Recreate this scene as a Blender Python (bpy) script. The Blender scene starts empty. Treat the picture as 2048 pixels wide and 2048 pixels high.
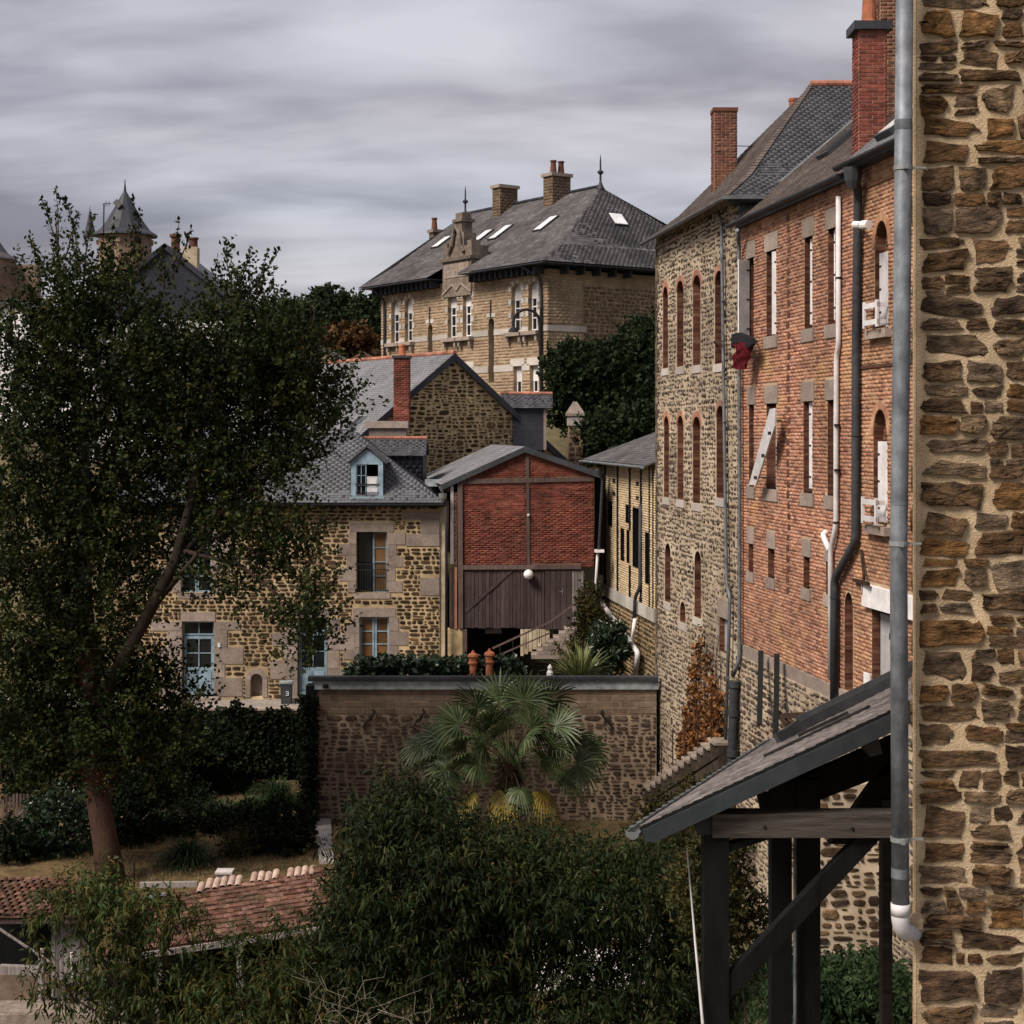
import bpy, math, random
import numpy as np
from mathutils import Vector, Matrix
from mathutils.geometry import tessellate_polygon
random.seed(7); RNG = np.random.default_rng(11)
scene = bpy.context.scene
COL = scene.collection
# ------------------------------------------------------------------ camera
F, CX, HY, CZ = 3200.0, 1024.0, 865.0, 11.7      # focal length in photo pixels, principal point, eye height
cam = bpy.data.cameras.new('camera'); camo = bpy.data.objects.new('camera', cam); COL.objects.link(camo)
camo.location = (0, 0, CZ); camo.rotation_euler = (math.radians(90), 0, 0)
cam.sensor_width = 36; cam.lens = F/2048*36; cam.shift_y = -(1024-HY)/2048
cam.clip_start = .1; cam.clip_end = 9000
scene.camera = camo
# ------------------------------------------------------------------ sky, sun, exposure
SUN_EL, SUN_AZ = math.radians(48), math.radians(-128)   # azimuth from +Y towards +X: left, a little behind the camera
world = bpy.data.worlds.new('World'); scene.world = world; world.use_nodes = True
nt = world.node_tree; nt.nodes.clear()
def wn(t, **k):
    n = nt.nodes.new(t)
    for a, b in k.items(): setattr(n, a, b)
    return n
def wl(a, b): nt.links.new(a, b)
def wmath(op, a, b=None):
    n = wn('ShaderNodeMath', operation=op)
    for i, v in enumerate((a, b)):
        if v is None: continue
        if isinstance(v, (int, float)): n.inputs[i].default_value = v
        else: wl(v, n.inputs[i])
    return n.outputs[0]
sky = wn('ShaderNodeTexSky', sky_type='NISHITA', sun_disc=False, sun_elevation=SUN_EL, sun_rotation=SUN_AZ)
bg1 = wn('ShaderNodeBackground'); bg1.inputs[1].default_value = .09; wl(sky.outputs[0], bg1.inputs[0])
tc = wn('ShaderNodeTexCoord'); sep = wn('ShaderNodeSeparateXYZ'); wl(tc.outputs['Generated'], sep.inputs[0])
zz = wmath('ADD', wmath('MAXIMUM', sep.outputs[2], 0.0), .24)
comb = wn('ShaderNodeCombineXYZ')
wl(wmath('DIVIDE', sep.outputs[0], zz), comb.inputs[0]); wl(wmath('DIVIDE', sep.outputs[1], zz), comb.inputs[1])
def cloudnoise(sc, off, det, rough, dist):
    mp = wn('ShaderNodeMapping'); wl(comb.outputs[0], mp.inputs[0])
    mp.inputs['Scale'].default_value = sc; mp.inputs['Location'].default_value = off; mp.inputs['Rotation'].default_value = (0, 0, .12)
    n = wn('ShaderNodeTexNoise'); wl(mp.outputs[0], n.inputs[0])
    n.inputs['Scale'].default_value = 1; n.inputs['Detail'].default_value = det
    n.inputs['Roughness'].default_value = rough; n.inputs['Distortion'].default_value = dist
    return n.outputs[0]
cA = cloudnoise((.95, 2.5, 1), (3.3, 1.2, 0), 4, .48, .25)
cB = cloudnoise((3.4, 6.0, 1), (9.1, 4.4, 0), 5, .5, .3)
mixv = wmath('ADD', wmath('MULTIPLY', cA, .74), wmath('MULTIPLY', cB, .26))
ramp = wn('ShaderNodeValToRGB'); wl(mixv, ramp.inputs[0])
cr = ramp.color_ramp
cr.elements[0].position = .385; cr.elements[0].color = (.225, .21, .245, 1)
cr.elements[1].position = .63; cr.elements[1].color = (.66, .64, .68, 1)
e = cr.elements.new(.46); e.color = (.355, .335, .375, 1)
e = cr.elements.new(.54); e.color = (.52, .50, .54, 1)
bg2 = wn('ShaderNodeBackground'); wl(ramp.outputs[0], bg2.inputs[0]); bg2.inputs[1].default_value = .285
cov = wn('ShaderNodeValToRGB'); wl(cloudnoise((.35, .8, 1), (1.1, 7.3, 0), 3, .5, .2), cov.inputs[0])
cov.color_ramp.elements[0].position = .33; cov.color_ramp.elements[0].color = (.88, .88, .88, 1)
cov.color_ramp.elements[1].position = .5; cov.color_ramp.elements[1].color = (.97, .97, .97, 1)
mixs = wn('ShaderNodeMixShader'); wl(cov.outputs[0], mixs.inputs[0]); wl(bg1.outputs[0], mixs.inputs[1]); wl(bg2.outputs[0], mixs.inputs[2])
wo = wn('ShaderNodeOutputWorld'); wl(mixs.outputs[0], wo.inputs[0])
sl = bpy.data.lights.new('sun', 'SUN'); sl.energy = 1.5; sl.angle = math.radians(22); sl.color = (1, .90, .78)
so = bpy.data.objects.new('sun', sl); COL.objects.link(so)
sdir = Vector((math.sin(SUN_AZ)*math.cos(SUN_EL), math.cos(SUN_AZ)*math.cos(SUN_EL), math.sin(SUN_EL)))
so.rotation_euler = sdir.to_track_quat('Z', 'Y').to_euler(); so.location = sdir*60
vs = scene.view_settings
scene.display_settings.display_device = 'sRGB'; vs.view_transform = 'Standard'; vs.look = 'None'; vs.gamma = 1; vs.exposure = 1.8; vs.use_curve_mapping = False
scene.render.engine = 'CYCLES'
scene.cycles.max_bounces = 5; scene.cycles.diffuse_bounces = 3; scene.cycles.transparent_max_bounces = 4
# ------------------------------------------------------------------ geometry helpers
def P(x, y, Z): return Vector(((x-CX)/F*Z, Z, CZ-(y-HY)/F*Z))
def V3(*a): return Vector(a)
ZUP = V3(0, 0, 1)
class Fr:
    """a plane with its own axes: U right, V up, N towards the viewer"""
    def __init__(s, O, U, V):
        s.O, s.U = Vector(O), Vector(U).normalized()
        V = Vector(V); s.V = (V - s.U*V.dot(s.U)).normalized(); s.N = s.U.cross(s.V)
    def pt(s, u, v, n=0): return s.O + s.U*u + s.V*v + s.N*n
    def px(s, x, y):
        d = V3((x-CX)/F, 1, -(y-HY)/F); c = V3(0, 0, CZ)
        p = c + d*((s.O-c).dot(s.N)/d.dot(s.N)) - s.O
        return (p.dot(s.U), p.dot(s.V))
    def poly(s, pts): return [s.px(*p) for p in pts]
    def rect(s, x0, y0, x1, y1):
        """photo box -> upright box on the plane (u0,u1,v0,v1), through the box centre lines"""
        xm, ym = (x0+x1)/2, (y0+y1)/2
        a, b = s.px(x0, ym)[0], s.px(x1, ym)[0]; c, d = s.px(xm, y1)[1], s.px(xm, y0)[1]
        return (min(a, b), max(a, b), min(c, d), max(c, d))
    def off(s, n): return Fr(s.O+s.N*n, s.U, s.V)
def rpoly(r): u0, u1, v0, v1 = r; return [(u0, v0), (u1, v0), (u1, v1), (u0, v1)]
def archpoly(r, rise=None, n=7):
    u0, u1, v0, v1 = r; w = (u1-u0)/2; rise = rise or w
    pts = [(u0, v0), (u1, v0)]
    for i in range(n+1):
        a = math.pi*i/n; pts.append(((u0+u1)/2+w*math.cos(a), v1-rise+rise*math.sin(a)))
    return pts
def grow(r, a, b=None): b = a if b is None else b; return (r[0]-a, r[1]+a, r[2]-b, r[3]+b)
def fr3(p0, p1, p2):
    """frame from three points: U along p0->p1, V towards p2"""
    p0, p1, p2 = Vector(p0), Vector(p1), Vector(p2); return Fr(p0, p1-p0, p2-p0)
def uv(fr, p): d = Vector(p)-fr.O; return (d.dot(fr.U), d.dot(fr.V))
class MB:
    def __init__(s): s.v, s.f = [], []
    def add(s, vs_, fs):
        o = len(s.v); s.v += [tuple(p) for p in vs_]; s.f += [tuple(i+o for i in f) for f in fs]; return s
    def fbox(s, fr, u0, u1, v0, v1, n0, n1):
        c = [fr.pt(u, v, n) for n in (n0, n1) for (u, v) in ((u0, v0), (u1, v0), (u1, v1), (u0, v1))]
        return s.add(c, [(3, 2, 1, 0), (4, 5, 6, 7), (0, 1, 5, 4), (1, 2, 6, 5), (2, 3, 7, 6), (3, 0, 4, 7)])
    def bar(s, a, b, w, h, up=ZUP):
        a, b = Vector(a), Vector(b); d = (b-a); L = d.length; d = d/L
        up = Vector(up)
        if abs(d.dot(up)) > .98: up = V3(0, 1, 0)
        r = d.cross(up).normalized(); t = r.cross(d)
        c = [p + r*x*w/2 + t*y*h/2 for p in (a, b) for (x, y) in ((-1, -1), (1, -1), (1, 1), (-1, 1))]
        return s.add(c, [(3, 2, 1, 0), (4, 5, 6, 7), (0, 1, 5, 4), (1, 2, 6, 5), (2, 3, 7, 6), (3, 0, 4, 7)])
    def prism(s, fr, poly, n0, n1):
        """closed slab from a polygon in (u,v)"""
        k = len(poly)
        if sum(poly[i][0]*poly[(i+1) % k][1]-poly[(i+1) % k][0]*poly[i][1] for i in range(k)) < 0: poly = poly[::-1]
        vs_ = [fr.pt(u, v, n0) for u, v in poly]+[fr.pt(u, v, n1) for u, v in poly]
        return s.add(vs_, [tuple(range(k-1, -1, -1)), tuple(range(k, 2*k))]+[(i, (i+1) % k, (i+1) % k+k, i+k) for i in range(k)])
    def tube(s, pts, r, seg=8, cap=True):
        pts = [Vector(p) for p in pts]; n = len(pts)
        rs = r if isinstance(r, (list, tuple)) else [r]*n
        ring = []; prev = None
        for i in range(n):
            d = (pts[min(i+1, n-1)]-pts[max(i-1, 0)])
            d = d.normalized() if d.length > 1e-9 else ZUP
            if prev is None:
                a = d.cross(ZUP if abs(d.z) < .95 else V3(1, 0, 0)).normalized()
            else:
                a = prev - d*prev.dot(d); a = a.normalized() if a.length > 1e-6 else d.cross(V3(1, 0, 0)).normalized()
            prev = a; b = d.cross(a)
            ring.append([pts[i]+(a*math.cos(2*math.pi*k/seg)+b*math.sin(2*math.pi*k/seg))*rs[i] for k in range(seg)])
        fs = [(i*seg+k, i*seg+(k+1) % seg, (i+1)*seg+(k+1) % seg, (i+1)*seg+k) for i in range(n-1) for k in range(seg)]
        if cap: fs += [tuple(range(seg-1, -1, -1)), tuple((n-1)*seg+k for k in range(seg))]
        return s.add([p for r_ in ring for p in r_], fs)
    def lathe(s, c, prof, seg=14):
        c = Vector(c); vs_ = [c+V3(r*math.cos(2*math.pi*k/seg), r*math.sin(2*math.pi*k/seg), z) for r, z in prof for k in range(seg)]
        n = len(prof)
        fs = [(i*seg+k, i*seg+(k+1) % seg, (i+1)*seg+(k+1) % seg, (i+1)*seg+k) for i in range(n-1) for k in range(seg)]
        return s.add(vs_, fs+[tuple(range(seg-1, -1, -1)), tuple((n-1)*seg+k for k in range(seg))])
    def mesh(s, name):
        me = bpy.data.meshes.new(name); me.from_pydata(s.v, [], s.f); me.update(); return me
PLOC = {}
def adopt(o, parent):
    if parent is not None:
        o.parent = parent
        L = PLOC.get(parent.name)
        if L is not None: o.matrix_parent_inverse = Matrix.Translation(-L)
def thing(name, label, cat, loc=(0, 0, 0), group=None):
    o = bpy.data.objects.new(name, None); o.empty_display_size = .3; COL.objects.link(o)
    o.location = loc; PLOC[o.name] = Vector(loc); o['label'] = label; o['category'] = cat
    if group: o['group'] = group
    return o
def tag(o, label, cat, group=None):
    o['label'] = label; o['category'] = cat
    if group: o['group'] = group
    return o
def part(name, mb, mat, parent=None, smooth=False, label=None, kind=None):
    me = mb if isinstance(mb, bpy.types.Mesh) else mb.mesh(name)
    if mat is not None and not me.materials: me.materials.append(mat)
    if smooth: me.shade_smooth()
    o = bpy.data.objects.new(name, me); COL.objects.link(o); adopt(o, parent)
    if label: o['label'] = label
    if kind: o['kind'] = kind
    return o
def npmesh(name, verts, faces, rnd=None, mat=None):
    """verts (N,3), faces (M,k) arrays"""
    verts = np.asarray(verts, np.float32); faces = np.asarray(faces, np.int32); m, k = faces.shape
    me = bpy.data.meshes.new(name); me.vertices.add(len(verts)); me.vertices.foreach_set('co', verts.ravel())
    me.loops.add(m*k); me.loops.foreach_set('vertex_index', faces.ravel())
    me.polygons.add(m); me.polygons.foreach_set('loop_start', np.arange(0, m*k, k, dtype=np.int32))
    me.polygons.foreach_set('loop_total', np.full(m, k, np.int32))
    if rnd is not None:
        a = me.attributes.new('rnd', 'FLOAT', 'POINT'); a.data.foreach_set('value', np.asarray(rnd, np.float32))
    if mat is not None: me.materials.append(mat)
    me.update(calc_edges=True); return me
# ------------------------------------------------------------------ materials
def mat(name, cols, scale=3.0, stretch=(1, 1, 1), rough=.85, bump=.0, bscale=30.0, var=.35, stain=.25, stscale=.6, metallic=0, spec=.15, pal=False, transl=0, lichen=None, bdist=.02):
    """cols: palette of base colours. pal: pick by piece; else blend by noise"""
    m = bpy.data.materials.new(name); m.use_nodes = True; t = m.node_tree; t.nodes.clear()
    def N(ty, **k):
        n = t.nodes.new(ty)
        for a, b in k.items(): setattr(n, a, b)
        return n
    L = t.links.new
    geo = N('ShaderNodeNewGeometry'); mp = N('ShaderNodeMapping'); L(geo.outputs['Position'], mp.inputs[0]); mp.inputs['Scale'].default_value = stretch
    def noise(sc, det=4, ro=.6):
        n = N('ShaderNodeTexNoise'); L(mp.outputs[0], n.inputs[0]); n.inputs['Scale'].default_value = sc
        n.inputs['Detail'].default_value = det; n.inputs['Roughness'].default_value = ro; return n.outputs[0]
    at = N('ShaderNodeAttribute', attribute_name='rnd'); oi = N('ShaderNodeObjectInfo')
    ad = N('ShaderNodeMath', operation='ADD'); L(at.outputs['Fac'], ad.inputs[0]); L(oi.outputs['Random'], ad.inputs[1])
    frc = N('ShaderNodeMath', operation='FRACT'); L(ad.outputs[0], frc.inputs[0])
    def ramp(inp, cs, lo=0., hi=1.):
        r = N('ShaderNodeValToRGB'); L(inp, r.inputs[0]); el = r.color_ramp.elements
        k = len(cs)
        for i, c in enumerate(cs):
            p = lo+(hi-lo)*(i/(k-1) if k > 1 else 0)
            e_ = el[i] if i < 2 else el.new(p)
            e_.position = p; e_.color = (*c, 1)
        return r
    def mixc(fac, a, b, bt='MIX'):
        n = N('ShaderNodeMix', data_type='RGBA', blend_type=bt)
        if isinstance(fac, float): n.inputs[0].default_value = fac
        else: L(fac, n.inputs[0])
        L(a, n.inputs[6])
        if isinstance(b, tuple): n.inputs[7].default_value = b
        else: L(b, n.inputs[7])
        return n.outputs[2]
    n1 = noise(scale)
    if len(cols) == 1: cols = [tuple(c*.8 for c in cols[0]), tuple(c*1.15 for c in cols[0])]
    if pal:
        base = ramp(frc.outputs[0], cols).outputs[0]
        g = ramp(n1, [(1-var,)*3, (1+var,)*3], .3, .7).outputs[0]
        base = mixc(1.0, base, g, 'MULTIPLY')
    else:
        base = ramp(n1, cols, .32, .68).outputs[0]
        g = ramp(frc.outputs[0], [(1-var*.6,)*3, (1+var*.6,)*3]).outputs[0]
        base = mixc(1.0, base, g, 'MULTIPLY')
    if stain:
        s_ = N('ShaderNodeTexNoise'); L(geo.outputs['Position'], s_.inputs[0]); s_.inputs['Scale'].default_value = stscale; s_.inputs['Detail'].default_value = 5; s_.inputs['Roughness'].default_value = .65
        g = ramp(s_.outputs[0], [(1-stain,)*3, (1+stain*.5,)*3], .35, .65).outputs[0]
        base = mixc(1.0, base, g, 'MULTIPLY')
    if lichen:
        col, amount, sc = lichen
        ln = noise(sc, 5, .7); lf = ramp(ln, [(0,)*3, (1,)*3], .66-amount, .72-amount*.6).outputs[0]
        base = mixc(lf, base, (*col, 1))
    bs = N('ShaderNodeBsdfPrincipled'); L(base, bs.inputs['Base Color'])
    bs.inputs['Roughness'].default_value = rough; bs.inputs['Metallic'].default_value = metallic; bs.inputs['Specular IOR Level'].default_value = spec
    if bump:
        b = N('ShaderNodeBump'); b.inputs['Strength'].default_value = bump; b.inputs['Distance'].default_value = bdist
        L(noise(bscale, 5, .65), b.inputs['Height']); L(b.outputs[0], bs.inputs['Normal'])
    out = N('ShaderNodeOutputMaterial')
    if transl:
        tr = N('ShaderNodeBsdfTranslucent'); L(base, tr.inputs[0]); mx = N('ShaderNodeMixShader'); mx.inputs[0].default_value = transl
        L(bs.outputs[0], mx.inputs[1]); L(tr.outputs[0], mx.inputs[2]); L(mx.outputs[0], out.inputs[0])
    else: L(bs.outputs[0], out.inputs[0])
    return m
M = {}
def dm(k, *a, **b): M[k] = mat(k, *a, **b)
dm('near_stone', [(.075, .045, .028), (.17, .105, .058), (.13, .07, .033), (.21, .145, .09), (.085, .055, .038), (.23, .12, .045), (.15, .10, .068), (.24, .175, .12)], scale=7, stretch=(1, 1, 2.4), pal=True, var=.8, bump=1.0, bscale=16, stain=.5, stscale=7, rough=.8, lichen=((.27, .16, .055), .07, 4), bdist=.07)
dm('near_mortar', [(.60, .44, .27), (.74, .57, .38)], scale=6, bump=1.0, bscale=70, stain=.3, stscale=2.2)
dm('house_stone', [(.03, .02, .014), (.07, .044, .026), (.045, .03, .02), (.16, .10, .055), (.035, .025, .02), (.12, .075, .042), (.055, .036, .024), (.19, .125, .07)], scale=6, pal=True, var=.45, bump=.6, bscale=25, stain=.4, stscale=1.2)
dm('house_mortar', [(.44, .32, .18), (.64, .49, .30)], scale=4, bump=.4, bscale=40, stain=.4, stscale=.7)
dm('gable_stone', [(.03, .02, .014), (.075, .046, .026), (.045, .03, .021), (.13, .08, .042), (.035, .025, .018), (.10, .06, .03)], scale=6, pal=True, var=.45, bump=.5, bscale=25, stain=.35)
dm('gable_mortar', [(.34, .245, .13), (.48, .37, .22)], scale=4, bump=.4, bscale=40, stain=.4, stscale=.8)
dm('tower_stone', [(.065, .048, .036), (.13, .10, .078), (.09, .07, .058), (.19, .15, .12), (.05, .037, .028), (.15, .105, .07)], scale=6, pal=True, var=.4, bump=.5, bscale=25, stain=.3)
dm('tower_mortar', [(.38, .295, .21), (.50, .41, .31)], scale=2, bump=.4, bscale=40, stain=.35, stscale=.5)
dm('granite', [(.24, .19, .165), (.33, .27, .235)], scale=14, bump=.3, bscale=60, stain=.25, stscale=1.5, var=.35)
dm('pale_granite', [(.40, .36, .33), (.50, .46, .42)], scale=14, bump=.3, bscale=60, stain=.2)
dm('brick', [(.36, .16, .105), (.44, .215, .145), (.29, .125, .085), (.47, .245, .155), (.39, .195, .145), (.19, .085, .062), (.42, .235, .185)], scale=5, pal=True, var=.25, bump=.3, bscale=40, stain=.45, stscale=.35, lichen=((.45, .26, .13), .09, .5))
dm('brick_mortar', [(.42, .29, .185), (.50, .37, .25)], scale=3, bump=.3, bscale=50, stain=.3)
dm('near_brick', [(.38, .185, .11), (.46, .25, .155), (.31, .145, .09), (.49, .285, .175), (.23, .105, .075)], scale=5, pal=True, var=.25, bump=.3, bscale=40, stain=.4, stscale=.6)
dm('red_brick', [(.17, .045, .032), (.22, .06, .042), (.135, .036, .028), (.25, .085, .06), (.10, .033, .027)], scale=5, pal=True, var=.3, bump=.3, bscale=40, stain=.5, stscale=.7)
dm('red_mortar', [(.17, .085, .06), (.24, .13, .09)], scale=3, bump=.3, bscale=50, stain=.3)
dm('chimney_mortar', [(.38, .24, .19), (.46, .31, .25)], scale=3, bump=.3, bscale=50, stain=.3)
dm('yellow_brick', [(.52, .40, .255), (.59, .46, .30), (.46, .35, .22), (.63, .50, .34)], scale=5, pal=True, var=.15, bump=.3, bscale=40, stain=.25)
dm('yellow_mortar', [(.34, .23, .12), (.42, .3, .18)], scale=3, bump=.3, bscale=50)
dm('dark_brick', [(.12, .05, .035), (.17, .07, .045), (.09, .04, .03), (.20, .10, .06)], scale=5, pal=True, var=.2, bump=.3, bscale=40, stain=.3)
dm('tan_brick', [(.25, .165, .10), (.31, .21, .13), (.2, .13, .08)], scale=5, pal=True, var=.2, bump=.3, bscale=40)
dm('block', [(.17, .125, .09), (.215, .16, .118), (.19, .14, .105)], scale=4, pal=True, var=.25, bump=.4, bscale=50, stain=.4)
dm('block_mortar', [(.27, .195, .13)], scale=4, bump=.3, bscale=50)
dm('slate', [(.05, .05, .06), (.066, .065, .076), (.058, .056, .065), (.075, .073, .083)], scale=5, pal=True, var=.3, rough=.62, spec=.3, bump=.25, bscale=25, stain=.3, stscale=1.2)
dm('sky_sheen_slate', [(.16, .165, .18), (.19, .19, .205), (.175, .175, .192)], scale=5, pal=True, var=.2, rough=.6, spec=.35, bump=.25, bscale=25, stain=.25, stscale=.8)  # paler slate: sky reflection on left-facing slopes put into the colour
dm('brown_slate', [(.085, .068, .062), (.12, .095, .085), (.10, .08, .072), (.15, .125, .11)], scale=5, pal=True, var=.3, rough=.55, bump=.3, bscale=25, stain=.3)
dm('old_slate', [(.075, .070, .074), (.11, .102, .106), (.09, .083, .087), (.145, .135, .138)], scale=2, pal=True, var=.3, rough=.6, bump=.3, bscale=25, stain=.4, stscale=.35)
dm('lean_slate', [(.13, .115, .11), (.17, .15, .142), (.11, .098, .096), (.20, .175, .165)], scale=6, pal=True, var=.3, rough=.6, bump=.4, bscale=30, stain=.3, stscale=3)
dm('slate_hung', [(.03, .032, .042), (.045, .047, .058)], scale=8, rough=.5, var=.3)
dm('ridge_tile', [(.30, .12, .08), (.38, .17, .12)], scale=6, bump=.3, var=.5)
dm('zinc', [(.13, .14, .15), (.19, .2, .21)], scale=3, rough=.45, metallic=.3, stain=.25, stscale=2)
dm('pale_zinc', [(.27, .31, .33), (.36, .40, .42)], scale=3, rough=.5, metallic=.2, stain=.3, stscale=3)
dm('pipe_zinc', [(.12, .13, .15), (.20, .215, .235)], scale=14, stretch=(1, 1, .25), rough=.55, metallic=.25, stain=.4, stscale=5, bump=.12, bscale=60)
dm('clamp', [(.30, .31, .31)], scale=30, rough=.45, metallic=.5)
dm('dark_pipe', [(.035, .037, .043), (.055, .057, .065)], scale=8, rough=.5, stain=.3)
dm('white_pvc', [(.62, .60, .62), (.72, .70, .71)], scale=5, rough=.4, stain=.15, stscale=3)
dm('white_paint', [(.60, .58, .60), (.72, .70, .71)], scale=6, rough=.5, stain=.18, stscale=2)
dm('grey_paint', [(.33, .32, .33), (.40, .39, .40)], scale=6, rough=.5, stain=.18, stscale=2)
dm('blue_paint', [(.19, .275, .34), (.25, .34, .41)], scale=6, rough=.5, stain=.3, stscale=2.5)
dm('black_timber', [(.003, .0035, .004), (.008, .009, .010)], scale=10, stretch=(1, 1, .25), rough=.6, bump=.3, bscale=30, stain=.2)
dm('grey_timber', [(.035, .030, .028), (.085, .075, .068)], scale=9, stretch=(.25, 1, 2.5), rough=.75, bump=.4, bscale=30)
dm('barn_board', [(.052, .036, .037), (.078, .055, .055)], scale=6, stretch=(3, 3, .3), rough=.8, bump=.3, bscale=30, var=.5, stain=.3)
dm('old_timber', [(.075, .05, .045), (.13, .095, .085)], scale=6, stretch=(3, 3, .3), rough=.8, bump=.4, bscale=30, var=.4)
dm('weathered_board', [(.13, .11, .105), (.30, .27, .26)], scale=6, stretch=(4, 4, .25), rough=.85, bump=.4, var=.5)
dm('dark_iron', [(.012, .012, .013), (.03, .027, .026)], scale=10, rough=.6)
dm('rust_iron', [(.03, .018, .014), (.06, .035, .025)], scale=10, rough=.8)
dm('glass_dark', [(.012, .014, .017)], scale=2, rough=.08, spec=.6, var=0, stain=0)
dm('glass_sky', [(.75, .75, .76)], scale=2, rough=.15, spec=.6, var=.1, stain=.1)  # near-white base colour stands for the sky reflected in the panes
dm('amber_pane', [(.11, .058, .024), (.17, .09, .038)], scale=6, rough=.35, spec=.5, var=.5)
dm('white_sheet', [(.62, .62, .66)], scale=3, rough=.7)
dm('unlit_black', [(.008, .008, .008)], scale=1, rough=.95, spec=0, var=0, stain=0)  # near-black colour standing in for an unlit interior
dm('school_brick', [(.31, .222, .15), (.36, .262, .18), (.28, .20, .138), (.39, .29, .20)], scale=5, pal=True, var=.2, bump=.3, bscale=20, stain=.3, stscale=.5)
dm('school_mortar', [(.33, .245, .16)], scale=2, bump=.3)
dm('school_rubble', [(.09, .062, .042), (.15, .105, .07), (.12, .08, .055), (.19, .135, .085)], scale=5, pal=True, var=.3, bump=.4, bscale=20, stain=.3)
dm('terracotta', [(.33, .11, .06), (.45, .17, .09)], scale=9, rough=.8, bump=.2, stain=.3, stscale=4)
dm('tile_moss', [(.10, .045, .032), (.15, .072, .052), (.08, .042, .03), (.20, .11, .085), (.12, .07, .045)], scale=7, pal=True, var=.5, bump=1.0, bscale=12, stain=.5, stscale=1.6, lichen=((.075, .055, .03), .11, 2.2), bdist=.04)
dm('tile_pale', [(.36, .26, .21), (.46, .34, .28), (.30, .2, .16)], scale=7, pal=True, var=.3, bump=.4, bscale=30)
dm('cream', [(.44, .36, .25), (.52, .43, .31)], scale=3, bump=.2, stain=.3, stscale=1.5)
dm('render_white', [(.58, .56, .55), (.68, .66, .65)], scale=2, stain=.25, stscale=.5)
dm('concrete', [(.48, .44, .42), (.60, .56, .54)], scale=4, bump=.3, bscale=40, stain=.25, stscale=1.2)
dm('castle', [(.19, .13, .095), (.27, .19, .145)], scale=1.2, bump=.5, bscale=3, stain=.3, stscale=.3)
dm('cloth_red', [(.05, .004, .007), (.11, .008, .012)], scale=9, rough=.8)
dm('cloth_black', [(.012, .012, .016), (.022, .022, .028)], scale=9, rough=.8)
dm('bark', [(.03, .022, .017), (.065, .047, .037)], scale=9, stretch=(4, 4, .6), bump=1, bscale=14)
dm('bark_red', [(.045, .024, .017), (.11, .064, .046)], scale=9, stretch=(5, 5, .5), bump=1, bscale=14)
dm('bark_grey', [(.10, .095, .088), (.24, .225, .21)], scale=9, stretch=(3, 3, .8), bump=.6, bscale=14)
dm('dry_twig', [(.14, .12, .095), (.26, .22, .17)], scale=9)
dm('ground', [(.05, .055, .025), (.11, .085, .045), (.06, .065, .03)], scale=.8, bump=.6, bscale=9, stain=.4, stscale=.25)
dm('lawn', [(.10, .07, .035), (.17, .115, .055), (.055, .05, .022)], scale=2.2, bump=.8, bscale=25, stain=.4, stscale=.9)
dm('gravel', [(.20, .17, .15), (.30, .27, .24)], scale=8, bump=.8, bscale=30)
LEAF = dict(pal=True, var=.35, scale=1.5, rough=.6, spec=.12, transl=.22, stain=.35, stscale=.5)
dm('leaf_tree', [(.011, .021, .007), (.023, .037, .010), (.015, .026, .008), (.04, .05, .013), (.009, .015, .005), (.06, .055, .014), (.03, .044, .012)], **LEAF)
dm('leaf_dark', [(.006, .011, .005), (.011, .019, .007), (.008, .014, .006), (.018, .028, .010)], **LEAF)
dm('leaf_peach', [(.008, .016, .005), (.016, .031, .010), (.011, .022, .007), (.03, .047, .014), (.007, .012, .005), (.05, .056, .017), (.012, .024, .008), (.095, .068, .02)], **LEAF)
dm('leaf_yellowish', [(.03, .052, .014), (.042, .066, .02), (.025, .045, .014), (.06, .07, .018), (.10, .07, .02)], **LEAF)
dm('leaf_glossy', [(.014, .032, .016), (.024, .048, .022), (.035, .06, .03), (.012, .026, .014)], pal=True, var=.25, scale=1.5, rough=.32, spec=.5, transl=.1, stain=.3)
dm('leaf_autumn', [(.17, .065, .022), (.24, .10, .03), (.10, .036, .016), (.30, .15, .05), (.07, .03, .018), (.05, .025, .015)], **LEAF)
dm('leaf_oak', [(.012, .024, .010), (.02, .034, .013), (.03, .044, .014)], **LEAF)
dm('leaf_grass', [(.014, .03, .011), (.024, .045, .016), (.036, .06, .024), (.011, .022, .009)], **LEAF)
dm('palm_leaf', [(.035, .055, .02), (.055, .08, .03), (.025, .04, .015), (.11, .14, .07)], pal=True, var=.2, scale=2, rough=.4, spec=.3, transl=.12, stain=.15)
dm('palm_yellow', [(.22, .17, .03), (.30, .23, .05), (.16, .12, .03)], pal=True, var=.3, scale=2, rough=.5, transl=.15)
dm('palm_fibre', [(.05, .032, .02), (.10, .065, .04)], scale=15, bump=1)
dm('yucca', [(.13, .15, .055), (.20, .21, .09), (.09, .11, .045)], pal=True, var=.2, scale=2, rough=.45, transl=.1)
dm('leaf_autumn_dark', [(.075, .032, .014), (.10, .048, .018), (.05, .03, .014), (.13, .07, .025)], **LEAF)
dm('leaf_yellow_dark', [(.03, .035, .012), (.055, .048, .014), (.02, .03, .012), (.09, .06, .018)], **LEAF)
dm('dry_grass', [(.15, .11, .05), (.22, .16, .08), (.08, .085, .035)], **LEAF)
dm('palm_stalk', [(.06, .08, .03), (.09, .10, .045)], scale=8)
dm('out_stone', [(.07, .048, .038), (.13, .09, .068), (.09, .062, .05), (.17, .125, .095), (.055, .04, .034), (.15, .10, .07)], scale=6, pal=True, var=.4, bump=.5, bscale=25, stain=.4)
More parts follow.
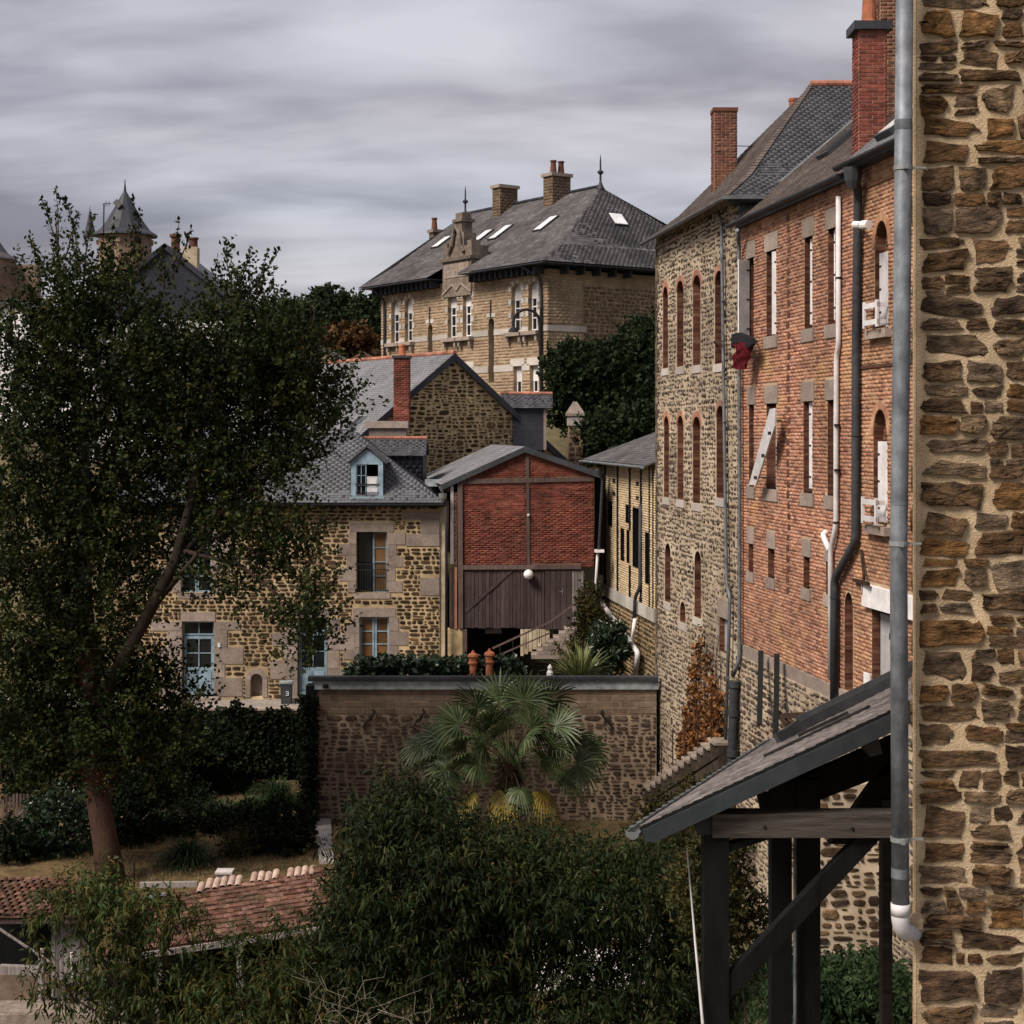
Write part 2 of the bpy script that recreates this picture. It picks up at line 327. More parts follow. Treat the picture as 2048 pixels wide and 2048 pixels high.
dm('slate_mid', [(.095, .097, .11), (.115, .117, .13), (.104, .105, .12)], scale=5, pal=True, var=.2, rough=.62, spec=.3, bump=.25, bscale=25, stain=.25, stscale=.8)
dm('grey_slate_paint', [(.035, .042, .05), (.05, .058, .066)], scale=8, rough=.55, stain=.2)
dm('stair_stone', [(.17, .135, .11), (.30, .25, .21)], scale=5, bump=.6, bscale=20, stain=.4, stscale=1.5)
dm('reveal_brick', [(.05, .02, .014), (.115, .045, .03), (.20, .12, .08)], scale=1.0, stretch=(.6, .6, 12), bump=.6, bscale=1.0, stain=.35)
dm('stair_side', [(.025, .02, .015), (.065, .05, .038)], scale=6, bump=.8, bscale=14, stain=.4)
dm('out_mortar', [(.30, .22, .155), (.42, .32, .23)], scale=4, bump=.4, bscale=40, stain=.4, stscale=.7)
dm('dark_foliage_stem', [(.02, .016, .012)], scale=6, bump=.6)

dm('bay_stone', [(.12, .095, .078), (.21, .17, .14)], scale=6, bump=.5, bscale=20, stain=.4, stscale=1.0)
# ------------------------------------------------------------------ masonry engine
def scan(poly, v):
    xs = []
    k = len(poly)
    for i in range(k):
        (a, b), (c, d) = poly[i], poly[(i+1) % k]
        if (b <= v < d) or (d <= v < b): xs.append(a+(v-b)/(d-b)*(c-a))
    xs.sort(); return [(xs[i], xs[i+1]) for i in range(0, len(xs)-1, 2)]
def minus(iv, cut):
    for (a, b) in cut:
        out = []
        for (c, d) in iv:
            if b <= c or a >= d: out.append((c, d)); continue
            if a > c: out.append((c, a))
            if b < d: out.append((b, d))
        iv = out
    return iv
def both(A, B): return [(max(a, c), min(b, d)) for a, b in A for c, d in B if min(b, d) > max(a, c)]
def courses(outer, holes, h, w, joint, bond=False, split=0., wob=0., minw=None, rnd=random):
    """rows of pieces (uc, vc, w, h) filling a polygon round its holes; h and w are (min,max)"""
    vmin = min(p[1] for p in outer); vmax = max(p[1] for p in outer); out = []; v = vmin; r = 0
    minw = minw or w[0]*.35
    while v < vmax-.3*h[0]:
        hh = rnd.uniform(*h)
        if vmax-(v+hh) < h[0]*.6: hh = min(vmax-v, h[1]*1.25)
        iv = both(scan(outer, v+.12*hh), scan(outer, v+.88*hh))
        cut = []
        for H in holes:
            for k in (.08, .5, .92): cut += scan(H, v+k*hh)
        iv = minus(iv, cut)
        for a, b in iv:
            if b-a < minw: continue
            if bond:
                W = w[0]; u = math.floor(a/W)*W-(W/2 if r % 2 else 0)
                while u < b:
                    c, d = max(a, u), min(b, u+W)
                    if d-c > minw*.7: out.append(((c+d)/2, v+hh/2, d-c-joint, hh-joint))
                    u += W
            else:
                u = a
                while u < b-minw*.5:
                    ww = rnd.uniform(*w)*(rnd.uniform(.5, 1) if rnd.random() < .35 else 1)
                    if b-(u+ww) < minw: ww = b-u
                    dv = wob*rnd.uniform(-1, 1)
                    if split and rnd.random() < split and hh > h[0]*1.1:
                        k = rnd.uniform(.35, .65)
                        out.append((u+ww/2, v+dv+hh*k/2, ww-joint, hh*k-joint)); out.append((u+ww/2, v+dv+hh*k+hh*(1-k)/2, ww-joint*rnd.uniform(1, 2), hh*(1-k)-joint))
                    else:
                        j = rnd.uniform(.86, 1.05)
                        out.append((u+ww/2, v+dv+hh/2+rnd.uniform(-.08, .08)*hh, ww-joint*rnd.uniform(.8, 1.6), (hh-joint)*j))
                    u += ww
        v += hh; r += 1
    return [p for p in out if p[2] > .015 and p[3] > .012]
def inside(poly, u, v): return any(a <= u <= b for a, b in scan(poly, v))
def rubble(outer, holes, size, joint, aspect=1.9, minh=.05, rnd=random):
    """irregular random rubble: a guillotine partition, stones dropped or trimmed at the holes"""
    us = [p[0] for p in outer]; vs_ = [p[1] for p in outer]; out = []; st = []
    v = min(vs_); H = size*2.6
    while v < max(vs_):
        h = min(H*rnd.uniform(.7, 1.3), max(vs_)-v); u = min(us)+0
        while u < max(us): w = min(H*aspect*rnd.uniform(.6, 1.3), max(us)-u); st.append((u, u+w, v, v+h)); u += w
        v += h
    while st:
        u0, u1, v0, v1 = st.pop(); w, h = u1-u0, v1-v0; T = size*rnd.choice((.45, .7, .9, 1.0, 1.25, 1.5))
        if h > T*1.15 and h >= w/aspect*.8 and h > 2*minh: k = v0+h*rnd.uniform(.33, .67); st += [(u0, u1, v0, k), (u0, u1, k, v1)]; continue
        if w > T*aspect*1.2: k = u0+w*rnd.uniform(.33, .67); st += [(u0, k, v0, v1), (k, u1, v0, v1)]; continue
        cu, cv = (u0+u1)/2, (v0+v1)/2
        if not inside(outer, cu, cv) or any(inside(H_, cu, cv) for H_ in holes): continue
        a, b = w/2, h/2; ok = False
        for _ in range(6):
            pts = [(cu+i*a*.93, cv+j*b*.93) for i in (-1, 0, 1) for j in (-1, 0, 1)]
            if all(inside(outer, *p) for p in pts) and not any(inside(H_, *p) for H_ in holes for p in pts): ok = True; break
            a *= .8; b *= .86
        if ok: out.append((cu, cv, 2*a-joint*rnd.uniform(.7, 1.5), 2*b-joint*rnd.uniform(.7, 1.4)))
    return [p for p in out if p[2] > .03 and p[3] > .02]
def v_angular(seed, per=4, rings=2):
    """split stone: a jittered four to seven sided outline with rough edges"""
    r = random.Random(seed); c = []
    for sx, sy in ((-1, -1), (1, -1), (1, 1), (-1, 1)):
        jx, jy = .5-abs(r.gauss(0, .08)), .5-abs(r.gauss(0, .12))
        if r.random() < .4:
            k = r.uniform(.06, .22); m = r.uniform(.1, .4)
            q = [(sx*jx, sy*(jy-m)), (sx*(jx-k), sy*jy)]; c += q if sx*sy > 0 else q[::-1]
        else: c.append((sx*jx, sy*jy))
    base = []; n0 = len(c)
    for i in range(n0):
        (a, b), (d, e) = c[i], c[(i+1) % n0]
        for k in range(per):
            t = (k+(r.uniform(-.2, .2) if k else 0))/per; am = .042 if k else .012; base.append((a+(d-a)*t+r.gauss(0, am*.5), b+(e-b)*t+r.gauss(0, am)))
    n = len(base); v = []; tilt = (r.uniform(-.4, .4), r.uniform(-.6, .6))
    levels = [(1, -.5), (1.0, .4), (.965, .85), (.8, 1.0), (.45, 1.0)]
    for k, z in levels:
        for x, y in base: v.append((x*k, y*k, z if z < .3 else max(.15, z+tilt[0]*x+tilt[1]*y+r.uniform(-.3, .3))))
    v.append((0, 0, 1.05)); f = []
    for L in range(len(levels)-1): f += [(L*n+i, L*n+(i+1) % n, (L+1)*n+(i+1) % n, (L+1)*n+i) for i in range(n)]
    T = (len(levels)-1)*n; f += [(T+i, T+(i+1) % n, len(v)-1) for i in range(n)]
    return np.array(v), f
def v_brick():
    a, b = .5, .47
    v = [(-a, -a, 0), (a, -a, 0), (a, a, 0), (-a, a, 0), (-b, -b*.9, 1), (b, -b*.9, 1), (b, b*.9, 1), (-b, b*.9, 1)]
    return np.array(v), [(4, 5, 6, 7), (0, 1, 5, 4), (1, 2, 6, 5), (2, 3, 7, 6), (3, 0, 4, 7)]
def v_stone(seed, n=9, p=3.5, jit=.09, rings=1):
    r = random.Random(seed); v = []; ph = r.uniform(0, 6.28)
    base = []
    for i in range(n):
        a = 2*math.pi*(i+r.uniform(-.25, .25))/n+ph; c, s = math.cos(a), math.sin(a)
        k = (abs(c)**p+abs(s)**p)**(-1/p)*.5*(1-abs(r.gauss(0, jit))); base.append((c*k, s*k))
    tilt = (r.uniform(-.5, .5), r.uniform(-.5, .5))
    levels = [(1, 0), (.96, .55), (.78, 1.0)] if rings == 1 else [(1, 0), (1.0, .35), (.95, .75), (.82, .95), (.5, 1.05)]
    for k, z in levels:
        for x, y in base:
            zz = z if z < .3 else z+(tilt[0]*x+tilt[1]*y)*.8+r.uniform(-.12, .12)
            v.append((x*k, y*k, max(zz, .1) if z > 0 else -.4))
    v.append((0, 0, 1.05+r.uniform(-.1, .1)))
    f = []
    for L in range(len(levels)-1):
        f += [(L*n+i, L*n+(i+1) % n, (L+1)*n+(i+1) % n, (L+1)*n+i) for i in range(n)]
    T = (len(levels)-1)*n
    f += [(T+i, T+(i+1) % n, len(v)-1) for i in range(n)]
    return np.array(v), f
def v_slate():
    v = [(-.5, -.5, .3), (.5, -.5, .3), (.5, .7, .0), (-.5, .7, .0), (-.5, -.5, 1), (.5, -.5, 1), (.5, .7, .15), (-.5, .7, .15)]
    return np.array(v), [(4, 5, 6, 7), (0, 1, 5, 4), (1, 2, 6, 5), (3, 0, 4, 7)]
def v_tile(n=6):
    v = []; f = []
    for y, k, z0 in ((-.5, 1, .25), (.6, .82, 0)):
        for i in range(n+1):
            a = math.pi*i/n; v.append((-math.cos(a)*.5*k, y, z0+math.sin(a)*.9*k))
        for i in range(n+1):
            a = math.pi*i/n; v.append((-math.cos(a)*.42*k, y, z0+math.sin(a)*.74*k))
    m = n+1
    f += [(i, i+1, 2*m+i+1, 2*m+i) for i in range(n)]
    f += [(i, m+i, m+i+1, i+1) for i in range(n)]
    return np.array(v), [tuple(q) for q in f]
BRICK = [v_brick()]; SLATE = [v_slate()]; TILE = [v_tile()]
STONE = [v_stone(i, n=10, p=5.0, jit=.06) for i in range(12)]
RUBBLE = [v_stone(40+i, n=9, p=3.6, jit=.09) for i in range(14)]
BIGSTONE = [v_angular(80+i) for i in range(24)]
VMESH = {}
def vmesh(var, mat_, name, smooth=False):
    k = (id(var[0]), mat_.name, name)
    if k not in VMESH:
        me = bpy.data.meshes.new(name); me.from_pydata([tuple(p) for p in var[0]], [], var[1]); me.materials.append(mat_)
        if smooth: me.shade_smooth()
        me.update(); VMESH[k] = me
    return VMESH[k]
def emit(parent, fr, pieces, depth, variants, mat_, name, nmax=300, dj=.4, rot=0., minpx=10, smooth=False, n0=0., plural=None, tilt=0.):
    """pieces -> the largest in view as objects of their own, the rest joined as one part"""
    if not pieces: return
    A = np.array(pieces); n = len(A)
    O, U, V, N = (np.array(x) for x in (fr.O, fr.U, fr.V, fr.N))
    C = O+A[:, :1]*U+A[:, 1:2]*V
    Z = np.maximum(C[:, 1], .5); px = CX+F*C[:, 0]/Z; py = HY-F*(C[:, 2]-CZ)/Z
    view = C-np.array([0, 0, CZ]); vl = np.linalg.norm(view, axis=1)
    cu = np.sqrt(np.maximum(0, 1-(view@U/vl)**2)); cv = np.sqrt(np.maximum(0, 1-(view@V/vl)**2))
    pw = A[:, 2]*F/Z*cu; ph = A[:, 3]*F/Z*cv
    ok = (px > -20) & (px < 2068) & (py > -20) & (py < 2068) & (np.maximum(pw, ph) >= minpx)
    order = np.argsort(-(pw*ph)*ok); single = [i for i in order[:nmax] if ok[i]]
    sset = np.zeros(n, bool); sset[single] = True
    vi = RNG.integers(0, len(variants), n); ds = depth*(1+RNG.uniform(-dj, dj, n)); ro = RNG.normal(0, 1, n)*rot
    if variants is RUBBLE or variants is STONE or variants is BIGSTONE: fl = RNG.choice([-1, 1], n)
    else: fl = np.ones(n)
    c, s = np.cos(ro), np.sin(ro)
    X = (c[:, None]*U+s[:, None]*V)*A[:, 2:3]; Y = (-s[:, None]*U+c[:, None]*V)*A[:, 3:4]; Nn = np.repeat(N[None], n, 0)*ds[:, None]
    if tilt: Nn = Nn
    base = C+N*n0
    for i in single:
        o = bpy.data.objects.new(name, vmesh(variants[vi[i]], mat_, name, smooth)); COL.objects.link(o)
        o.matrix_basis = Matrix(((X[i][0], Y[i][0], Nn[i][0], base[i][0]), (X[i][1], Y[i][1], Nn[i][1], base[i][1]), (X[i][2], Y[i][2], Nn[i][2], base[i][2]), (0, 0, 0, 1)))
        adopt(o, parent)
    rest = np.where(~sset)[0]
    if len(rest) == 0: return
    vs_, fs3, fs4, rn, off = [], [], [], [], 0
    for k in range(len(variants)):
        idx = rest[vi[rest] == k]
        if len(idx) == 0: continue
        vv, ff = variants[k]; m = len(vv)
        W = base[idx][:, None, :]+vv[None, :, 0:1]*X[idx][:, None, :]+vv[None, :, 1:2]*Y[idx][:, None, :]+vv[None, :, 2:3]*Nn[idx][:, None, :]
        vs_.append(W.reshape(-1, 3)); rn.append(np.repeat(RNG.random(len(idx)), m))
        st = off+np.arange(len(idx))*m
        f4 = np.array([f for f in ff if len(f) == 4]); f3 = np.array([f for f in ff if len(f) == 3])
        if len(f4): fs4.append((st[:, None, None]+f4[None]).reshape(-1, 4))
        if len(f3): fs3.append((st[:, None, None]+f3[None]).reshape(-1, 3))
        off += len(idx)*m
    vs_ = np.concatenate(vs_); rn = np.concatenate(rn)
    faces = np.concatenate([np.concatenate([q[:, [0, 1, 2]], q[:, [0, 2, 3]]]) for q in fs4]+fs3) if (fs4 or fs3) else None
    o = part(plural or name+'s', npmesh(name+'s', vs_, faces, rn, mat_), None, parent, kind='stuff')
    if smooth: o.data.shade_smooth()
    return o
def face(fr, outer, holes, n=0., mb=None):
    mb = mb or MB(); loops = [outer]+holes
    allp = [p for L in loops for p in L]
    tris = tessellate_polygon([[V3(u, v, 0) for u, v in L] for L in loops]); fs = []
    for a, b, c in tris:
        (x0, y0), (x1, y1), (x2, y2) = allp[a], allp[b], allp[c]
        cr_ = (x1-x0)*(y2-y0)-(x2-x0)*(y1-y0)
        if abs(cr_) < 1e-9: continue
        fs.append((a, b, c) if cr_ > 0 else (a, c, b))
    return mb.add([fr.pt(u, v, n) for u, v in allp], fs)
def wall(parent, name, fr, outer, holes, mat_, thick=.4, reveal=.22, kind=None, rmat=None):
    mb = face(fr, outer, holes)
    k = len(outer)
    mb.add([fr.pt(u, v, n) for n in (0, -thick) for u, v in outer], [(i, (i+1) % k, (i+1) % k+k, i+k) for i in range(k)])
    for H in holes:
        k = len(H); rv = MB() if rmat else mb; rv.add([fr.pt(u, v, n) for n in (-.001, -reveal) for u, v in H], [(i, (i+1) % k, (i+1) % k+k, i+k) for i in range(k)])
        if rmat: part('reveal', rv, rmat, parent)
    return part(name, mb, mat_, parent, kind=kind)
def plate(parent, name, fr, poly, n, mat_, th=.03, **k): return part(name, MB().prism(fr, poly, n-th, n), mat_, parent, **k)
def window(parent, fr, r, depth, fmat, gmat, nx=1, ny=1, fw=.06, bw=.035, name='window', gmats=None, bottom=0.):
    """frame as a part, each pane a sub-part"""
    u0, u1, v0, v1 = r; mb = MB(); a, b = -depth, -depth+.06
    for q in ((u0, u0+fw, v0, v1), (u1-fw, u1, v0, v1)): mb.fbox(fr, *q, a, b)
    for q in ((u0+fw, u1-fw, v0, v0+fw+bottom), (u0+fw, u1-fw, v1-fw, v1)): mb.fbox(fr, *q, a, b)
    v0 += bottom
    du, dv = (u1-u0-2*fw)/nx, (v1-v0-2*fw)/ny
    for i in range(1, nx): mb.fbox(fr, u0+fw+du*i-bw/2, u0+fw+du*i+bw/2, v0+fw, v1-fw, a+.005, b-.004)
    for j in range(1, ny): mb.fbox(fr, u0+fw, u1-fw, v0+fw+dv*j-bw/2, v0+fw+dv*j+bw/2, a+.008, b-.007)
    w = part(name, mb, fmat, parent)
    for i in range(nx):
        for j in range(ny):
            part('pane', MB().fbox(fr, u0+fw+du*i, u0+fw+du*(i+1), v0+fw+dv*j, v0+fw+dv*(j+1), a+.015, a+.025), gmats[(i+j*nx) % len(gmats)] if gmats else gmat, w)
    return w
def surround(parent, fr, r, mat_, jamb=(.18, .42), lint=.32, ext=.28, sill=.2, bh=.38, proud=.02, seed=1, rough_=.3):
    """granite dressings: one block each; returns the boxes they cover"""
    rr = random.Random(seed); u0, u1, v0, v1 = r; boxes = []
    def blk(nm, q):
        boxes.append(q); g = .008
        part(nm, MB().prism(fr, [(q[0]+g, q[2]+g), (q[1]-g, q[2]+g), (q[1]-g, q[3]-g), (q[0]+g, q[3]-g)], -rough_, proud+rr.uniform(-.006, .008)), mat_, parent)
    if lint: blk('lintel', (u0-ext, u1+ext, v1, v1+lint))
    if sill: blk('sill', (u0-.12, u1+.12, v0-sill, v0))
    for sgn in (0, 1):
        v = v0; k = rr.randint(0, 1)
        while v < v1-.05:
            h = min(bh*rr.uniform(.85, 1.2), v1-v)
            if v1-(v+h) < .12: h = v1-v
            w = jamb[k % 2]*rr.uniform(.85, 1.15); k += 1
            blk('jamb_stone', (u0-w, u0, v, v+h) if sgn == 0 else (u1, u1+w, v, v+h)); v += h
    return boxes
def quoins(parent, fr, u, side, v0, v1, mat_, w=(.35, .75), h=.36, seed=3, skip=0.):
    rr = random.Random(seed); v = v0; k = 0; boxes = []
    while v < v1-.1:
        hh = min(h*rr.uniform(.85, 1.25), v1-v); ww = w[k % 2]*rr.uniform(.85, 1.15); k += 1
        q = (u, u+ww, v, v+hh) if side > 0 else (u-ww, u, v, v+hh)
        if rr.random() >= skip:
            boxes.append(q); part('quoin', MB().fbox(fr, q[0]+.006, q[1]-.006, q[2]+.006, q[3]-.006, -.3, .02+rr.uniform(-.006, .01)), mat_, parent)
        v += hh
    return boxes
def slates(parent, fr, poly, mat_, w=.24, e=.13, nmax=300, th=.02, holes=[], variants=SLATE, name='slate', joint=.006, minpx=10):
    ps = courses(poly, holes, (e, e), (w, w), joint, bond=True, minw=w*.25)
    ps = [(u, v+random.uniform(-.005, .005), a*random.uniform(.96, 1.0), b+joint) for u, v, a, b in ps]
    emit(parent, fr, ps, th, variants, mat_, name, nmax=nmax, dj=.5 if name == 'tile' else .1, rot=.05 if name == 'tile' else .008, minpx=minpx)
def roof(parent, pts, mat_, name='roof', th=.1, under=None, **k):
    """slab under a polygon of 3-D points (first two = eave from left to right), slates laid on it"""
    pts = [Vector(p) for p in pts]; fr = fr3(pts[0], pts[1], pts[-1]); poly = [uv(fr, p) for p in pts]
    r = part(name, MB().prism(fr, poly, -th, -.004), under or mat_, parent)
    slates(r, fr, poly, mat_, **k); return r, fr, poly
def gutter(parent, a, b, mat_, r=.07, name='gutter'):
    a, b = Vector(a), Vector(b); d = (b-a).normalized(); n = d.cross(ZUP).normalized(); mb = MB(); vs_ = []; seg = 8
    for p in (a, b):
        for k, rr in ((1, r), (-1, r*.86)):
            for i in range(seg+1):
                t = math.pi*i/seg; vs_.append(p+n*math.cos(t)*rr-ZUP*math.sin(t)*rr)
    m = seg+1; f = []
    for i in range(seg): f += [(i, i+1, 2*m+i+1, 2*m+i), (m+i+1, m+i, 3*m+i, 3*m+i+1)]
    f += [(0, 2*m, 3*m, m), (seg, m+seg, 3*m+seg, 2*m+seg)]
    f += [tuple(range(m)), tuple(range(2*m+seg, 2*m-1, -1))]
    return part(name, mb.add(vs_, f), mat_, parent)
def pipe(parent, pts, r, mat_, name='downpipe', clamps=(), cmat=None, seg=12):
    """rounded elbows; clamps at fractions of the length become collar sub-parts"""
    pts = [Vector(p) for p in pts]; q = [pts[0]]
    for i in range(1, len(pts)-1):
        a, b, c = pts[i-1], pts[i], pts[i+1]; k = min(.16, (b-a).length*.35, (c-b).length*.35)
        p0 = b+(a-b).normalized()*k; p1 = b+(c-b).normalized()*k
        for t in (0, .33, .67, 1): q.append(p0*(1-t)**2+b*2*t*(1-t)+p1*t*t)
    q.append(pts[-1]); o = part(name, MB().tube(q, r, seg), mat_, parent, smooth=False)
    for p in o.data.polygons: p.use_smooth = len(p.vertices) == 4
    for p, d in clamps:
        p = Vector(p); d = Vector(d).normalized(); part('collar', MB().tube([p-d*.02, p+d*.02], r*1.12, seg), cmat or mat_, o)
    return o
# ------------------------------------------------------------------ foliage
def unit(a): return a/np.maximum(np.linalg.norm(a, axis=1, keepdims=True), 1e-9)
def leafmesh(name, pos, dirs, length, width, mat_, curve=0., up=.4, rnd=None):
    """one mesh of separate leaves; curve>0 gives drooping two-piece leaves"""
    n = len(pos); d = unit(dirs); rv = RNG.normal(0, 1, (n, 3)); rv[:, 2] += up*2.0
    side = unit(np.cross(d, rv)); nor = np.cross(side, d)
    L = (length*RNG.uniform(.65, 1.25, n))[:, None]; W = (width*RNG.uniform(.7, 1.25, n))[:, None]
    rr = RNG.random(n) if rnd is None else rnd
    if curve <= 0:
        fold = nor*W*.25
        v = np.stack([pos, pos+d*L*.45+side*W/2+fold, pos+d*L, pos+d*L*.45-side*W/2+fold], 1).reshape(-1, 3)
        b = np.arange(n)[:, None]*4; f = np.concatenate([b+[0, 1, 2], b+[0, 2, 3]]); m = 4
    else:
        g = np.array([0, 0, -1.])*L*curve
        a1 = pos+d*L*.4+g*.12; a2 = pos+d*L*.72+g*.5; tip = pos+d*L*.9+g*1.05
        v = np.stack([pos, a1+side*W/2, a1-side*W/2, a2+side*W*.36, a2-side*W*.36, tip], 1).reshape(-1, 3)
        b = np.arange(n)[:, None]*6; f = np.concatenate([b+[0, 1, 2], b+[1, 3, 2], b+[2, 3, 4], b+[3, 5, 4]]); m = 6
    return npmesh(name, v, f, np.repeat(rr, m), mat_)
def ball(n, bias=2.2):
    d = unit(RNG.normal(0, 1, (n, 3))); return d*(RNG.random(n)**(1/bias))[:, None], d
def lobes(spec, density=1.0, bias=2.4):
    """spec: (px,py,Z, rx px, ry px, rz m, clusters) -> cluster points and outward directions"""
    C, D = [], []
    for (x, y, Z, rx, ry, rz, k) in spec:
        k = int(k*density); b, d = ball(k, bias); c = np.array(P(x, y, Z)); sc = np.array([rx*Z/F, rz, ry*Z/F])
        C.append(c+b*sc); D.append(unit(d/sc))
    return np.concatenate(C), np.concatenate(D)
def sprigs(C, D, k, L, rise=.5, spread=.35, crnd=.75):
    """k leaf bases along a short twig at each cluster"""
    n = len(C); ax = unit(D*.7+RNG.normal(0, .45, (n, 3))+np.array([0, 0, rise])); t = RNG.random((n, k))
    pos = C[:, None]+ax[:, None]*(t*L*RNG.uniform(.6, 1.3, (n, 1)))[..., None]+RNG.normal(0, .05*L, (n, k, 3))
    dr = ax[:, None]*.5+RNG.normal(0, 1, (n, k, 3))*spread*2
    cr_ = RNG.random(n); rr = (cr_[:, None]*crnd+RNG.random((n, k))*(1-crnd))
    return pos.reshape(-1, 3), dr.reshape(-1, 3), rr.reshape(-1), ax
def limb(a, b, r0, r1, seed=0, n=6, sway=.08):
    rr = random.Random(seed); a, b = Vector(a), Vector(b); L = (b-a).length; pts = []; rs = []
    for i in range(n+1):
        t = i/n; k = math.sin(math.pi*t)*L*sway
        pts.append(a.lerp(b, t)+V3(rr.uniform(-1, 1), rr.uniform(-1, 1), rr.uniform(-.4, .4))*k*.6); rs.append(r0+(r1-r0)*t)
    return pts, rs
def shrub(name, label, cat, spec, leaf, length, width, k=14, L=.35, curve=0, rise=.4, group=None, ground=0., density=1., bias=2.4, stems=4):
    x, y, Z = spec[0][0], spec[0][1], spec[0][2]; c = P(x, y, Z); base = V3(c.x, c.y, ground)
    t = thing(name, label, cat, base, group); C, D = lobes(spec, density, bias); pos, dr, rr, _ = sprigs(C, D, k, L, rise)
    ok = pos[:, 2] > ground+.02
    part('foliage', leafmesh('foliage', pos[ok], dr[ok], length, width, M[leaf], curve, rnd=rr[ok]), None, t)
    mb = MB(); r_ = random.Random(len(C))
    for i in range(stems):
        q = Vector(C[r_.randrange(len(C))]); pts, rs = limb(base+V3(r_.uniform(-.1, .1), r_.uniform(-.1, .1), -.05), q, .035, .012, i); mb.tube(pts, rs, 6)
    part('stem', mb, M['bark'], t); return t
def clump(name, label, x, y, Z, R, H, leaf, n=260, w=.03, group=None, cat='plant', ground=0., arch=.75):
    """arching strap leaves from one root"""
    c = P(x, y, Z); base = np.array([c.x, c.y, ground]); a = RNG.random(n)*6.283; el = RNG.uniform(.35, 1.45, n); ln = R*RNG.uniform(.7, 1.25, n)
    d0 = np.stack([np.cos(a)*np.cos(el), np.sin(a)*np.cos(el), np.sin(el)*H/R], 1); side = np.stack([-np.sin(a), np.cos(a), np.zeros(n)], 1)
    b0 = base+np.stack([np.cos(a), np.sin(a), np.zeros(n)], 1)*RNG.random((n, 1))*R*.18
    vs_ = []; S = 5
    for i in range(S+1):
        t = i/S; p = b0+d0*(ln*t*1.1)[:, None]+np.array([0, 0, -1.])*(ln*arch*t**2.4)[:, None]; wv = w*(1-t**2.5)*.5+.002
        vs_ += [p-side*wv, p+side*wv]
    v = np.stack(vs_, 1); m = v.shape[1]; b = np.arange(n)[:, None]*m
    f = np.concatenate([b+[2*i, 2*i+1, 2*i+3, 2*i+2] for i in range(S)])
    o = part(name, npmesh(name, v.reshape(-1, 3), f, np.repeat(RNG.random(n), m), M[leaf]), None)
    return tag(o, label, cat, group)
# ================================================================== SETTING: ground, hill, yards
def lerp_table(t, x):
    for (a, b), (c, d) in zip(t, t[1:]):
        if x <= c: return b+(d-b)*max(0, (x-a))/(c-a)
    return t[-1][1]
HILL = [(0, 0), (57, 0), (58, 2.2), (62, 5), (70, 10.3), (85, 12.6), (95, 13.4), (200, 17), (400, 15), (1500, 12), (6000, 10)]
def hill(x, y):
    z = lerp_table(HILL, y)
    return z+(.5*math.sin(x*.13+y*.07)*min(1, max(0, (y-62)/20)) if y > 60 else .05*math.sin(x*1.3)*math.cos(y*.9))
xs = [-6000, -1500, -500]+[-200+8*i for i in range(20)]+[-40+1.6*i for i in range(51)]+[44+8*i for i in range(20)]+[500, 1500, 6000]
ys = [-3000, -200, -20]+[2*i for i in range(0, 25)]+[50+1.0*i for i in range(0, 60)]+[112+12*i for i in range(26)]+[600, 1500, 6000]
gv = [(x, y, hill(x, y)) for y in ys for x in xs]; nx_ = len(xs)
gf = [(j*nx_+i, j*nx_+i+1, (j+1)*nx_+i+1, (j+1)*nx_+i) for j in range(len(ys)-1) for i in range(nx_-1)]
g = part('ground', MB().add(gv, gf), M['ground'], smooth=True, kind='structure')
lw = MB(); n = 26
lawnf = Fr((0, 0, .0), (1, 0, 0), (0, 1, 0))
lw.add([(x, y, .07+.03*math.sin(x*2.1)*math.sin(y*1.7)) for y in [36+.6*i for i in range(31)] for x in [-18+.8*i for i in range(30)]], [(j*30+i, j*30+i+1, (j+1)*30+i+1, (j+1)*30+i) for j in range(30) for i in range(29)])
part('lawn', lw, M['lawn'], smooth=True, kind='structure')
part('yard', MB().fbox(Fr((0, 0, 0), (1, 0, 0), (0, 1, 0)), -18, 6, 54.0, 61, -1, 2.36), M['gravel'], kind='structure')
part('terrace_platform', MB().fbox(Fr((0, 0, 0), (1, 0, 0), (0, 1, 0)), 0.4, 9, 5, 17.6, -1, 4.5), M['gravel'], kind='structure')
# grass bank at the foot of the row, right
bk = MB(); bx = [2.2+.35*i for i in range(22)]; by = [22+.5*i for i in range(20)]
bk.add([(x, y, 1.7*min(1, max(0, (x-2.2)/2.2))+.05*math.sin(x*3+y*2)) for y in by for x in bx], [(j*22+i, j*22+i+1, (j+1)*22+i+1, (j+1)*22+i) for j in range(19) for i in range(21)])
part('grass_bank', bk, M['ground'], smooth=True, kind='structure')
# pale garden path, slab by slab
pt = part('garden_path', MB().prism(Fr((0, 0, 0), (1, 0, 0), (0, 1, 0)), [(P(637, 1620, 49.4).x, 48.3), (P(669, 1620, 49.4).x, 48.3), (P(674, 1715, 44).x, 43.2), (P(646, 1715, 44).x, 43.2)], -.1, .13), M['concrete'], kind='structure')
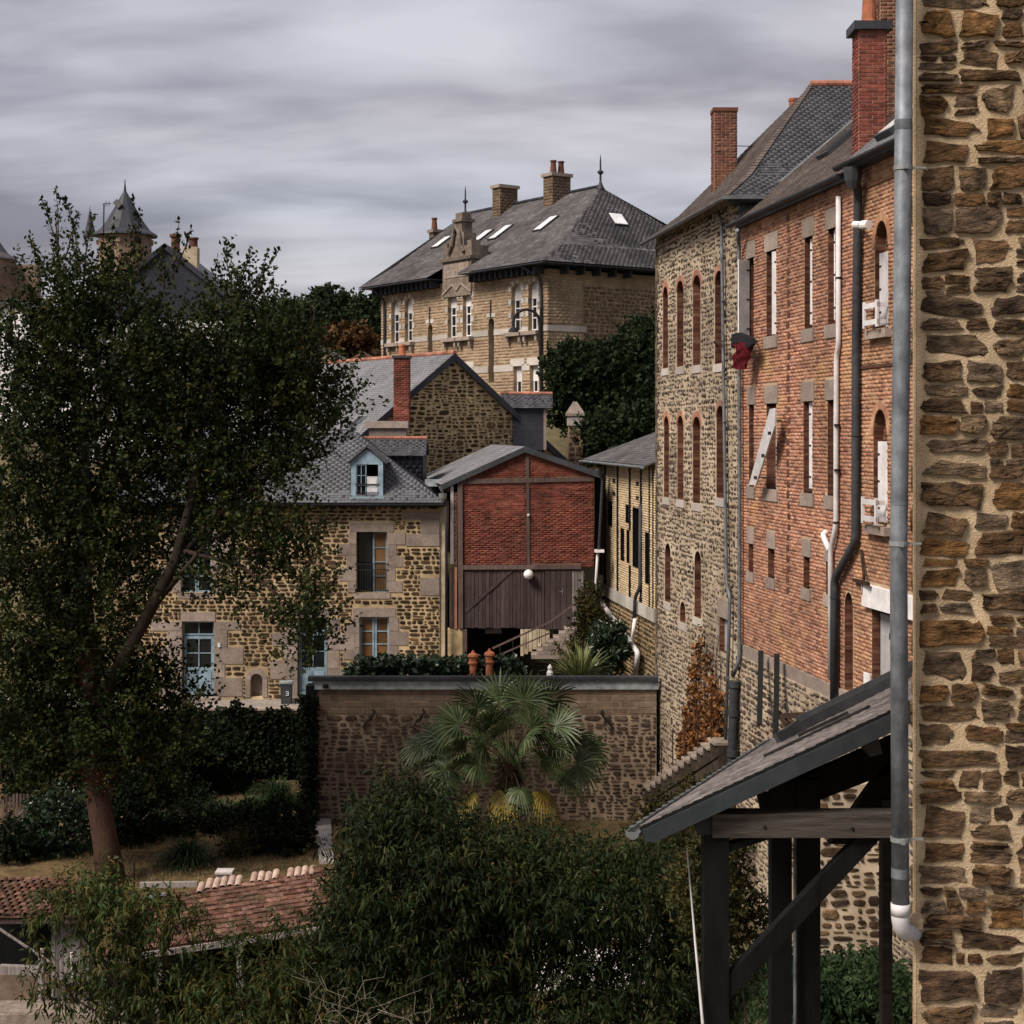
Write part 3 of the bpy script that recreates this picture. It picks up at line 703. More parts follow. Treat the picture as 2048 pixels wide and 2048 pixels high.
# ================================================================== NEAR STONE BUILDING (right edge)
t = thing('stone_building', 'rough rubble stone building with sandy mortar filling the right edge', 'building', (2.55, 10, 4.5))
NF = Fr((P(1829, 865, 10).x, 10, 0), (1, -.03, 0), ZUP)
out = [(0, 4.5), (2.6, 4.5), (2.6, 15.4), (0, 15.4)]
w_ = wall(t, 'wall', NF, out, [], M['near_mortar'], thick=.05)
ps = rubble([(.02, 4.5), (2.6, 4.5), (2.6, 15.4), (.02, 15.4)], [], .17, .006, aspect=1.9, minh=.05)
emit(w_, NF, ps, .02, BIGSTONE, M['near_stone'], 'stone', nmax=300, dj=.7, rot=.06, smooth=True)
sd = V3(.30, 1, 0).normalized(); c0 = V3(NF.O.x, 10, 4.5)
SF = Fr((c0+sd*8).to_tuple()[:2]+(0,), -sd, ZUP)
w2 = wall(t, 'side_wall', SF, [(0, 4.5), (8, 4.5), (8, 15.4), (0, 15.4)], [], M['near_mortar'], thick=.01)
emit(w2, SF, courses([(0, 4.5), (7.95, 4.5), (7.95, 15.4), (0, 15.4)], [], (.14, .26), (.22, .6), .04, split=.2, wob=.02), .02, STONE, M['near_stone'], 'stone', nmax=60, dj=.5)
part('back_wall', MB().prism(Fr((0, 0, 0), (1, 0, 0), (0, 1, 0)), [(c0.x+.05, 10.06), (5.1, 9.98), (7.5, 17.9), ((c0+sd*7.9).x+.05, 17.9)], 4.5, 15.3), M['near_mortar'], t)
# grey downpipe on its corner
t = thing('drainpipe', 'thick grey zinc downpipe with clamps and white elbow at the stone corner', 'drainpipe', P(1800, 1830, 9.85))
pp = [P(1812, -330, 9.85), P(1803, 700, 9.85), P(1797, 1100, 9.85), P(1801, 1808, 9.85)]
pi_ = part('pipe', MB().tube(pp, .0535, 20, cap=True), M['pipe_zinc'], t, smooth=True)
for yy in (336, 1087, 1678):
    x = np.interp(yy, [-330, 700, 1100, 1808], [1812, 1803, 1797, 1801]); c = P(x, yy, 9.85)
    part('clamp', MB().tube([c-ZUP*.014, c+ZUP*.014], .059, 20).fbox(Fr(c, (1, 0, 0), ZUP), -.012, .012, -.016, .016, .05, .085).fbox(Fr(c, (1, 0, 0), ZUP), .05, .14, -.006, .006, -.01, .01), M['clamp'], t)
for yy in (250, 1000, 1745):
    x = np.interp(yy, [-330, 700, 1100, 1808], [1812, 1803, 1797, 1801]); c = P(x, yy, 9.85)
    part('joint_sleeve', MB().tube([c-ZUP*.03, c+ZUP*.03], .0555, 20), M['pipe_zinc'], t)
el = [P(1801, 1806, 9.85), P(1801, 1838, 9.85), P(1803, 1852, 9.86), P(1810, 1862, 9.88), P(1822, 1866, 9.95), P(1836, 1866, 10.1)]
part('elbow', MB().tube(el, [.056, .056, .055, .054, .052, .05], 18).tube([P(1801, 1806, 9.85), P(1801, 1830, 9.85)], .059, 18), M['white_pvc'], t, smooth=True)
part('mortar_patch', MB().lathe(P(1830, 1846, 9.97), [(.01, -.05), (.05, -.03), (.055, .02), (.02, .06)], 9), M['near_mortar'], t)
# ================================================================== LEAN-TO (open timber porch) behind it
t = thing('timber_porch', 'open black timber porch with slate lean-to roof beside the stone building', 'porch', (1.9, 13.5, 4.5))
A = P(1278, 1655, 13.0); vd = V3(1, 0, .466); ed = V3(.415, .91, 0).normalized()
B = A+vd*2.75; C_ = A+ed*4.3; D_ = B+ed*4.3
rf, rfr, rpo = roof(t, [C_, A, B, D_], M['lean_slate'], th=.05, under=M['black_timber'], w=.16, e=.085, th_=0) if False else (None, None, None)
rfr = fr3(C_, A, D_); rpo = [uv(rfr, p) for p in (C_, A, B, D_)]
rf = part('roof', MB().prism(rfr, rpo, -.05, -.004), M['black_timber'], t)
slates(rf, rfr, rpo, M['lean_slate'], w=.15, e=.085, nmax=300, th=.012)
VF = Fr((A.x, A.y-.012, A.z), (1, 0, 0), ZUP)
k = .466
part('bargeboard', MB().prism(VF, [(.03, -.015), (2.9, -.015+2.87*k), (2.9, -.165+2.87*k), (.12, -.16+.09*k), (.03, -.1)], -.03, .012), M['grey_slate_paint'] if 'grey_slate_paint' in M else M['dark_pipe'], t, label='dark grey painted bargeboard')
gt = gutter(t, A-V3(.045, 0, .03)-ed*.03, C_-V3(.045, 0, .03), M['zinc'], .062)
gd = MB()
for i in range(26):
    p = A-V3(.11, 0, .02)+ed*(.1+i*.16); gd.bar(p, p+V3(.04, 0, .012), .02, .012)
part('gutter_bracket', gd, M['zinc'], t, kind='stuff')
FF = Fr((0, 13.12, 0), (1, 0, 0), ZUP)
def fpoly(fr, pts, n0, n1, nm, m): return part(nm, MB().prism(fr, fr.poly(pts), n0, n1), m, t)
def px2(fr, x0, y0, x1, y1): r = fr.rect(x0, y0, x1, y1); return r
r = FF.rect(1408, 1672, 1458, 2048); part('post', MB().fbox(FF, r[0], r[1], 4.5, r[3], -.2, 0), M['black_timber'], t)
r = FF.rect(1424, 1627, 1900, 1674); tb = part('tie_beam', MB().fbox(FF, r[0], r[1], r[2], r[3], -.19, .03), M['grey_timber'], t, label='weathered grey tie beam')
for x, y in ((1528, 1652), (1703, 1655)):
    c = FF.pt(*FF.px(x, y), .03); part('bolt', MB().lathe(c, [(.014, -.01), (.014, .01)], 8), M['dark_iron'], tb)
fpoly(FF, [(1459, 1952), (1720, 1673), (1768, 1673), (1459, 2003)], -.14, -.02, 'brace', M['black_timber'])
fpoly(FF, [(1459, 1690), (1530, 1674), (1560, 1674), (1459, 1707)], -.14, -.03, 'brace', M['black_timber'])
fpoly(FF, [(1388, 1632), (1424, 1618), (1424, 1674), (1398, 1672), (1389, 1656)], -.3, -.02, 'purlin_end', M['dark_pipe'])
fpoly(FF, [(1728, 1490), (1758, 1476), (1766, 1508), (1742, 1515)], -.3, -.02, 'purlin_end', M['dark_pipe'])
FB = Fr((0, 15.2, 0), (1, 0, 0), ZUP)
def bpost(x0, x1, ytop, nm='post'):
    r = FB.rect(x0, ytop, x1, 2048); part(nm, MB().fbox(FB, r[0], r[1], 4.5, r[3], -.2, 0), M['black_timber'], t)
bpost(1543, 1584, 1560); bpost(1594, 1641, 1560)
r = FB.rect(1585, 1672, 1592, 2048); c = FB.pt((r[0]+r[1])/2, 0, .05); pipe(t, [V3(c.x, c.y, FB.px(1588, 1672)[1]), V3(c.x, c.y, 4.5)], .018, M['pipe_zinc'], 'thin_pipe', seg=8)
fpoly(FB, [(1543, 1585), (1800, 1470), (1800, 1540), (1543, 1640)], -.16, -.03, 'rafter', M['black_timber'])
fpoly(FB, [(1516, 1590), (1545, 1590), (1545, 1650), (1530, 1650)], -.16, -.03, 'brace', M['black_timber'])
fpoly(FB, [(1660, 1690), (1790, 1505), (1790, 1600), (1720, 1690)], -.16, -.03, 'brace', M['black_timber'])
for i in range(5):
    a = A+ed*(.5+i*.85)+V3(.1, 0, -.10); part('rafter', MB().bar(a, a+vd*2.5, .08, .1), M['black_timber'], t)
r = FB.rect(1765, 1700, 1785, 1950); part('post', MB().fbox(FB, r[0], r[1], 4.5, FB.px(1775, 1600)[1], -.15, 0), M['grey_timber'], t)
# roof window and its rails
c1 = uv(rfr, rfr.pt(*rfr.px(1556, 1490))); c2 = uv(rfr, rfr.pt(*rfr.px(1790, 1374)))
def onroof(x, y, n): return rfr.pt(*rfr.px(x, y), n)
sk = part('roof_window', MB().bar(onroof(1562, 1486, .05), onroof(1830, 1352, .05), .05, .11, rfr.N), M['dark_pipe'], t)
a, b = onroof(1562, 1486, .08), onroof(1830, 1352, .08)
part('pane', MB().add([a+ed*.03, b+ed*.03, b+ed*.8, a+ed*.8], [(0, 1, 2, 3)]), M['glass_dark'], sk)
part('frame_edge', MB().bar(a+ed*.8, b+ed*.8, .05, .1, rfr.N).bar(a-ZUP*.03, a+ed*.8-ZUP*.03, .05, .09, rfr.N), M['dark_pipe'], sk)
part('snow_rail', MB().bar(onroof(1530, 1517, .02), onroof(1742, 1417, .02), .03, .03, rfr.N), M['dark_iron'], t)
part('snow_rail', MB().bar(onroof(1600, 1478, .035), onroof(1700, 1432, .035), .02, .03, rfr.N), M['dark_iron'], t)
# thin white rod leaning beside the porch
o = part('rod', MB().tube([P(1374, 1695, 13.4), P(1390, 1880, 13.2), P(1408, 2075, 13.0)], [.006, .009, .013], 8), M['white_pvc']); tag(o, 'thin white rod leaning beside the black porch post', 'rod')
# ================================================================== THE RIGHT ROW
RW = Fr((6.43, 34.8, 0), (.148, -1, 0), ZUP)
def ru(x): return RW.px(x, 865)[0]
def rp(x, y, n=.12): return RW.off(n).pt(*RW.off(n).px(x, y))
def rrect(x0, y0, x1, y1): return RW.rect(x0, y0, x1, y1)
BASE = 6.46
BKD = -7.5
def infill(parent, fr, poly, depth, m, mm, nm='blocked_opening', bh=.075, bw=.2):
    p = part(nm, face(fr, poly, [], -depth), mm, parent)
    emit(p, fr.off(-depth), courses(poly, [], (bh, bh), (bw, bw), .012, bond=True, minw=.05), .01, BRICK, m, 'brick', nmax=0)
# ---- tall rubble house with blind windows
t = thing('rubble_house', 'tall rubble stone house with narrow arched blind windows and hipped slate roof', 'house', RW.pt((ru(1312)+ru(1478))/2, 0))
uL, uR, top = ru(1312), ru(1478), CZ+5.84
wins = [(1326, 573, 1336, 736), (1354, 561, 1367, 733), (1386, 550, 1401, 730), (1430, 541, 1446, 727), (1328, 832, 1338, 994), (1355, 831, 1367, 999), (1386, 833, 1401, 1006), (1433, 811, 1449, 996), (1330, 1086, 1341, 1204), (1389, 1102, 1402, 1235), (1360, 1203, 1371, 1245)]
rs = [rrect(*q) for q in wins]; ars = [archpoly(q, .3 if q[1]-q[0] > .4 else None) for q in rs]
dr = rrect(1439, 1237, 1457, 1305)
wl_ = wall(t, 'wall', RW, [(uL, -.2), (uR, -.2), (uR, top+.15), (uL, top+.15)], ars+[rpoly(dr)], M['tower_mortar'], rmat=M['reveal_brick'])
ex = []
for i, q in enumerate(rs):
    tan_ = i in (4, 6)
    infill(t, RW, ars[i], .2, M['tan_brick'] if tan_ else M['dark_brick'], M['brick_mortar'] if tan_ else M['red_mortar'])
    s = (q[0]-.1, q[1]+.1, q[2]-.22, q[2]-.02); ex.append(rpoly(s)); part('sill', MB().fbox(RW, *s, -.2, .03), M['pale_granite'], t)
    # brick head over the arch
    n = 9; mb = MB(); c = ((q[0]+q[1])/2, q[3]-(q[1]-q[0])/2*1.0); R0 = (q[1]-q[0])/2; 
    vo = [(c[0]+math.cos(math.pi*j/n)*(R0+.12), q[3]-.28+math.sin(math.pi*j/n)*(.28+.16)) for j in range(n+1)]
    vi_ = [(c[0]+math.cos(math.pi*j/n)*R0, q[3]-.28+math.sin(math.pi*j/n)*.28) for j in range(n+1)]
    if i < 8:
        for j in range(n): mb.prism(RW, [vi_[j], vo[j], vo[j+1], vi_[j+1]], -.05, .012)
        part('arch_head', mb, M['brick'], t); ex.append(vo+[(vo[-1][0], vo[-1][1]-.05), (vo[0][0], vo[0][1]-.05)])
    ex.append(ars[i])
ex += [rpoly(b) for b in surround(t, RW, dr, M['granite'], jamb=(.2, .25), lint=.5, ext=.2, sill=0, bh=.7)]
ex.append(rpoly(dr)); part('door', MB().fbox(RW, dr[0], dr[1], dr[2], dr[3], -.2, -.14), M['grey_paint'], t)
ps = rubble([(uL, -.2), (uR, -.2), (uR, top), (uL, top)], ex, .165, .055, aspect=1.25)
emit(wl_, RW, ps, .024, RUBBLE, M['tower_stone'], 'stone', nmax=300, dj=.6, rot=.22)
part('body', MB().fbox(RW, uL+.02, uR-.05, 0, top+.15, BKD, -.42), M['tower_mortar'], t)
# quoin edge on the far corner
quoins(t, RW, uL, 1, 2, top-.2, M['tower_stone'], w=(.18, .34), h=.22, seed=9)
NEf = Fr(RW.pt(uR, 0)+V3(0, 0, 0), (.99, .147, 0), ZUP)
part('render_patch', MB().fbox(NEf, .0, 6, CZ+4.6, top-.02, -.1, .015), M['zinc'], t)
# roof
eN = V3(5.28, 39.35, top-.02); eF = V3(4.02, 49.0, top-.02); ap = P(1623, 170, 44.1); rg = V3(13, 44.1, ap.z)
mN = eN.lerp(ap, .22)+V3(.05, 0, -.16); mF = eF.lerp(ap, .22)+V3(.05, 0, -.16)
for pts, nm, kx in (([eN, V3(13, 39.35, top-.02), V3(13, mN.y, mN.z), mN], 'roof', 1), ([mN, V3(13, mN.y, mN.z), rg, ap], 'roof', 1)):
    roof(t, pts, M['slate'], w=.21, e=.125, nmax=200, th=.018, minpx=9)
for pts in ([eF, eN, mN, mF], [mF, mN, ap]):
    roof(t, pts, M['brown_slate'], w=.21, e=.13, nmax=0, th=.018)
hp = MB()
for a, b in ((eN, mN), (mN, ap)):
    k = int((b-a).length/.16)
    for i in range(k): hp.bar(a.lerp(b, i/k)+ZUP*.03, a.lerp(b, (i+1)/k)+ZUP*.015, .14, .02, V3(-.3, -.5, 1))
part('hip_slates', hp, M['brown_slate'], t, kind='stuff')
part('eave_soffit', MB().prism(Fr((0, 0, top-.16), (1, 0, 0), (0, 1, 0)), [(5.32, 39.4), (13, 39.4), (13, 40.3), (5.6, 40.3)], 0, .1), M['dark_pipe'], t)
for i in range(9):
    a = ap+V3(-.03+i*.42, 0, .03); r_ = part('ridge_tile', MB().tube([a, a+V3(.41, 0, 0)], .1, 10).tube([a+V3(.38, 0, 0), a+V3(.45, 0, 0)], .115, 10), M['ridge_tile'], t)
gutter(t, eF+V3(-.06, 0, -.03), eN+V3(-.06, 0, -.03), M['zinc'], .075)
part('gutter', MB().bar(eN+V3(-.1, -.03, -.04), V3(10, 39.3, top-.06), .09, .09), M['zinc'], t)
part('flashing', MB().prism(Fr((0, 39.6, 0), (1, 0, 0), ZUP), Fr((0, 39.6, 0), (1, 0, 0), ZUP).poly([(1533, 381), (1560, 381), (1548, 400), (1529, 400)]), -.02, .0), M['pale_zinc'], t)
def chimney(parent, c, w, d, z0, z1, bm, mm, cap=.0, axis=(1, 0, 0), nmax=0, name='chimney', flare=.04):
    """brick stack: core with bricks on four faces; c = centre (x,y)"""
    ax = Vector(axis).normalized(); ay = V3(-ax.y, ax.x, 0); c = V3(c[0], c[1], 0)
    fl = Fr(c, ax, ay)
    core = part(name, MB().fbox(fl, -w/2, w/2, -d/2, d/2, z0, z1), mm, parent)
    for fr, W in ((Fr(c-ay*d/2, ax, ZUP), w), (Fr(c-ax*w/2, -ay, ZUP), d), (Fr(c+ax*w/2, ay, ZUP), d), (Fr(c+ay*d/2, -ax, ZUP), w)):
        emit(core, fr, courses([(-W/2, z0), (W/2, z0), (W/2, z1), (-W/2, z1)], [], (.078, .078), (.235, .235), .012, bond=True, minw=.05), .01, BRICK, bm, 'brick', nmax=nmax)
    if cap:
        part('cap', MB().fbox(fl, -w/2-flare, w/2+flare, -d/2-flare, d/2+flare, z1, z1+cap), M['dark_pipe'] if flare > .06 else bm, core)
    return core
def pot(parent, x, y, z, h, r0, r1, m='terracotta'):
    part('chimney_pot', MB().lathe((x, y, z), [(r0, 0), (r0, .06), (r0*.92, .08), (r1, h-.1), (r1*1.15, h-.08), (r1*1.15, h), (r1*.8, h), (r1*.8, h-.2)], 14), M[m], parent)
zc = lambda y, Z: CZ-(y-HY)/F*Z
ch = chimney(t, (P(1451, 300, 44.6).x, 44.9), .64, .6, zc(400, 44.6), zc(222, 44.6), M['dark_brick'], M['chimney_mortar'], .1, flare=.03, nmax=60)
o = part('stay_rod', MB().tube([P(1474, 292, 44.8), P(1523, 293, 44.8)], .012, 6), M['dark_iron'], t)
ch2 = chimney(t, (P(1590, 260, 47).x+.2, 47.2), .75, .6, zc(330, 47), zc(238, 47), M['dark_brick'], M['red_mortar'], .1, flare=.14); pot(ch2, P(1588, 230, 47).x, 47.1, zc(238, 47), .62, .15, .13)
# pipes on the rubble house
pipe(t, [rp(1437, 424, .1), rp(1443, 450, .1), rp(1450, 950, .1), rp(1453, 1165, .1), rp(1460, 1195, .12), rp(1451, 1490, .16)], .045, M['pipe_zinc'], clamps=[(rp(1446.5, 600, .1), ZUP), (rp(1450, 842, .1), ZUP), (rp(1457, 1355, .13), ZUP)])
part('iron_bracket', MB().bar(RW.pt(*RW.px(1427, 683), 0), rp(1446, 682, .35), .03, .03), M['rust_iron'], t)
# ---- long brick house
t2 = thing('brick_house', 'long orange brick house with granite lintels and tall white shutters', 'house', RW.pt((ru(1478)+ru(1708))/2, 0))
uL, uR, etop = ru(1479.5), ru(1708), CZ+5.2
W1 = [(1496, 511, 1508, 676), (1533, 503, 1553, 674), (1609, 474, 1625, 659), (1656, 460, 1671, 650)]
W2 = [(1498, 809, 1508, 972), (1533, 806, 1553, 982), (1607, 803, 1625, 986), (1655, 800, 1670, 989)]
W3 = [(1497, 1089, 1507, 1146), (1536, 1096, 1549, 1154), (1607, 1113, 1620, 1176), (1652, 1123, 1664, 1190)]
rs = [[rrect(*q) for q in row] for row in (W1, W2, W3)]
# level the rows
for row in rs:
    v0 = sum(q[2] for q in row)/4; v1 = sum(q[3] for q in row)/4
    for i, q in enumerate(row): row[i] = (q[0], q[1], v0, v1)
allr = [q for row in rs for q in row]
A3 = rrect(1689, 1184, 1706, 1390); A3 = (A3[0], A3[1], BASE+.02, A3[3]); A3p = archpoly(A3, .35)
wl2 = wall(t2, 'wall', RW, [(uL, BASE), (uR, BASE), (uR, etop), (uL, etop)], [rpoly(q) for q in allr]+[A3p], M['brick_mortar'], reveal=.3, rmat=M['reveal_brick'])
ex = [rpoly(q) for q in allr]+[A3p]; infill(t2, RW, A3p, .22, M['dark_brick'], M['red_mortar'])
for ri, row in enumerate(rs):
    for ci, q in enumerate(row):
        e_ = .13 if ri < 2 else .08
        lh = .42 if ri < 2 else .38; shh = .28 if ri < 2 else .25
        lt = (q[0]-e_, q[1]+e_, q[3], q[3]+lh); sl_ = (q[0]-e_, q[1]+e_, q[2]-shh, q[2])
        for nm, b in (('lintel', lt), ('sill', sl_)):
            part(nm, MB().fbox(RW, b[0]+.004, b[1]-.004, b[2], b[3], -.3, .02 if nm == 'lintel' else .045), M['granite'], t2); ex.append(rpoly(b))
        closed_brick = (ri == 2) or (ri == 1 and ci == 0)
        if closed_brick: infill(t2, RW, rpoly(q), .18, M['dark_brick'], M['red_mortar'])
        else: window(t2, RW, q, .29, M['white_paint'], M['glass_dark'], 2, 3)
def shutter(parent, fr, hinge_u, v0, v1, w, ang, side, m, n=0., cross=True):
    """leaf hinged at hinge_u, opened by ang from the wall plane; side +1 opens towards +U"""
    d = fr.U*side*math.cos(ang)+fr.N*math.sin(ang); f2 = Fr(fr.pt(hinge_u, 0, n), d, fr.V)
    mb = MB().fbox(f2, 0, w, v0, v1, -.018, .018); sh = part('shutter', mb, m, parent)
    if cross:
        for vh in (v0+.25, (v0+v1)/2, v1-.25): part('hinge', MB().fbox(f2, .0, .1, vh-.02, vh+.02, -.024, .024), M['dark_iron'], sh)
    return sh
R1, R2 = rs[0], rs[1]
# leaves stand half open inside the reveals (they face the camera side)
shutter(t2, RW, R1[0][0]+.02, R1[0][2]+.03, R1[0][3]-.03, .36, 1.1, 1, M['white_paint'], -.02)
shutter(t2, RW, R1[1][1]-.015, R1[1][2]+.03, R1[1][3]-.05, .22, 2.9, 1, M['white_paint'], -.03)
for q in (R1[2], R1[3], R2[2], R2[3]):
    shutter(t2, RW, q[0]+.16, q[2]+.1, q[3]-.03, (q[1]-q[0])*.72, -.12, 1, M['white_paint'], -.09)
# white shutter leaf swung out, hanging askew
a, b, c, d = (rp(1547, 815, .06), rp(1552, 850, .06), rp(1511, 969, .75), rp(1500, 970, .75))
q = R2[1]
f2 = fr3(RW.pt(q[0]+.05, q[2]+.02, .62), RW.pt(q[0]+.30, q[2]+.02, .66), RW.pt(q[0]+.1, q[3]-.05, .0))
hh = (RW.pt(q[0]+.1, q[3]-.05, .0)-f2.O).length
RWo = RW.off(.32)
ah = MB(); qp = [(1541, 818), (1552, 816), (1551, 852), (1513, 970), (1499, 970)]
sw = part('swung_shutter', ah.prism(RWo, RWo.poly(qp), -.02, .02), M['white_paint'], t2, label='white shutter hanging askew')
for x, y in ((1541, 866), (1528, 911), (1513, 955)): part('hinge', MB().fbox(RWo, *[z for z in (RWo.px(x-3, y)[0], RWo.px(x+3, y)[0], RWo.px(x, y+3)[1], RWo.px(x, y-3)[1])], -.03, .03), M['dark_iron'], sw)
part('stay', MB().tube([RWo.pt(*RWo.px(1518, 955)), RW.pt(*RW.px(1552, 955), 0)], .015, 6).tube([RWo.pt(*RWo.px(1550, 841)), RW.pt(*RW.px(1563, 841), 0)], .02, 6), M['dark_iron'], t2)
# bricks
ps = courses([(uL, BASE+.01), (uR, BASE+.01), (uR, etop-.12), (uL, etop-.12)], ex, (.078, .078), (.225, .225), .015, bond=True, minw=.06)
emit(wl2, RW, ps, .012, BRICK, M['brick'], 'brick', nmax=300, dj=.6, rot=.006)
part('body', MB().fbox(RW, uL, uR, 0, etop-.1, BKD, -.42), M['brick_mortar'], t2)
bd = (uL, uR+3.8, BASE-.28, BASE)
k = int((bd[1]-bd[0])/.85)
for i in range(k): part('band_stone', MB().fbox(RW, bd[0]+i*.85+.006, bd[0]+(i+1)*.85-.006, bd[2], bd[3], -.3, .05), M['granite'], t2)
# toothing scar between the two brick builds
sc = MB(); r_ = random.Random(4)
for v in np.arange(BASE+1.6, etop-.4, .24):
    u = ru(1578)+r_.uniform(-.06, .06); sc.prism(RW, [(u-.09, v), (u+.08, v+.02), (u+.1, v+.1), (u+.02, v+.16), (u-.1, v+.12)], -.05, .022)
part('toothing_stones', sc, M['dark_brick'], t2, kind='stuff')
# roof
up = V3(.99, .146, 0); slope = math.tan(math.radians(40)); e0 = RW.pt(uL-.05, etop, .2); e1 = RW.pt(uR, etop, .2)
rise = lambda d: up*d+ZUP*(d*slope)
roof(t2, [e0, e1, e1+rise(4.4), e0+rise(4.4)], M['brown_slate'], w=.2, e=.11, nmax=150, th=.016, minpx=9)
gutter(t2, RW.pt(uL-.1, etop-.03, .28), RW.pt(uR, etop-.03, .28), M['dark_pipe'], .085)
part('eave_board', MB().fbox(RW, uL, uR, etop-.13, etop-.03, -.1, .12), M['dark_pipe'], t2)
vf = fr3(e0, e1, e0+rise(2)); c1 = vf.px(1645, 316); 
sw_ = part('roof_window', MB().fbox(vf, c1[0]-.05, c1[0]+.7, c1[1]-.1, c1[1]+.95, .0, .12), M['dark_pipe'], t2); part('pane', MB().fbox(vf, c1[0]+.02, c1[0]+.63, c1[1], c1[1]+.85, .12, .13), M['glass_dark'], sw_)
part('verge_tile', MB().bar(e0+ZUP*.02, e0+rise(4.4)+ZUP*.02, .1, .05), M['pale_zinc'], t2)
# ---- near brick house with arched windows
t3 = thing('arched_brick_house', 'orange brick house with arched windows and white shutters beside the grey downpipe', 'house', RW.pt(ru(1770), 0))
uL3, uR3 = uR, uR+4.6
A1 = rrect(1750, 425, 1777, 660); A2 = rrect(1747, 820, 1775, 1052)
A1 = (A1[0], A1[1], CZ+2.0, CZ+4.05); A2 = (A2[0], A2[1], CZ-1.75, CZ+.45)
DR = rrect(1744, 1226, 1830, 1372); DR = (DR[0], DR[0]+1.5, BASE+.3, DR[3])
aps = [archpoly(A1, .5), archpoly(A2, .5), rpoly(DR)]
E3 = etop+.12
wl3 = wall(t3, 'wall', RW, [(uL3, BASE), (uR3, BASE), (uR3, E3), (uL3, E3)], aps, M['brick_mortar'], reveal=.3, rmat=M['reveal_brick'])
ex = list(aps)
for q in (A1, A2):
    pl = archpoly(q, .5)
    top_ = [p for p in pl if p[1] > q[3]-.62]; 
    infill(t3, RW, [(q[0], q[3]-.62), (q[1], q[3]-.62)]+[p for p in pl[2:]], .2, M['dark_brick'], M['red_mortar'])
    window(t3, RW, (q[0], q[1], q[2], q[3]-.62), .28, M['white_paint'], M['glass_dark'], 1, 3)
    shutter(t3, RW, q[0]+.2, q[2]+.05, q[3]-.62, (q[1]-q[0])*.74, .02, 1, M['white_paint'], -.03)
    b = grow((q[0], q[1], q[2]-.2, q[2]-.04), .18, 0); part('sill', MB().fbox(RW, *b, -.3, .14), M['granite'], t3); ex.append(rpoly(b))
    n = 11; R0 = (q[1]-q[0])/2; cx = (q[0]+q[1])/2
    vo = [(cx+math.cos(math.pi*j/n)*(R0+.14), q[3]-.5+math.sin(math.pi*j/n)*.66) for j in range(n+1)]; vi_ = [(cx+math.cos(math.pi*j/n)*R0, q[3]-.5+math.sin(math.pi*j/n)*.5) for j in range(n+1)]
    for j in range(n): part('arch_brick', MB().prism(RW, [vi_[j], vo[j], vo[j+1], vi_[j+1]], -.05, .016), M['near_brick'], t3)
    ex.append(vo)
# white flower-box rails under the arched windows
for q, yy in ((A1, 640), (A2, 1035)):
    b = MB(); u0, u1 = q[0]-.03, q[1]+.02; v0 = q[2]+.05; n0, n1 = .05, .22
    for n_ in (n1,):
        b.fbox(RW, u0, u1, v0+.32, v0+.42, n_-.02, n_+.02); b.fbox(RW, u0, u1, v0, v0+.1, n_-.02, n_+.02)
        for u in (u0, u1-.08): b.fbox(RW, u, u+.08, v0-.05, v0+.46, n_-.022, n_+.022)
    for u in (u0+.02, u1-.06):
        b.fbox(RW, u, u+.04, v0+.33, v0+.41, n0, n1); b.fbox(RW, u, u+.04, v0+.01, v0+.09, n0, n1)
    part('balcony_rail', b, M['white_paint'], t3)
# white lintel board and doors
for i in range(2):
    u0 = DR[0]+.06+i*.72; dl = part('door', MB().fbox(RW, u0, u0+.68, DR[2], DR[3]-.12, -.2, -.15).fbox(RW, u0+.08, u0+.60, DR[2]+.2, DR[3]-.5, -.15, -.135), M['grey_paint'], t3)
    part('handle', MB().fbox(RW, u0+.56, u0+.62, DR[2]+1.0, DR[2]+1.12, -.15, -.1), M['dark_iron'], dl)
part('signboard', MB().fbox(RW, DR[0]-.25, DR[1]+1.2, DR[3]+.0, DR[3]+.42, -.05, .12), M['white_paint'], t3); ex.append(rpoly((DR[0]-.25, DR[1]+1.2, DR[3], DR[3]+.42)))
part('lamp_arm', MB().tube([rp(1722, 1100, .06), rp(1728, 1150, .1), rp(1726, 1190, .1)], .03, 8).bar(rp(1708, 1160, .06), rp(1737, 1168, .2), .06, .07), M['rust_iron'], t3)
part('grille', MB().fbox(RW, DR[0]-.3, DR[0]-.02, BASE+.2, BASE+.55, .02, .06), M['white_paint'], t3)
for vv in (E3-.55, A1[2]-.75): 
    b = (uL3+.12, uR3, vv, vv+.06); part('string_course', MB().fbox(RW, *b, -.02, .04), M['dark_brick'], t3); ex.append(rpoly(b))
ps = courses([(uL3, BASE+.01), (uR3, BASE+.01), (uR3, E3-.05), (uL3, E3-.05)], ex, (.078, .078), (.225, .225), .015, bond=True, minw=.06)
emit(wl3, RW, ps, .012, BRICK, M['near_brick'], 'brick', nmax=300, dj=.6, rot=.006)
part('body', MB().fbox(RW, uL3, uR3, 0, E3-.1, BKD, -.42), M['brick_mortar'], t3)
e0 = RW.pt(uL3+.02, E3, .28); e1 = RW.pt(uR3, E3, .28)
roof(t3, [e0, e1, e1+rise(4.4), e0+rise(4.4)], M['sky_sheen_slate'], w=.2, e=.11, nmax=0, th=.016)  # left-facing slope, sky reflection in its colour
gutter(t3, RW.pt(uL3-.05, E3-.02, .36), RW.pt(uR3, E3-.02, .36), M['dark_pipe'], .085)
part('eave_board', MB().fbox(RW, uL3, uR3, E3-.14, E3-.02, -.1, .22), M['dark_pipe'], t3)
cb = chimney(t3, (P(1745, 200, 32.6).x, 32.9), .56, .6, zc(345, 32.6), zc(60, 32.6), M['red_brick'], M['chimney_mortar'], .17, flare=.11, nmax=130)
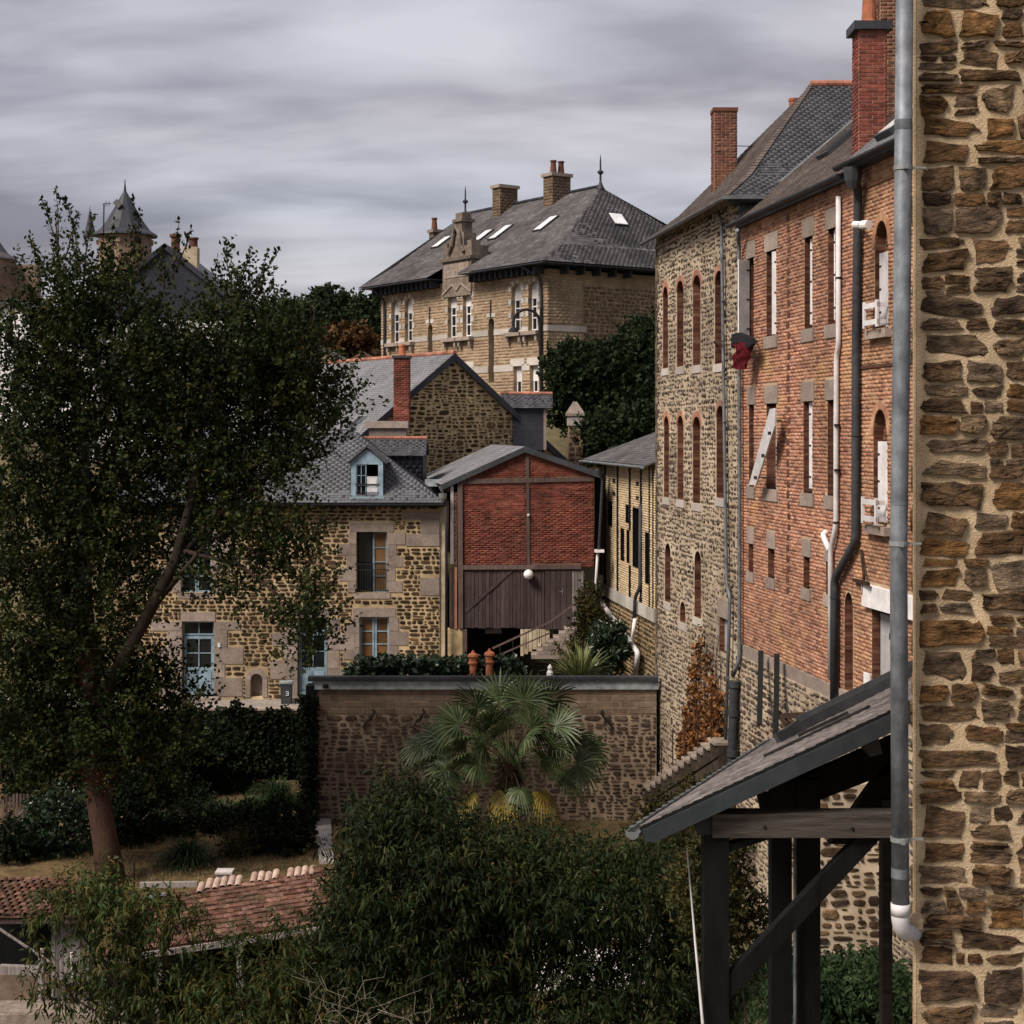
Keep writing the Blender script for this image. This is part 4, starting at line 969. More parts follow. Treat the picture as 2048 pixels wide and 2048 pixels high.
pot(cb, P(1738, 38, 32.8).x, 32.8, zc(62, 32.6)+.17, .75, .17, .125)
part('flashing', MB().fbox(Fr((P(1745, 300, 32.6).x, 32.9, 0), (1, 0, 0), (0, 1, 0)), -.31, .31, -.33, .3, zc(350, 32.6), zc(312, 32.6)), M['zinc'], cb)
chimney(t3, (P(1793, 100, 34.6).x+.05, 34.9), .8, .55, zc(300, 34.6), zc(-60, 34.6), M['dark_brick'], M['brick_mortar'], .1, flare=.05, nmax=60)
wf = fr3(e0, e1, e0+rise(2)); c1 = wf.px(1786, 262); w_ = part('roof_window', MB().fbox(wf, c1[0]-.2, c1[0]+.6, c1[1]-.3, c1[1]+.7, 0, .14), M['dark_pipe'], t3); part('pane', MB().fbox(wf, c1[0]-.12, c1[0]+.52, c1[1]-.22, c1[1]+.62, .14, .15), M['glass_sky'], w_)
# pipes of the brick houses
pipe(t2, [rp(1677, 393, .08), rp(1677, 690, .08), rp(1673, 712, .08), rp(1672, 1052, .09), rp(1661, 1100, .1), rp(1661, 1360, .1)], .055, M['white_pvc'], 'waste_pipe', clamps=[(rp(1677, 556, .08), ZUP), (rp(1674, 850, .09), ZUP), (rp(1674, 940, .09), ZUP), (rp(1672, 1045, .09), ZUP)], cmat=M['dark_iron'])
pipe(t2, [rp(1654, 1062, .02), rp(1646, 1070, .1), rp(1659, 1102, .1)], .06, M['white_pvc'], 'waste_branch')
pipe(t2, [rp(1706, 345, .3), rp(1716, 380, .14), rp(1712, 700, .12), rp(1711, 1082, .12), rp(1669, 1158, .13), rp(1668, 1400, .13)], .085, M['dark_pipe'], clamps=[(rp(1715, 500, .12), ZUP), (rp(1712, 870, .12), ZUP), (rp(1669, 1195, .13), ZUP)])
part('hopper', MB().lathe(rp(1706, 352, .3), [(.1, -.25), (.16, -.1), (.19, .1), (.19, .16)], 10), M['dark_pipe'], t2)
pipe(t2, [rp(1474, 460, .3), rp(1478, 490, .12), rp(1479, 880, .12), rp(1479, 1320, .12), rp(1466, 1352, .2)], .05, M['pipe_zinc'], clamps=[(rp(1479, 690, .12), ZUP), (rp(1479, 1060, .12), ZUP)])
o = part('sewer_pipe', MB().tube([rp(1469, 1362, .2), rp(1464, 1530, .25)], .12, 14).tube([rp(1469, 1362, .2), rp(1469, 1374, .2)], .15, 14).tube([rp(1467, 1418, .22), rp(1467, 1432, .22)], .145, 14).tube([rp(1465, 1500, .25), rp(1465, 1512, .25)], .145, 14), M['dark_pipe'], t2, label='fat black cast-iron pipe')
# security light on the wall
t = thing('wall_lamp', 'small white floodlight on an arm across the dark downpipe', 'lamp', rp(1725, 450, .3))
part('arm', MB().tube([rp(1722, 452, .0), rp(1722, 452, .4)], .03, 8), M['white_paint'], t)
part('head', MB().tube([rp(1709, 449, .45), rp(1722, 450, .42)], .07, 10).tube([rp(1725, 450, .42), rp(1738, 449, .38)], .085, 10), M['white_paint'], t)
# ---- base wall under the row, stairs, props
t = thing('base_wall', 'pale rubble base wall below the granite band of the brick houses', 'wall', RW.pt(ru(1560), 0))
ub0, ub1 = ru(1479), ru(1708)+3.8
BW = RW.off(.06)
wb = wall(t, 'wall', BW, [(ub0, -.3), (ub1, -.3), (ub1, BASE-.28), (ub0, BASE-.28)], [], M['tower_mortar'])
emit(wb, BW, rubble([(ub0, 0), (ub1, 0), (ub1, BASE-.28), (ub0, BASE-.28)], [], .15, .05, aspect=2.2), .03, STONE, M['tower_stone'], 'stone', nmax=250, dj=.6, rot=.06)
for x, y0, y1 in ((1519, 1302, 1450), (1551, 1308, 1500)):
    a = rp(x, y1, .5); b_ = rp(x+3, y0, .25); o = part('timber_prop', MB().bar(a, b_, .12, .12), M['black_timber']); tag(o, 'blackened timber prop leaning on the base wall, %s one' % ('farther' if x < 1530 else 'nearer'), 'timber', 'timber props against the base wall')
o = part('iron_beam', MB().bar(rp(1562, 1432, .2), rp(1618, 1430, 1.0), .12, .12).bar(rp(1556, 1424, .2), rp(1575, 1450, .5), .1, .1), M['rust_iron']); tag(o, 'dark iron beam stub jutting from the base wall', 'beam')
t = thing('stone_stair', 'worn pale stone stair climbing along the foot of the rubble house', 'stair', RW.pt(ru(1320), 0, .6))
NS = 15
for i in range(NS):
    u0 = ru(1292)+i*.66; z = .42+i*.25
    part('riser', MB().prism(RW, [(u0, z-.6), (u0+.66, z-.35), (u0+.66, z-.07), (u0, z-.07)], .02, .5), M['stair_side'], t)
    part('tread', MB().fbox(RW, u0-.06, u0+.67, z-.07, z, .02, .56), M['stair_stone'], t)
    if i % 2 == 0:
        a = RW.pt(u0+.1, z, .5); part('rail_post', MB().tube([a, a+ZUP*1.0], .018, 6), M['rust_iron'], t)
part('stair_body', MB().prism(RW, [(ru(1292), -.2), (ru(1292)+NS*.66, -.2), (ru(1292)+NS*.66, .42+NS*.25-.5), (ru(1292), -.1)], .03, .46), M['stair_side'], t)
# frontal rubble wall closing the bank
t = thing('garden_wall', 'sunlit rubble garden wall with pale mortar seen under the porch', 'wall', (6.5, 31, 1.5))
GF = Fr((0, 30.5, 0), (1, 0, 0), ZUP)
x0, x1 = GF.px(1560, 900)[0], GF.px(1795, 900)[0]
gw = wall(t, 'wall', GF, [(x0, 0), (x1, 0), (x1, GF.px(1700, 1560)[1]), (x0, GF.px(1700, 1590)[1])], [], M['tower_mortar'])
emit(gw, GF, rubble([(x0, 0), (x1, 0), (x1, GF.px(1700, 1560)[1]), (x0, GF.px(1700, 1590)[1])], [], .16, .05, aspect=1.9), .03, STONE, M['house_stone'], 'stone', nmax=300, dj=.6, rot=.05)
o = part('bench_frame', MB().tube([P(1738, 1935, 29.6), P(1742, 1920, 29.6), P(1760, 1918, 29.6)], .02, 6).bar(P(1745, 1925, 29.5), P(1775, 1925, 29.5), .3, .06), M['white_pvc']); tag(o, 'small white garden seat at the foot of the rubble wall', 'bench')
# red cloth and black box hung on the pipe
t = thing('hanging_basket', 'black window rack with a red cloth hanging between the rubble and brick houses', 'rack', rp(1480, 690, .3))
RK = RW.off(.35); part('rack', MB().prism(RK, RK.poly([(1466, 669), (1480, 665), (1506, 677), (1507, 688), (1500, 696), (1488, 690), (1470, 686), (1465, 696)]), -.06, .04).bar(RK.pt(*RK.px(1470, 668)), RW.pt(*RW.px(1498, 672)), .03, .03).bar(RK.pt(*RK.px(1504, 680)), RW.pt(*RW.px(1512, 682)), .03, .03), M['cloth_black'], t)
RC = RW.off(.4); cl = MB(); rr = random.Random(3); nn, mm_ = 9, 14; vs_ = []
for j in range(mm_):
    for i in range(nn):
        x = 1477+i*1.9*(1-.45*abs(j/mm_-.25)); y = 686+j*3.9+2.5*math.sin(i*1.3); vs_.append(RC.pt(*RC.px(x, y), .16*math.sin(i*2.1+j*.15)+.03*math.sin(j*1.1+i)))
cl.add(vs_, [(j*nn+i, j*nn+i+1, (j+1)*nn+i+1, (j+1)*nn+i) for j in range(mm_-1) for i in range(nn-1)])
part('red_cloth', cl, M['cloth_red'], t, smooth=True)
# ================================================================== YELLOW TIMBER-FRAMED HOUSE
d_ = V3(.1325, -1, 0); YF = Fr((P(1310, 865, 49.5).x, 49.5, 0), d_, ZUP)
def yu(x): return YF.px(x, 1000)[0]
t = thing('timber_framed_house', 'yellow brick and dark timber framed house between barn and rubble house', 'house', YF.pt(yu(1260), 0))
uL, uR = yu(1206), yu(1311); vb = YF.px(1240, 1184)[1]; vt = YF.px(1260, 935)[1]+.1
wn_ = [(1216, 1003, 1225, 1052), (1241, 1057, 1249, 1122), (1251, 1010, 1258, 1046), (1253, 1060, 1259, 1126), (1265, 1016, 1281, 1136), (1290, 1065, 1298, 1168)]
def crop7(q): return q
rs = [YF.rect(*q) for q in wn_]
wl_ = wall(t, 'wall', YF, [(uL, vb), (uR, vb), (uR, vt), (uL, vt)], [rpoly(q) for q in rs], M['yellow_mortar'], reveal=.25, rmat=M['black_timber'])
ex = [rpoly(q) for q in rs]
for q in rs: window(t, YF, q, .24, M['black_timber'], M['glass_dark'], 1, 2, fw=.05)
for x in (1211, 1236, 1260.5, 1283, 1299.5, 1307):
    u = yu(x); w = .13 if x < 1290 else .05; b = (u-w, u+w, vb, vt)
    segs = [(vb, vt)]
    for q in rs:
        if q[0] < u+w and q[1] > u-w: segs = minus(segs, [(q[2]-.05, q[3]+.02)])
    for a, c in segs: part('timber_post', MB().fbox(YF, u-w, u+w, a, c, -.1, .03), M['black_timber'], t)
    ex.append(rpoly(b))
for x, y in ((1229, 961), (1229, 987), (1276, 967), (1276, 996)):
    c = YF.pt(*YF.px(x, y), .02); part('vent', MB().fbox(YF, *[k for k in (YF.px(x-2.5, y)[0], YF.px(x+2.5, y)[0], YF.px(x, y+4)[1], YF.px(x, y-4)[1])], -.02, .03), M['dark_iron'], t)
emit(wl_, YF, courses([(uL, vb), (uR, vb), (uR, vt-.1), (uL, vt-.1)], ex, (.078, .078), (.225, .225), .016, bond=True, minw=.06), .014, BRICK, M['yellow_brick'], 'brick', nmax=120, dj=.6, minpx=9)
k = int((uR-uL)/1.1)
for i in range(k+1): part('band_stone', MB().fbox(YF, uL+i*(uR-uL)/(k+1), uL+(i+1)*(uR-uL)/(k+1)-.012, vb-.4, vb, -.3, .06), M['pale_granite'], t)
lw_ = wall(t, 'lower_wall', YF, [(uL-.3, 0), (uR, 0), (uR, vb-.4), (uL-.3, vb-.4)], [], M['gable_mortar'])
emit(lw_, YF, courses([(uL-.3, 2), (uR, 2), (uR, vb-.4), (uL-.3, vb-.4)], [], (.1, .18), (.15, .36), .045, split=.1), .025, RUBBLE, M['house_stone'], 'stone', nmax=120, dj=.5)
part('body', MB().fbox(YF, uL, uR, 0, vt, -6, -.42), M['yellow_mortar'], t)
e0 = YF.pt(uL-2.3, vt+.05, .35); e1 = YF.pt(uR+.1, vt+.05, .35); upd = -YF.N
roof(t, [e0, e1, e1+upd*3.4+ZUP*1.45, e0+upd*3.4+ZUP*1.45+d_*2.5], M['old_slate'], w=.26, e=.15, nmax=200, th=.035, minpx=9)
gutter(t, YF.pt(uL-2.3, vt+.02, .42), YF.pt(uR, vt+.02, .42), M['pale_zinc'], .08)
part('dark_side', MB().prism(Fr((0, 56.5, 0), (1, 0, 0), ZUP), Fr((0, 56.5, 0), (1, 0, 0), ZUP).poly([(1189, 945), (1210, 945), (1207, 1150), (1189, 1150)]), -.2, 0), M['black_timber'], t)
def yp(x, y, n=.12): return YF.off(n).pt(*YF.off(n).px(x, y))
pipe(t, [yp(1281, 1010, .05), yp(1280, 1175, .08), yp(1270, 1195, .15), yp(1269, 1235, .15)], .06, M['dark_pipe'])
pipe(t, [yp(1270, 1238, .15), yp(1263, 1290, .2)], .06, M['white_pvc'], 'waste_pipe')
pipe(t, [yp(1199, 1200, .3), yp(1276, 1306, .25), yp(1271, 1350, .25)], .085, M['white_pvc'], 'waste_pipe', clamps=[(yp(1225, 1236, .29), (0, -.7, -.7)), (yp(1245, 1263, .28), (0, -.7, -.7))], cmat=M['grey_paint'])
BX = Fr((0, 56.0, 0), (1, 0, 0), ZUP)
def bp(x, y, n=.0): return BX.pt(*BX.px(x, y), n)
pipe(t, [bp(1191, 938, .6), bp(1204, 955, .4), bp(1197, 1090, .3), bp(1191, 1200, .3), bp(1188, 1300, .3)], .05, M['dark_pipe'])
pipe(t, [bp(1194, 1105, .35), bp(1190, 1170, .35), bp(1186, 1305, .35)], .045, M['white_pvc'], 'waste_pipe')
part('meter_box', MB().fbox(BX, BX.px(1188, 1)[0], BX.px(1207, 1)[0], BX.px(1, 1103)[1], BX.px(1, 1098)[1], .1, .5), M['white_pvc'], t)
# ================================================================== RED BRICK BARN
BF = Fr((0, 55.8, 0), (1, 0, 0), ZUP)
def b_(x, y): return BF.px(x, y)
t = thing('brick_barn', 'dark red brick barn with timber gable, boarded lower floor and outside stair', 'barn', (BF.px(1050, 1)[0], 55.8, 2.4))
top_poly = BF.poly([(924, 1134), (1188, 1134), (1188, 946), (1050, 903), (924, 953)])
wl_ = wall(t, 'brick_wall', BF, top_poly, [], M['red_mortar'])
beams = []
def beam(nm, pts, n=.05): part(nm, MB().prism(BF, BF.poly(pts), -.1, n), M['old_timber'], t); beams.append(BF.poly(pts))
beam('timber_post', [(1051, 906), (1058, 907), (1060, 1132), (1054, 1132)])
beam('tie_beam', [(924, 959), (1188, 954), (1188, 962), (924, 968)], .06)
beam('sill_beam', [(920, 1130), (1162, 1129), (1162, 1138), (920, 1139)], .07)
beam('corner_post', [(915, 958), (925, 958), (926, 1256), (917, 1256)], .08)
emit(wl_, BF, courses(top_poly, beams, (.074, .074), (.22, .22), .014, bond=True, minw=.06), .012, BRICK, M['red_brick'], 'brick', nmax=300, dj=.7, rot=.008)
x = 926
r_ = random.Random(5)
while x < 1089:
    w = r_.uniform(6.5, 8.5); q = BF.rect(x, 1139, min(x+w, 1089), 1256); part('board', MB().fbox(BF, q[0]+.006, q[1]-.006, q[2]+r_.uniform(-.02, .02), q[3], -.05, r_.uniform(-.004, .014)), M['barn_board'], t); x += w
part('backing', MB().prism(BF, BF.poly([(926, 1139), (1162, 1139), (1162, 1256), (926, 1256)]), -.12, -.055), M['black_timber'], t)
q = BF.rect(1090, 1141, 1143, 1258); dd = part('door', MB().fbox(BF, *q, -.05, .02), M['barn_board'], t)
for i in range(5): u = q[0]+(q[1]-q[0])*i/5; part('door_board', MB().fbox(BF, u+.008, u+(q[1]-q[0])/5-.008, q[2], q[3], .02, .032), M['barn_board'], dd)
c = BF.pt(*b_(1125, 1183), .04); part('handle', MB().bar(c-ZUP*.1, c+ZUP*.1, .03, .02).bar(c, c-V3(.1, 0, 0), .03, .03), M['clamp'], dd)
x = 1143
while x < 1162: q = BF.rect(x, 1141, x+6, 1245); part('board', MB().fbox(BF, q[0]+.006, q[1]-.006, q[2], q[3], -.05, .01), M['weathered_board'], t); x += 6
part('brace', MB().prism(BF, BF.poly([(930, 1218), (1020, 1142), (1026, 1142), (932, 1226)]), .015, .03), M['barn_board'], t)
# left return: pale board, brick strip, reddish boards
q = BF.rect(901, 972, 907, 1128); part('pale_board', MB().fbox(BF, *q, -.1, .03), M['white_paint'], t)
q = BF.rect(907.5, 985, 915, 1132); s = part('brick_strip', MB().fbox(BF, *q, -.2, .0), M['red_mortar'], t); emit(s, BF, courses(rpoly(q), [], (.074, .074), (.15, .15), .014, bond=True, minw=.03), .012, BRICK, M['brick'], 'brick', nmax=0)
q = BF.rect(899, 1134, 915, 1258); part('board', MB().fbox(BF, *q, -.12, .0), M['old_timber'], t)
q = BF.rect(909, 1134, 914, 1258); part('timber_post', MB().fbox(BF, *q, -.02, .04), M['ridge_tile'], t)
q = BF.rect(893, 1258, 925, 1330); part('plinth', MB().fbox(BF, *q, -.4, .0), M['gable_mortar'], t)
q = BF.rect(926, 1258, 934, 1325); part('timber_post', MB().fbox(BF, *q, -.12, .04), M['old_timber'], t)
# open undercroft
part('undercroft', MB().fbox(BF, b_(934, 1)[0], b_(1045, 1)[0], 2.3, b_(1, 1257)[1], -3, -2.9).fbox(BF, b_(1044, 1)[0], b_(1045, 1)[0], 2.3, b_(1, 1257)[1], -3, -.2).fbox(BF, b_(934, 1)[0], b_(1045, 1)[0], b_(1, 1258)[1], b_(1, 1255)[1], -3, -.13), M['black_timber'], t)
q = BF.rect(970, 1260, 1003, 1270); part('shelf_box', MB().fbox(BF, *q, -.9, -.4), M['weathered_board'], t)
x = 1041; 
for w in (7, 9, 8, 10, 8, 9, 8):
    q = BF.rect(x, 1258-(x-1041)*.0, x+w-1, 1312-(x-1041)*.55); part('yellow_board', MB().fbox(BF, *q, -.1, -.02), M['cream'], t); x += w
for i in range(7):
    q = BF.rect(1062+i*11, 1302-i*8.5, 1150, 1302-(i-1)*8.5); part('step', MB().fbox(BF, q[0], b_(1155, 1)[0], q[2], q[3]-.01, .02, .9), M['granite'], t)
part('stair_rail', MB().bar(BF.pt(*b_(985, 1293), .5), BF.pt(*b_(1100, 1240), .5), .05, .06).bar(BF.pt(*b_(1100, 1240), .5), BF.pt(*b_(1158, 1198), .5), .05, .06).bar(BF.pt(*b_(990, 1310), .5), BF.pt(*b_(1100, 1262), .5), .04, .05), M['old_timber'], t)
for i in range(5): x = 1000+i*26; y = 1286-i*12.5; part('baluster', MB().bar(BF.pt(*b_(x, y), .5), BF.pt(*b_(x, y+34), .5), .03, .03), M['dark_iron'], t)
part('side_body', MB().prism(Fr((0, 0, 0), (1, 0, 0), (0, 1, 0)), [(b_(924, 1)[0], 55.95), (b_(1188, 1)[0], 55.95), (b_(1188, 1)[0]-1, 65), (b_(924, 1)[0]-1, 65)], b_(1, 1134)[1], b_(1, 958)[1]), M['red_mortar'], t)
bk_ = V3(-.14, 1, 0)*9
aL, aP, aR = BF.pt(*b_(882, 969), .15), BF.pt(*b_(1050, 893), .15), BF.pt(*b_(1202, 945), .15)
rr_, _, _ = roof(t, [aL+bk_, aL, aP, aP+bk_], M['sky_sheen_slate'], th=.08, under=M['dark_pipe'], w=.25, e=.14, nmax=120, minpx=9)  # left slope coloured paler for reflected sky; right slope keeps plain slate
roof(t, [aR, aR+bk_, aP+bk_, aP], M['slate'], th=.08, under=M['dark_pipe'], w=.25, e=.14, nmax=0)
part('bargeboard', MB().prism(BF, [uv(BF, p) for p in (aL, aP, aR, aR-ZUP*.2, aP-ZUP*.2, aL-ZUP*.2)], .12, .16), M['dark_pipe'], t)
part('insulator', MB().lathe(BF.pt(*b_(1057, 1033), .09), [(.03, 0), (.05, .03), (.05, .07), (.02, .1)], 8), M['white_pvc'], t)
o = part('wall_lamp_globe', MB().lathe(BF.pt(*b_(1057, 1148), .2)-ZUP*.175, [(.01, 0), (.08, .02), (.14, .07), (.175, .15), (.175, .2), (.14, .28), (.08, .33), (.01, .35)], 18), M['white_pvc'], smooth=True)
o.name = 'dish'; o.name = 'globe_lamp'; tag(o, 'round white globe lamp on the boarded barn front', 'lamp')
# rainwater stack left of the barn
t = thing('rainwater_pipe', 'dark rainwater pipe in the corner between stone house and barn', 'drainpipe', BF.pt(*b_(893, 1325), .2))
pipe(t, [BF.pt(*b_(880, 972), .3), BF.pt(*b_(893, 1000), .2), BF.pt(*b_(893, 1325), .2)], .05, M['dark_pipe'], 'pipe')
part('hopper', MB().lathe(BF.pt(*b_(886, 995), .25), [(.06, -.15), (.13, 0), (.15, .15)], 10), M['clamp'], t)
# ================================================================== STONE HOUSE WITH BLUE WINDOWS
HF = Fr((0, 56.0, 0), (1, 0, 0), ZUP)
def h_(x, y): return HF.px(x, y)
GZ = 2.36
t = thing('stone_house', 'coursed stone house with blue doors, blue windows and hipped slate roof', 'house', (HF.px(560, 1)[0], 56, GZ))
uL, uR, vt = h_(232, 1)[0], h_(879, 1)[0], h_(1, 1006)[1]
w1 = HF.rect(713, 1064, 774, 1185); w2 = HF.rect(719, 1234, 778, 1319); w3 = HF.rect(362, 1085, 422, 1190)
d1 = HF.rect(364, 1243, 428, 1388); d2 = HF.rect(595, 1236, 655, 1388); ni = HF.rect(501, 1347, 525, 1394)
w4 = HF.rect(250, 1250, 300, 1330)
w3 = (w3[0], w3[1], w1[2], w1[3]); d1 = (d1[0], d1[1], GZ+.1, d1[3]); d2 = (d2[0], d2[1], GZ+.1, d2[3])
nip = archpoly(ni)
holes = [rpoly(q) for q in (w1, w2, w3, d1, d2)]+[nip]
wl_ = wall(t, 'wall', HF, [(uL, GZ-.5), (uR, GZ-.5), (uR, vt), (uL, vt)], holes, M['house_mortar'], reveal=.3)
ex = list(holes)
for i, q in enumerate((w1, w2, w3)): ex += [rpoly(b) for b in surround(t, HF, q, M['granite'], jamb=(.3, .62), lint=.33, ext=.24, sill=.22, bh=.42, seed=20+i)]
for i, q in enumerate((d1, d2)): ex += [rpoly(b) for b in surround(t, HF, q, M['granite'], jamb=(.45, .95), lint=.34, ext=.05, sill=0, bh=.55, seed=30+i)]
ex += [rpoly(b) for b in quoins(t, HF, uR, -1, GZ+2.6, vt-.3, M['granite'], w=(.75, 1.25), h=.5, seed=8, skip=.25)]
n = 7; cx = (ni[0]+ni[1])/2; R0 = (ni[1]-ni[0])/2
for j in range(n):
    a, b = math.pi*j/n, math.pi*(j+1)/n; f = lambda an, R: (cx+math.cos(an)*R, ni[3]-R0+math.sin(an)*R)
    part('arch_stone', MB().prism(HF, [f(a, R0), f(a, R0+.17), f(b, R0+.17), f(b, R0)], -.1, .03), M['granite'], t)
for s in (ni[0]-.17, ni[1]): part('jamb_stone', MB().fbox(HF, s, s+.17, ni[2], ni[3]-R0-.005, -.1, .03), M['granite'], t)
ex.append(rpoly(grow(ni, .18, .1))); part('niche_back', face(HF, nip, [], -.3), M['granite'], t)
ps = courses([(uL, GZ-.3), (uR, GZ-.3), (uR, vt-.05), (uL, vt-.05)], ex, (.115, .18), (.16, .46), .036, split=.15, wob=.006)
emit(wl_, HF, ps, .025, STONE, M['house_stone'], 'stone', nmax=300, dj=.5, rot=.03)
# windows and doors
AMB = [M['amber_pane']]
um = w1[0]+(w1[1]-w1[0])*.52
wi = window(t, HF, (um, w1[1], w1[2], w1[3]), .22, M['blue_paint'], None, 1, 4, gmats=AMB); window(t, HF, (w1[0], um, w1[2], w1[3]), .3, M['black_timber'], M['glass_dark'], 1, 1, fw=.05)
rail = MB(); 
for i in range(12): u = w1[0]+(w1[1]-w1[0])*(i+.5)/12; rail.fbox(HF, u-.008, u+.008, w1[2]+.02, w1[2]+1.0, .02, .036)
for v in (w1[2]+.08, w1[2]+.8, w1[2]+1.0): rail.fbox(HF, w1[0]-.05, w1[1]+.05, v-.015, v+.015, .018, .038)
part('balcony_rail', rail, M['dark_iron'], t)
um = (w2[0]+w2[1])/2
for a, b in ((w2[0], um-.01), (um+.01, w2[1])): window(t, HF, (a, b, w2[2], w2[3]), .22, M['blue_paint'], None, 1, 3, fw=.07, gmats=AMB)
um = (w3[0]+w3[1])/2
for a, b in ((w3[0], um-.01), (um+.01, w3[1])): window(t, HF, (a, b, w3[2], w3[3]), .22, M['blue_paint'], M['glass_dark'], 1, 4, fw=.06)
for q in (d1, d2):
    tr = q[3]-.5; window(t, HF, (q[0], q[1], tr, q[3]), .22, M['blue_paint'], M['glass_dark'], 2, 1, name='transom')
    dl = window(t, HF, (q[0]+.03, q[1]-.03, q[2]+.05, tr-.03), .22, M['blue_paint'], M['glass_dark'], 2, 2, fw=.1, name='door', bottom=.85)
    u0, u1 = q[0]+.13, q[1]-.13; um = (u0+u1)/2
    for a, b in ((u0, um-.04), (um+.04, u1)): part('door_panel', MB().fbox(HF, a, b, q[2]+.22, q[2]+.86, -.165, -.145), M['blue_paint'], dl)
    part('weatherboard', MB().fbox(HF, q[0]+.03, q[1]-.03, q[2]+.05, q[2]+.14, -.16, -.1), M['blue_paint'], dl)
    part('step', MB().fbox(HF, q[0]-.2, q[1]+.2, GZ, GZ+.1, -.2, .35), M['granite'], t)
part('doorbell', MB().fbox(HF, *HF.rect(436, 1286, 441, 1294), 0, .06), M['white_pvc'], t)
part('body', MB().fbox(HF, uL, uR, GZ-.5, vt, -6.4, -.45), M['house_mortar'], t)
# roof
ez = vt+.02; e0 = V3(uL-.3, 55.65, ez); e1 = V3(uR+.22, 55.65, ez); rz, ry = zc(860, 58.8), 58.9; r1 = V3(P(706, 860, 58.9).x, ry, rz); r0 = V3(uL+2.4, ry, rz); bk = V3(0, 6.6, 0)
mr, mfr, _ = roof(t, [e0, e1, r1, r0], M['slate_mid'] if 'slate_mid' in M else M['slate'], w=.26, e=.135, nmax=150, th=.016, minpx=9)
roof(t, [e1, e1+bk, r1], M['slate'], w=.26, e=.135, nmax=0, th=.016); roof(t, [e1+bk, e0+bk, r0, r1], M['slate'], w=.3, e=.2, nmax=0, th=.016); roof(t, [e0+bk, e0, r0], M['slate'], w=.3, e=.2, nmax=0, th=.016)
gutter(t, e0+V3(0, -.06, -.03), e1+V3(0, -.06, -.03), M['dark_pipe'], .075)
part('eave_board', MB().fbox(HF, uL-.2, uR+.15, ez-.14, ez-.05, -.1, .28), M['dark_pipe'], t)
def dormer(x0, x1, yap, yeave, ybase, Zf, sheet, m='blue_paint'):
    DF = Fr((0, Zf, 0), (1, 0, 0), ZUP); ub, ut, ua = DF.px(x0, ybase), DF.px(x1, yeave), DF.px((x0+x1)/2, yap)
    u0, u1, v0, v1, va = ub[0], ut[0], ub[1], ut[1], ua[1]; um = (u0+u1)/2
    d = part('dormer', MB().fbox(DF, u0, u0+.17, v0, v1, -.1, 0).fbox(DF, u1-.17, u1, v0, v1, -.1, 0).prism(DF, [(u0, v1-.12), (u1, v1-.12), (u1, v1), (um, va-.08), (u0, v1)], -.1, .002), M[m], t)
    q = (u0+.17, u1-.17, v0+.05, v1-.12); window(d, DF, (q[0], um-.02, q[2], q[3]), .08, M[m], M['glass_dark'], 2, 3, fw=.04, bw=.025)
    part('unlit_room_panel', MB().fbox(DF, q[0], q[1], q[2], q[3], -.6, -.55), M['unlit_black'], d)  # black panel paints the darkness of the room behind the window
    if sheet: part('hung_sheet', MB().fbox(DF, um, q[1]-.02, q[2]+.02, q[3]-.42, -.04, -.02), M['white_sheet'], d); part('sheet_inset', MB().fbox(DF, um+.08, q[1]-.08, q[3]-.8, q[3]-.5, -.02, -.012), M['glass_sky'], d)
    part('sill', MB().fbox(DF, u0-.05, u1+.05, v0-.06, v0+.05, -.1, .12), M['blue_paint'], d)
    if sheet: part('iron_rail', MB().fbox(DF, q[0]-.02, q[1]+.02, q[2]+.42, q[2]+.45, .0, .03).fbox(DF, q[0]-.02, q[1]+.02, q[2]+.14, q[2]+.16, .0, .03), M['dark_iron'], d)
    for s in (u0, u1): part('cheek', MB().fbox(DF, s-.03, s+.03, v0, v1, -2.4, -.1), M['slate_hung'], d)
    L, R_, Ap = DF.pt(u0-.14, v1-.06, .1), DF.pt(u1+.14, v1-.06, .1), DF.pt(um, va+.05, .1); b2 = V3(0, 2.3, 0)
    for pts in ([L+b2, L, Ap, Ap+b2], [R_, R_+b2, Ap+b2, Ap]):
        fr = fr3(pts[0], pts[1], pts[-1]); po = [uv(fr, p) for p in pts]; part('roof', MB().prism(fr, po, -.05, 0), M['slate'], d); 
dormer(702, 766, 893, 922, 996, 55.95, True)
dormer(424, 484, 893, 922, 996, 55.95, False, 'granite')
# slate-hung wing behind the hip
WF = Fr((0, 58.3, 0), (1, 0, 0), ZUP); q = WF.rect(764, 910, 846, 1000)
wg = part('slate_hung_wing', MB().fbox(WF, q[0], q[1], q[2]-1, q[3], -2.6, 0), M['slate_hung'], t); emit(wg, WF, courses(rpoly(q), [], (.16, .16), (.25, .25), .004, bond=True), .008, SLATE, M['slate_hung'], 'slate', nmax=0)
a0, a1 = WF.pt(q[0]-1.0, q[3]-.03, .15), WF.pt(q[1]+.12, q[3]-.03, .15); up_ = V3(0, 1.15, .62)
roof(t, [a0, a1, a1+up_, a0+up_], M['slate'], w=.24, e=.13, nmax=60, th=.016, minpx=9); roof(t, [a1+up_*2-ZUP*1.24, a0+up_*2-ZUP*1.24, a0+up_, a1+up_], M['slate'], w=.24, e=.15, nmax=0, th=.016)
for i in range(8): a = (a0+up_)+V3(.05+i*.32, 0, .02); part('ridge_tile', MB().tube([a, a+V3(.31, 0, 0)], .075, 8), M['ridge_tile'], t)
q = HF.rect(878, 1004, 890, 1128); part('cream_pier', MB().fbox(HF, q[0], q[1], GZ, q[3], -.4, -.05), M['cream'], t)
q = HF.rect(845, 962, 897, 976); part('zinc_parapet', MB().fbox(HF, *q, -2, -1.6), M['pale_zinc'], t)
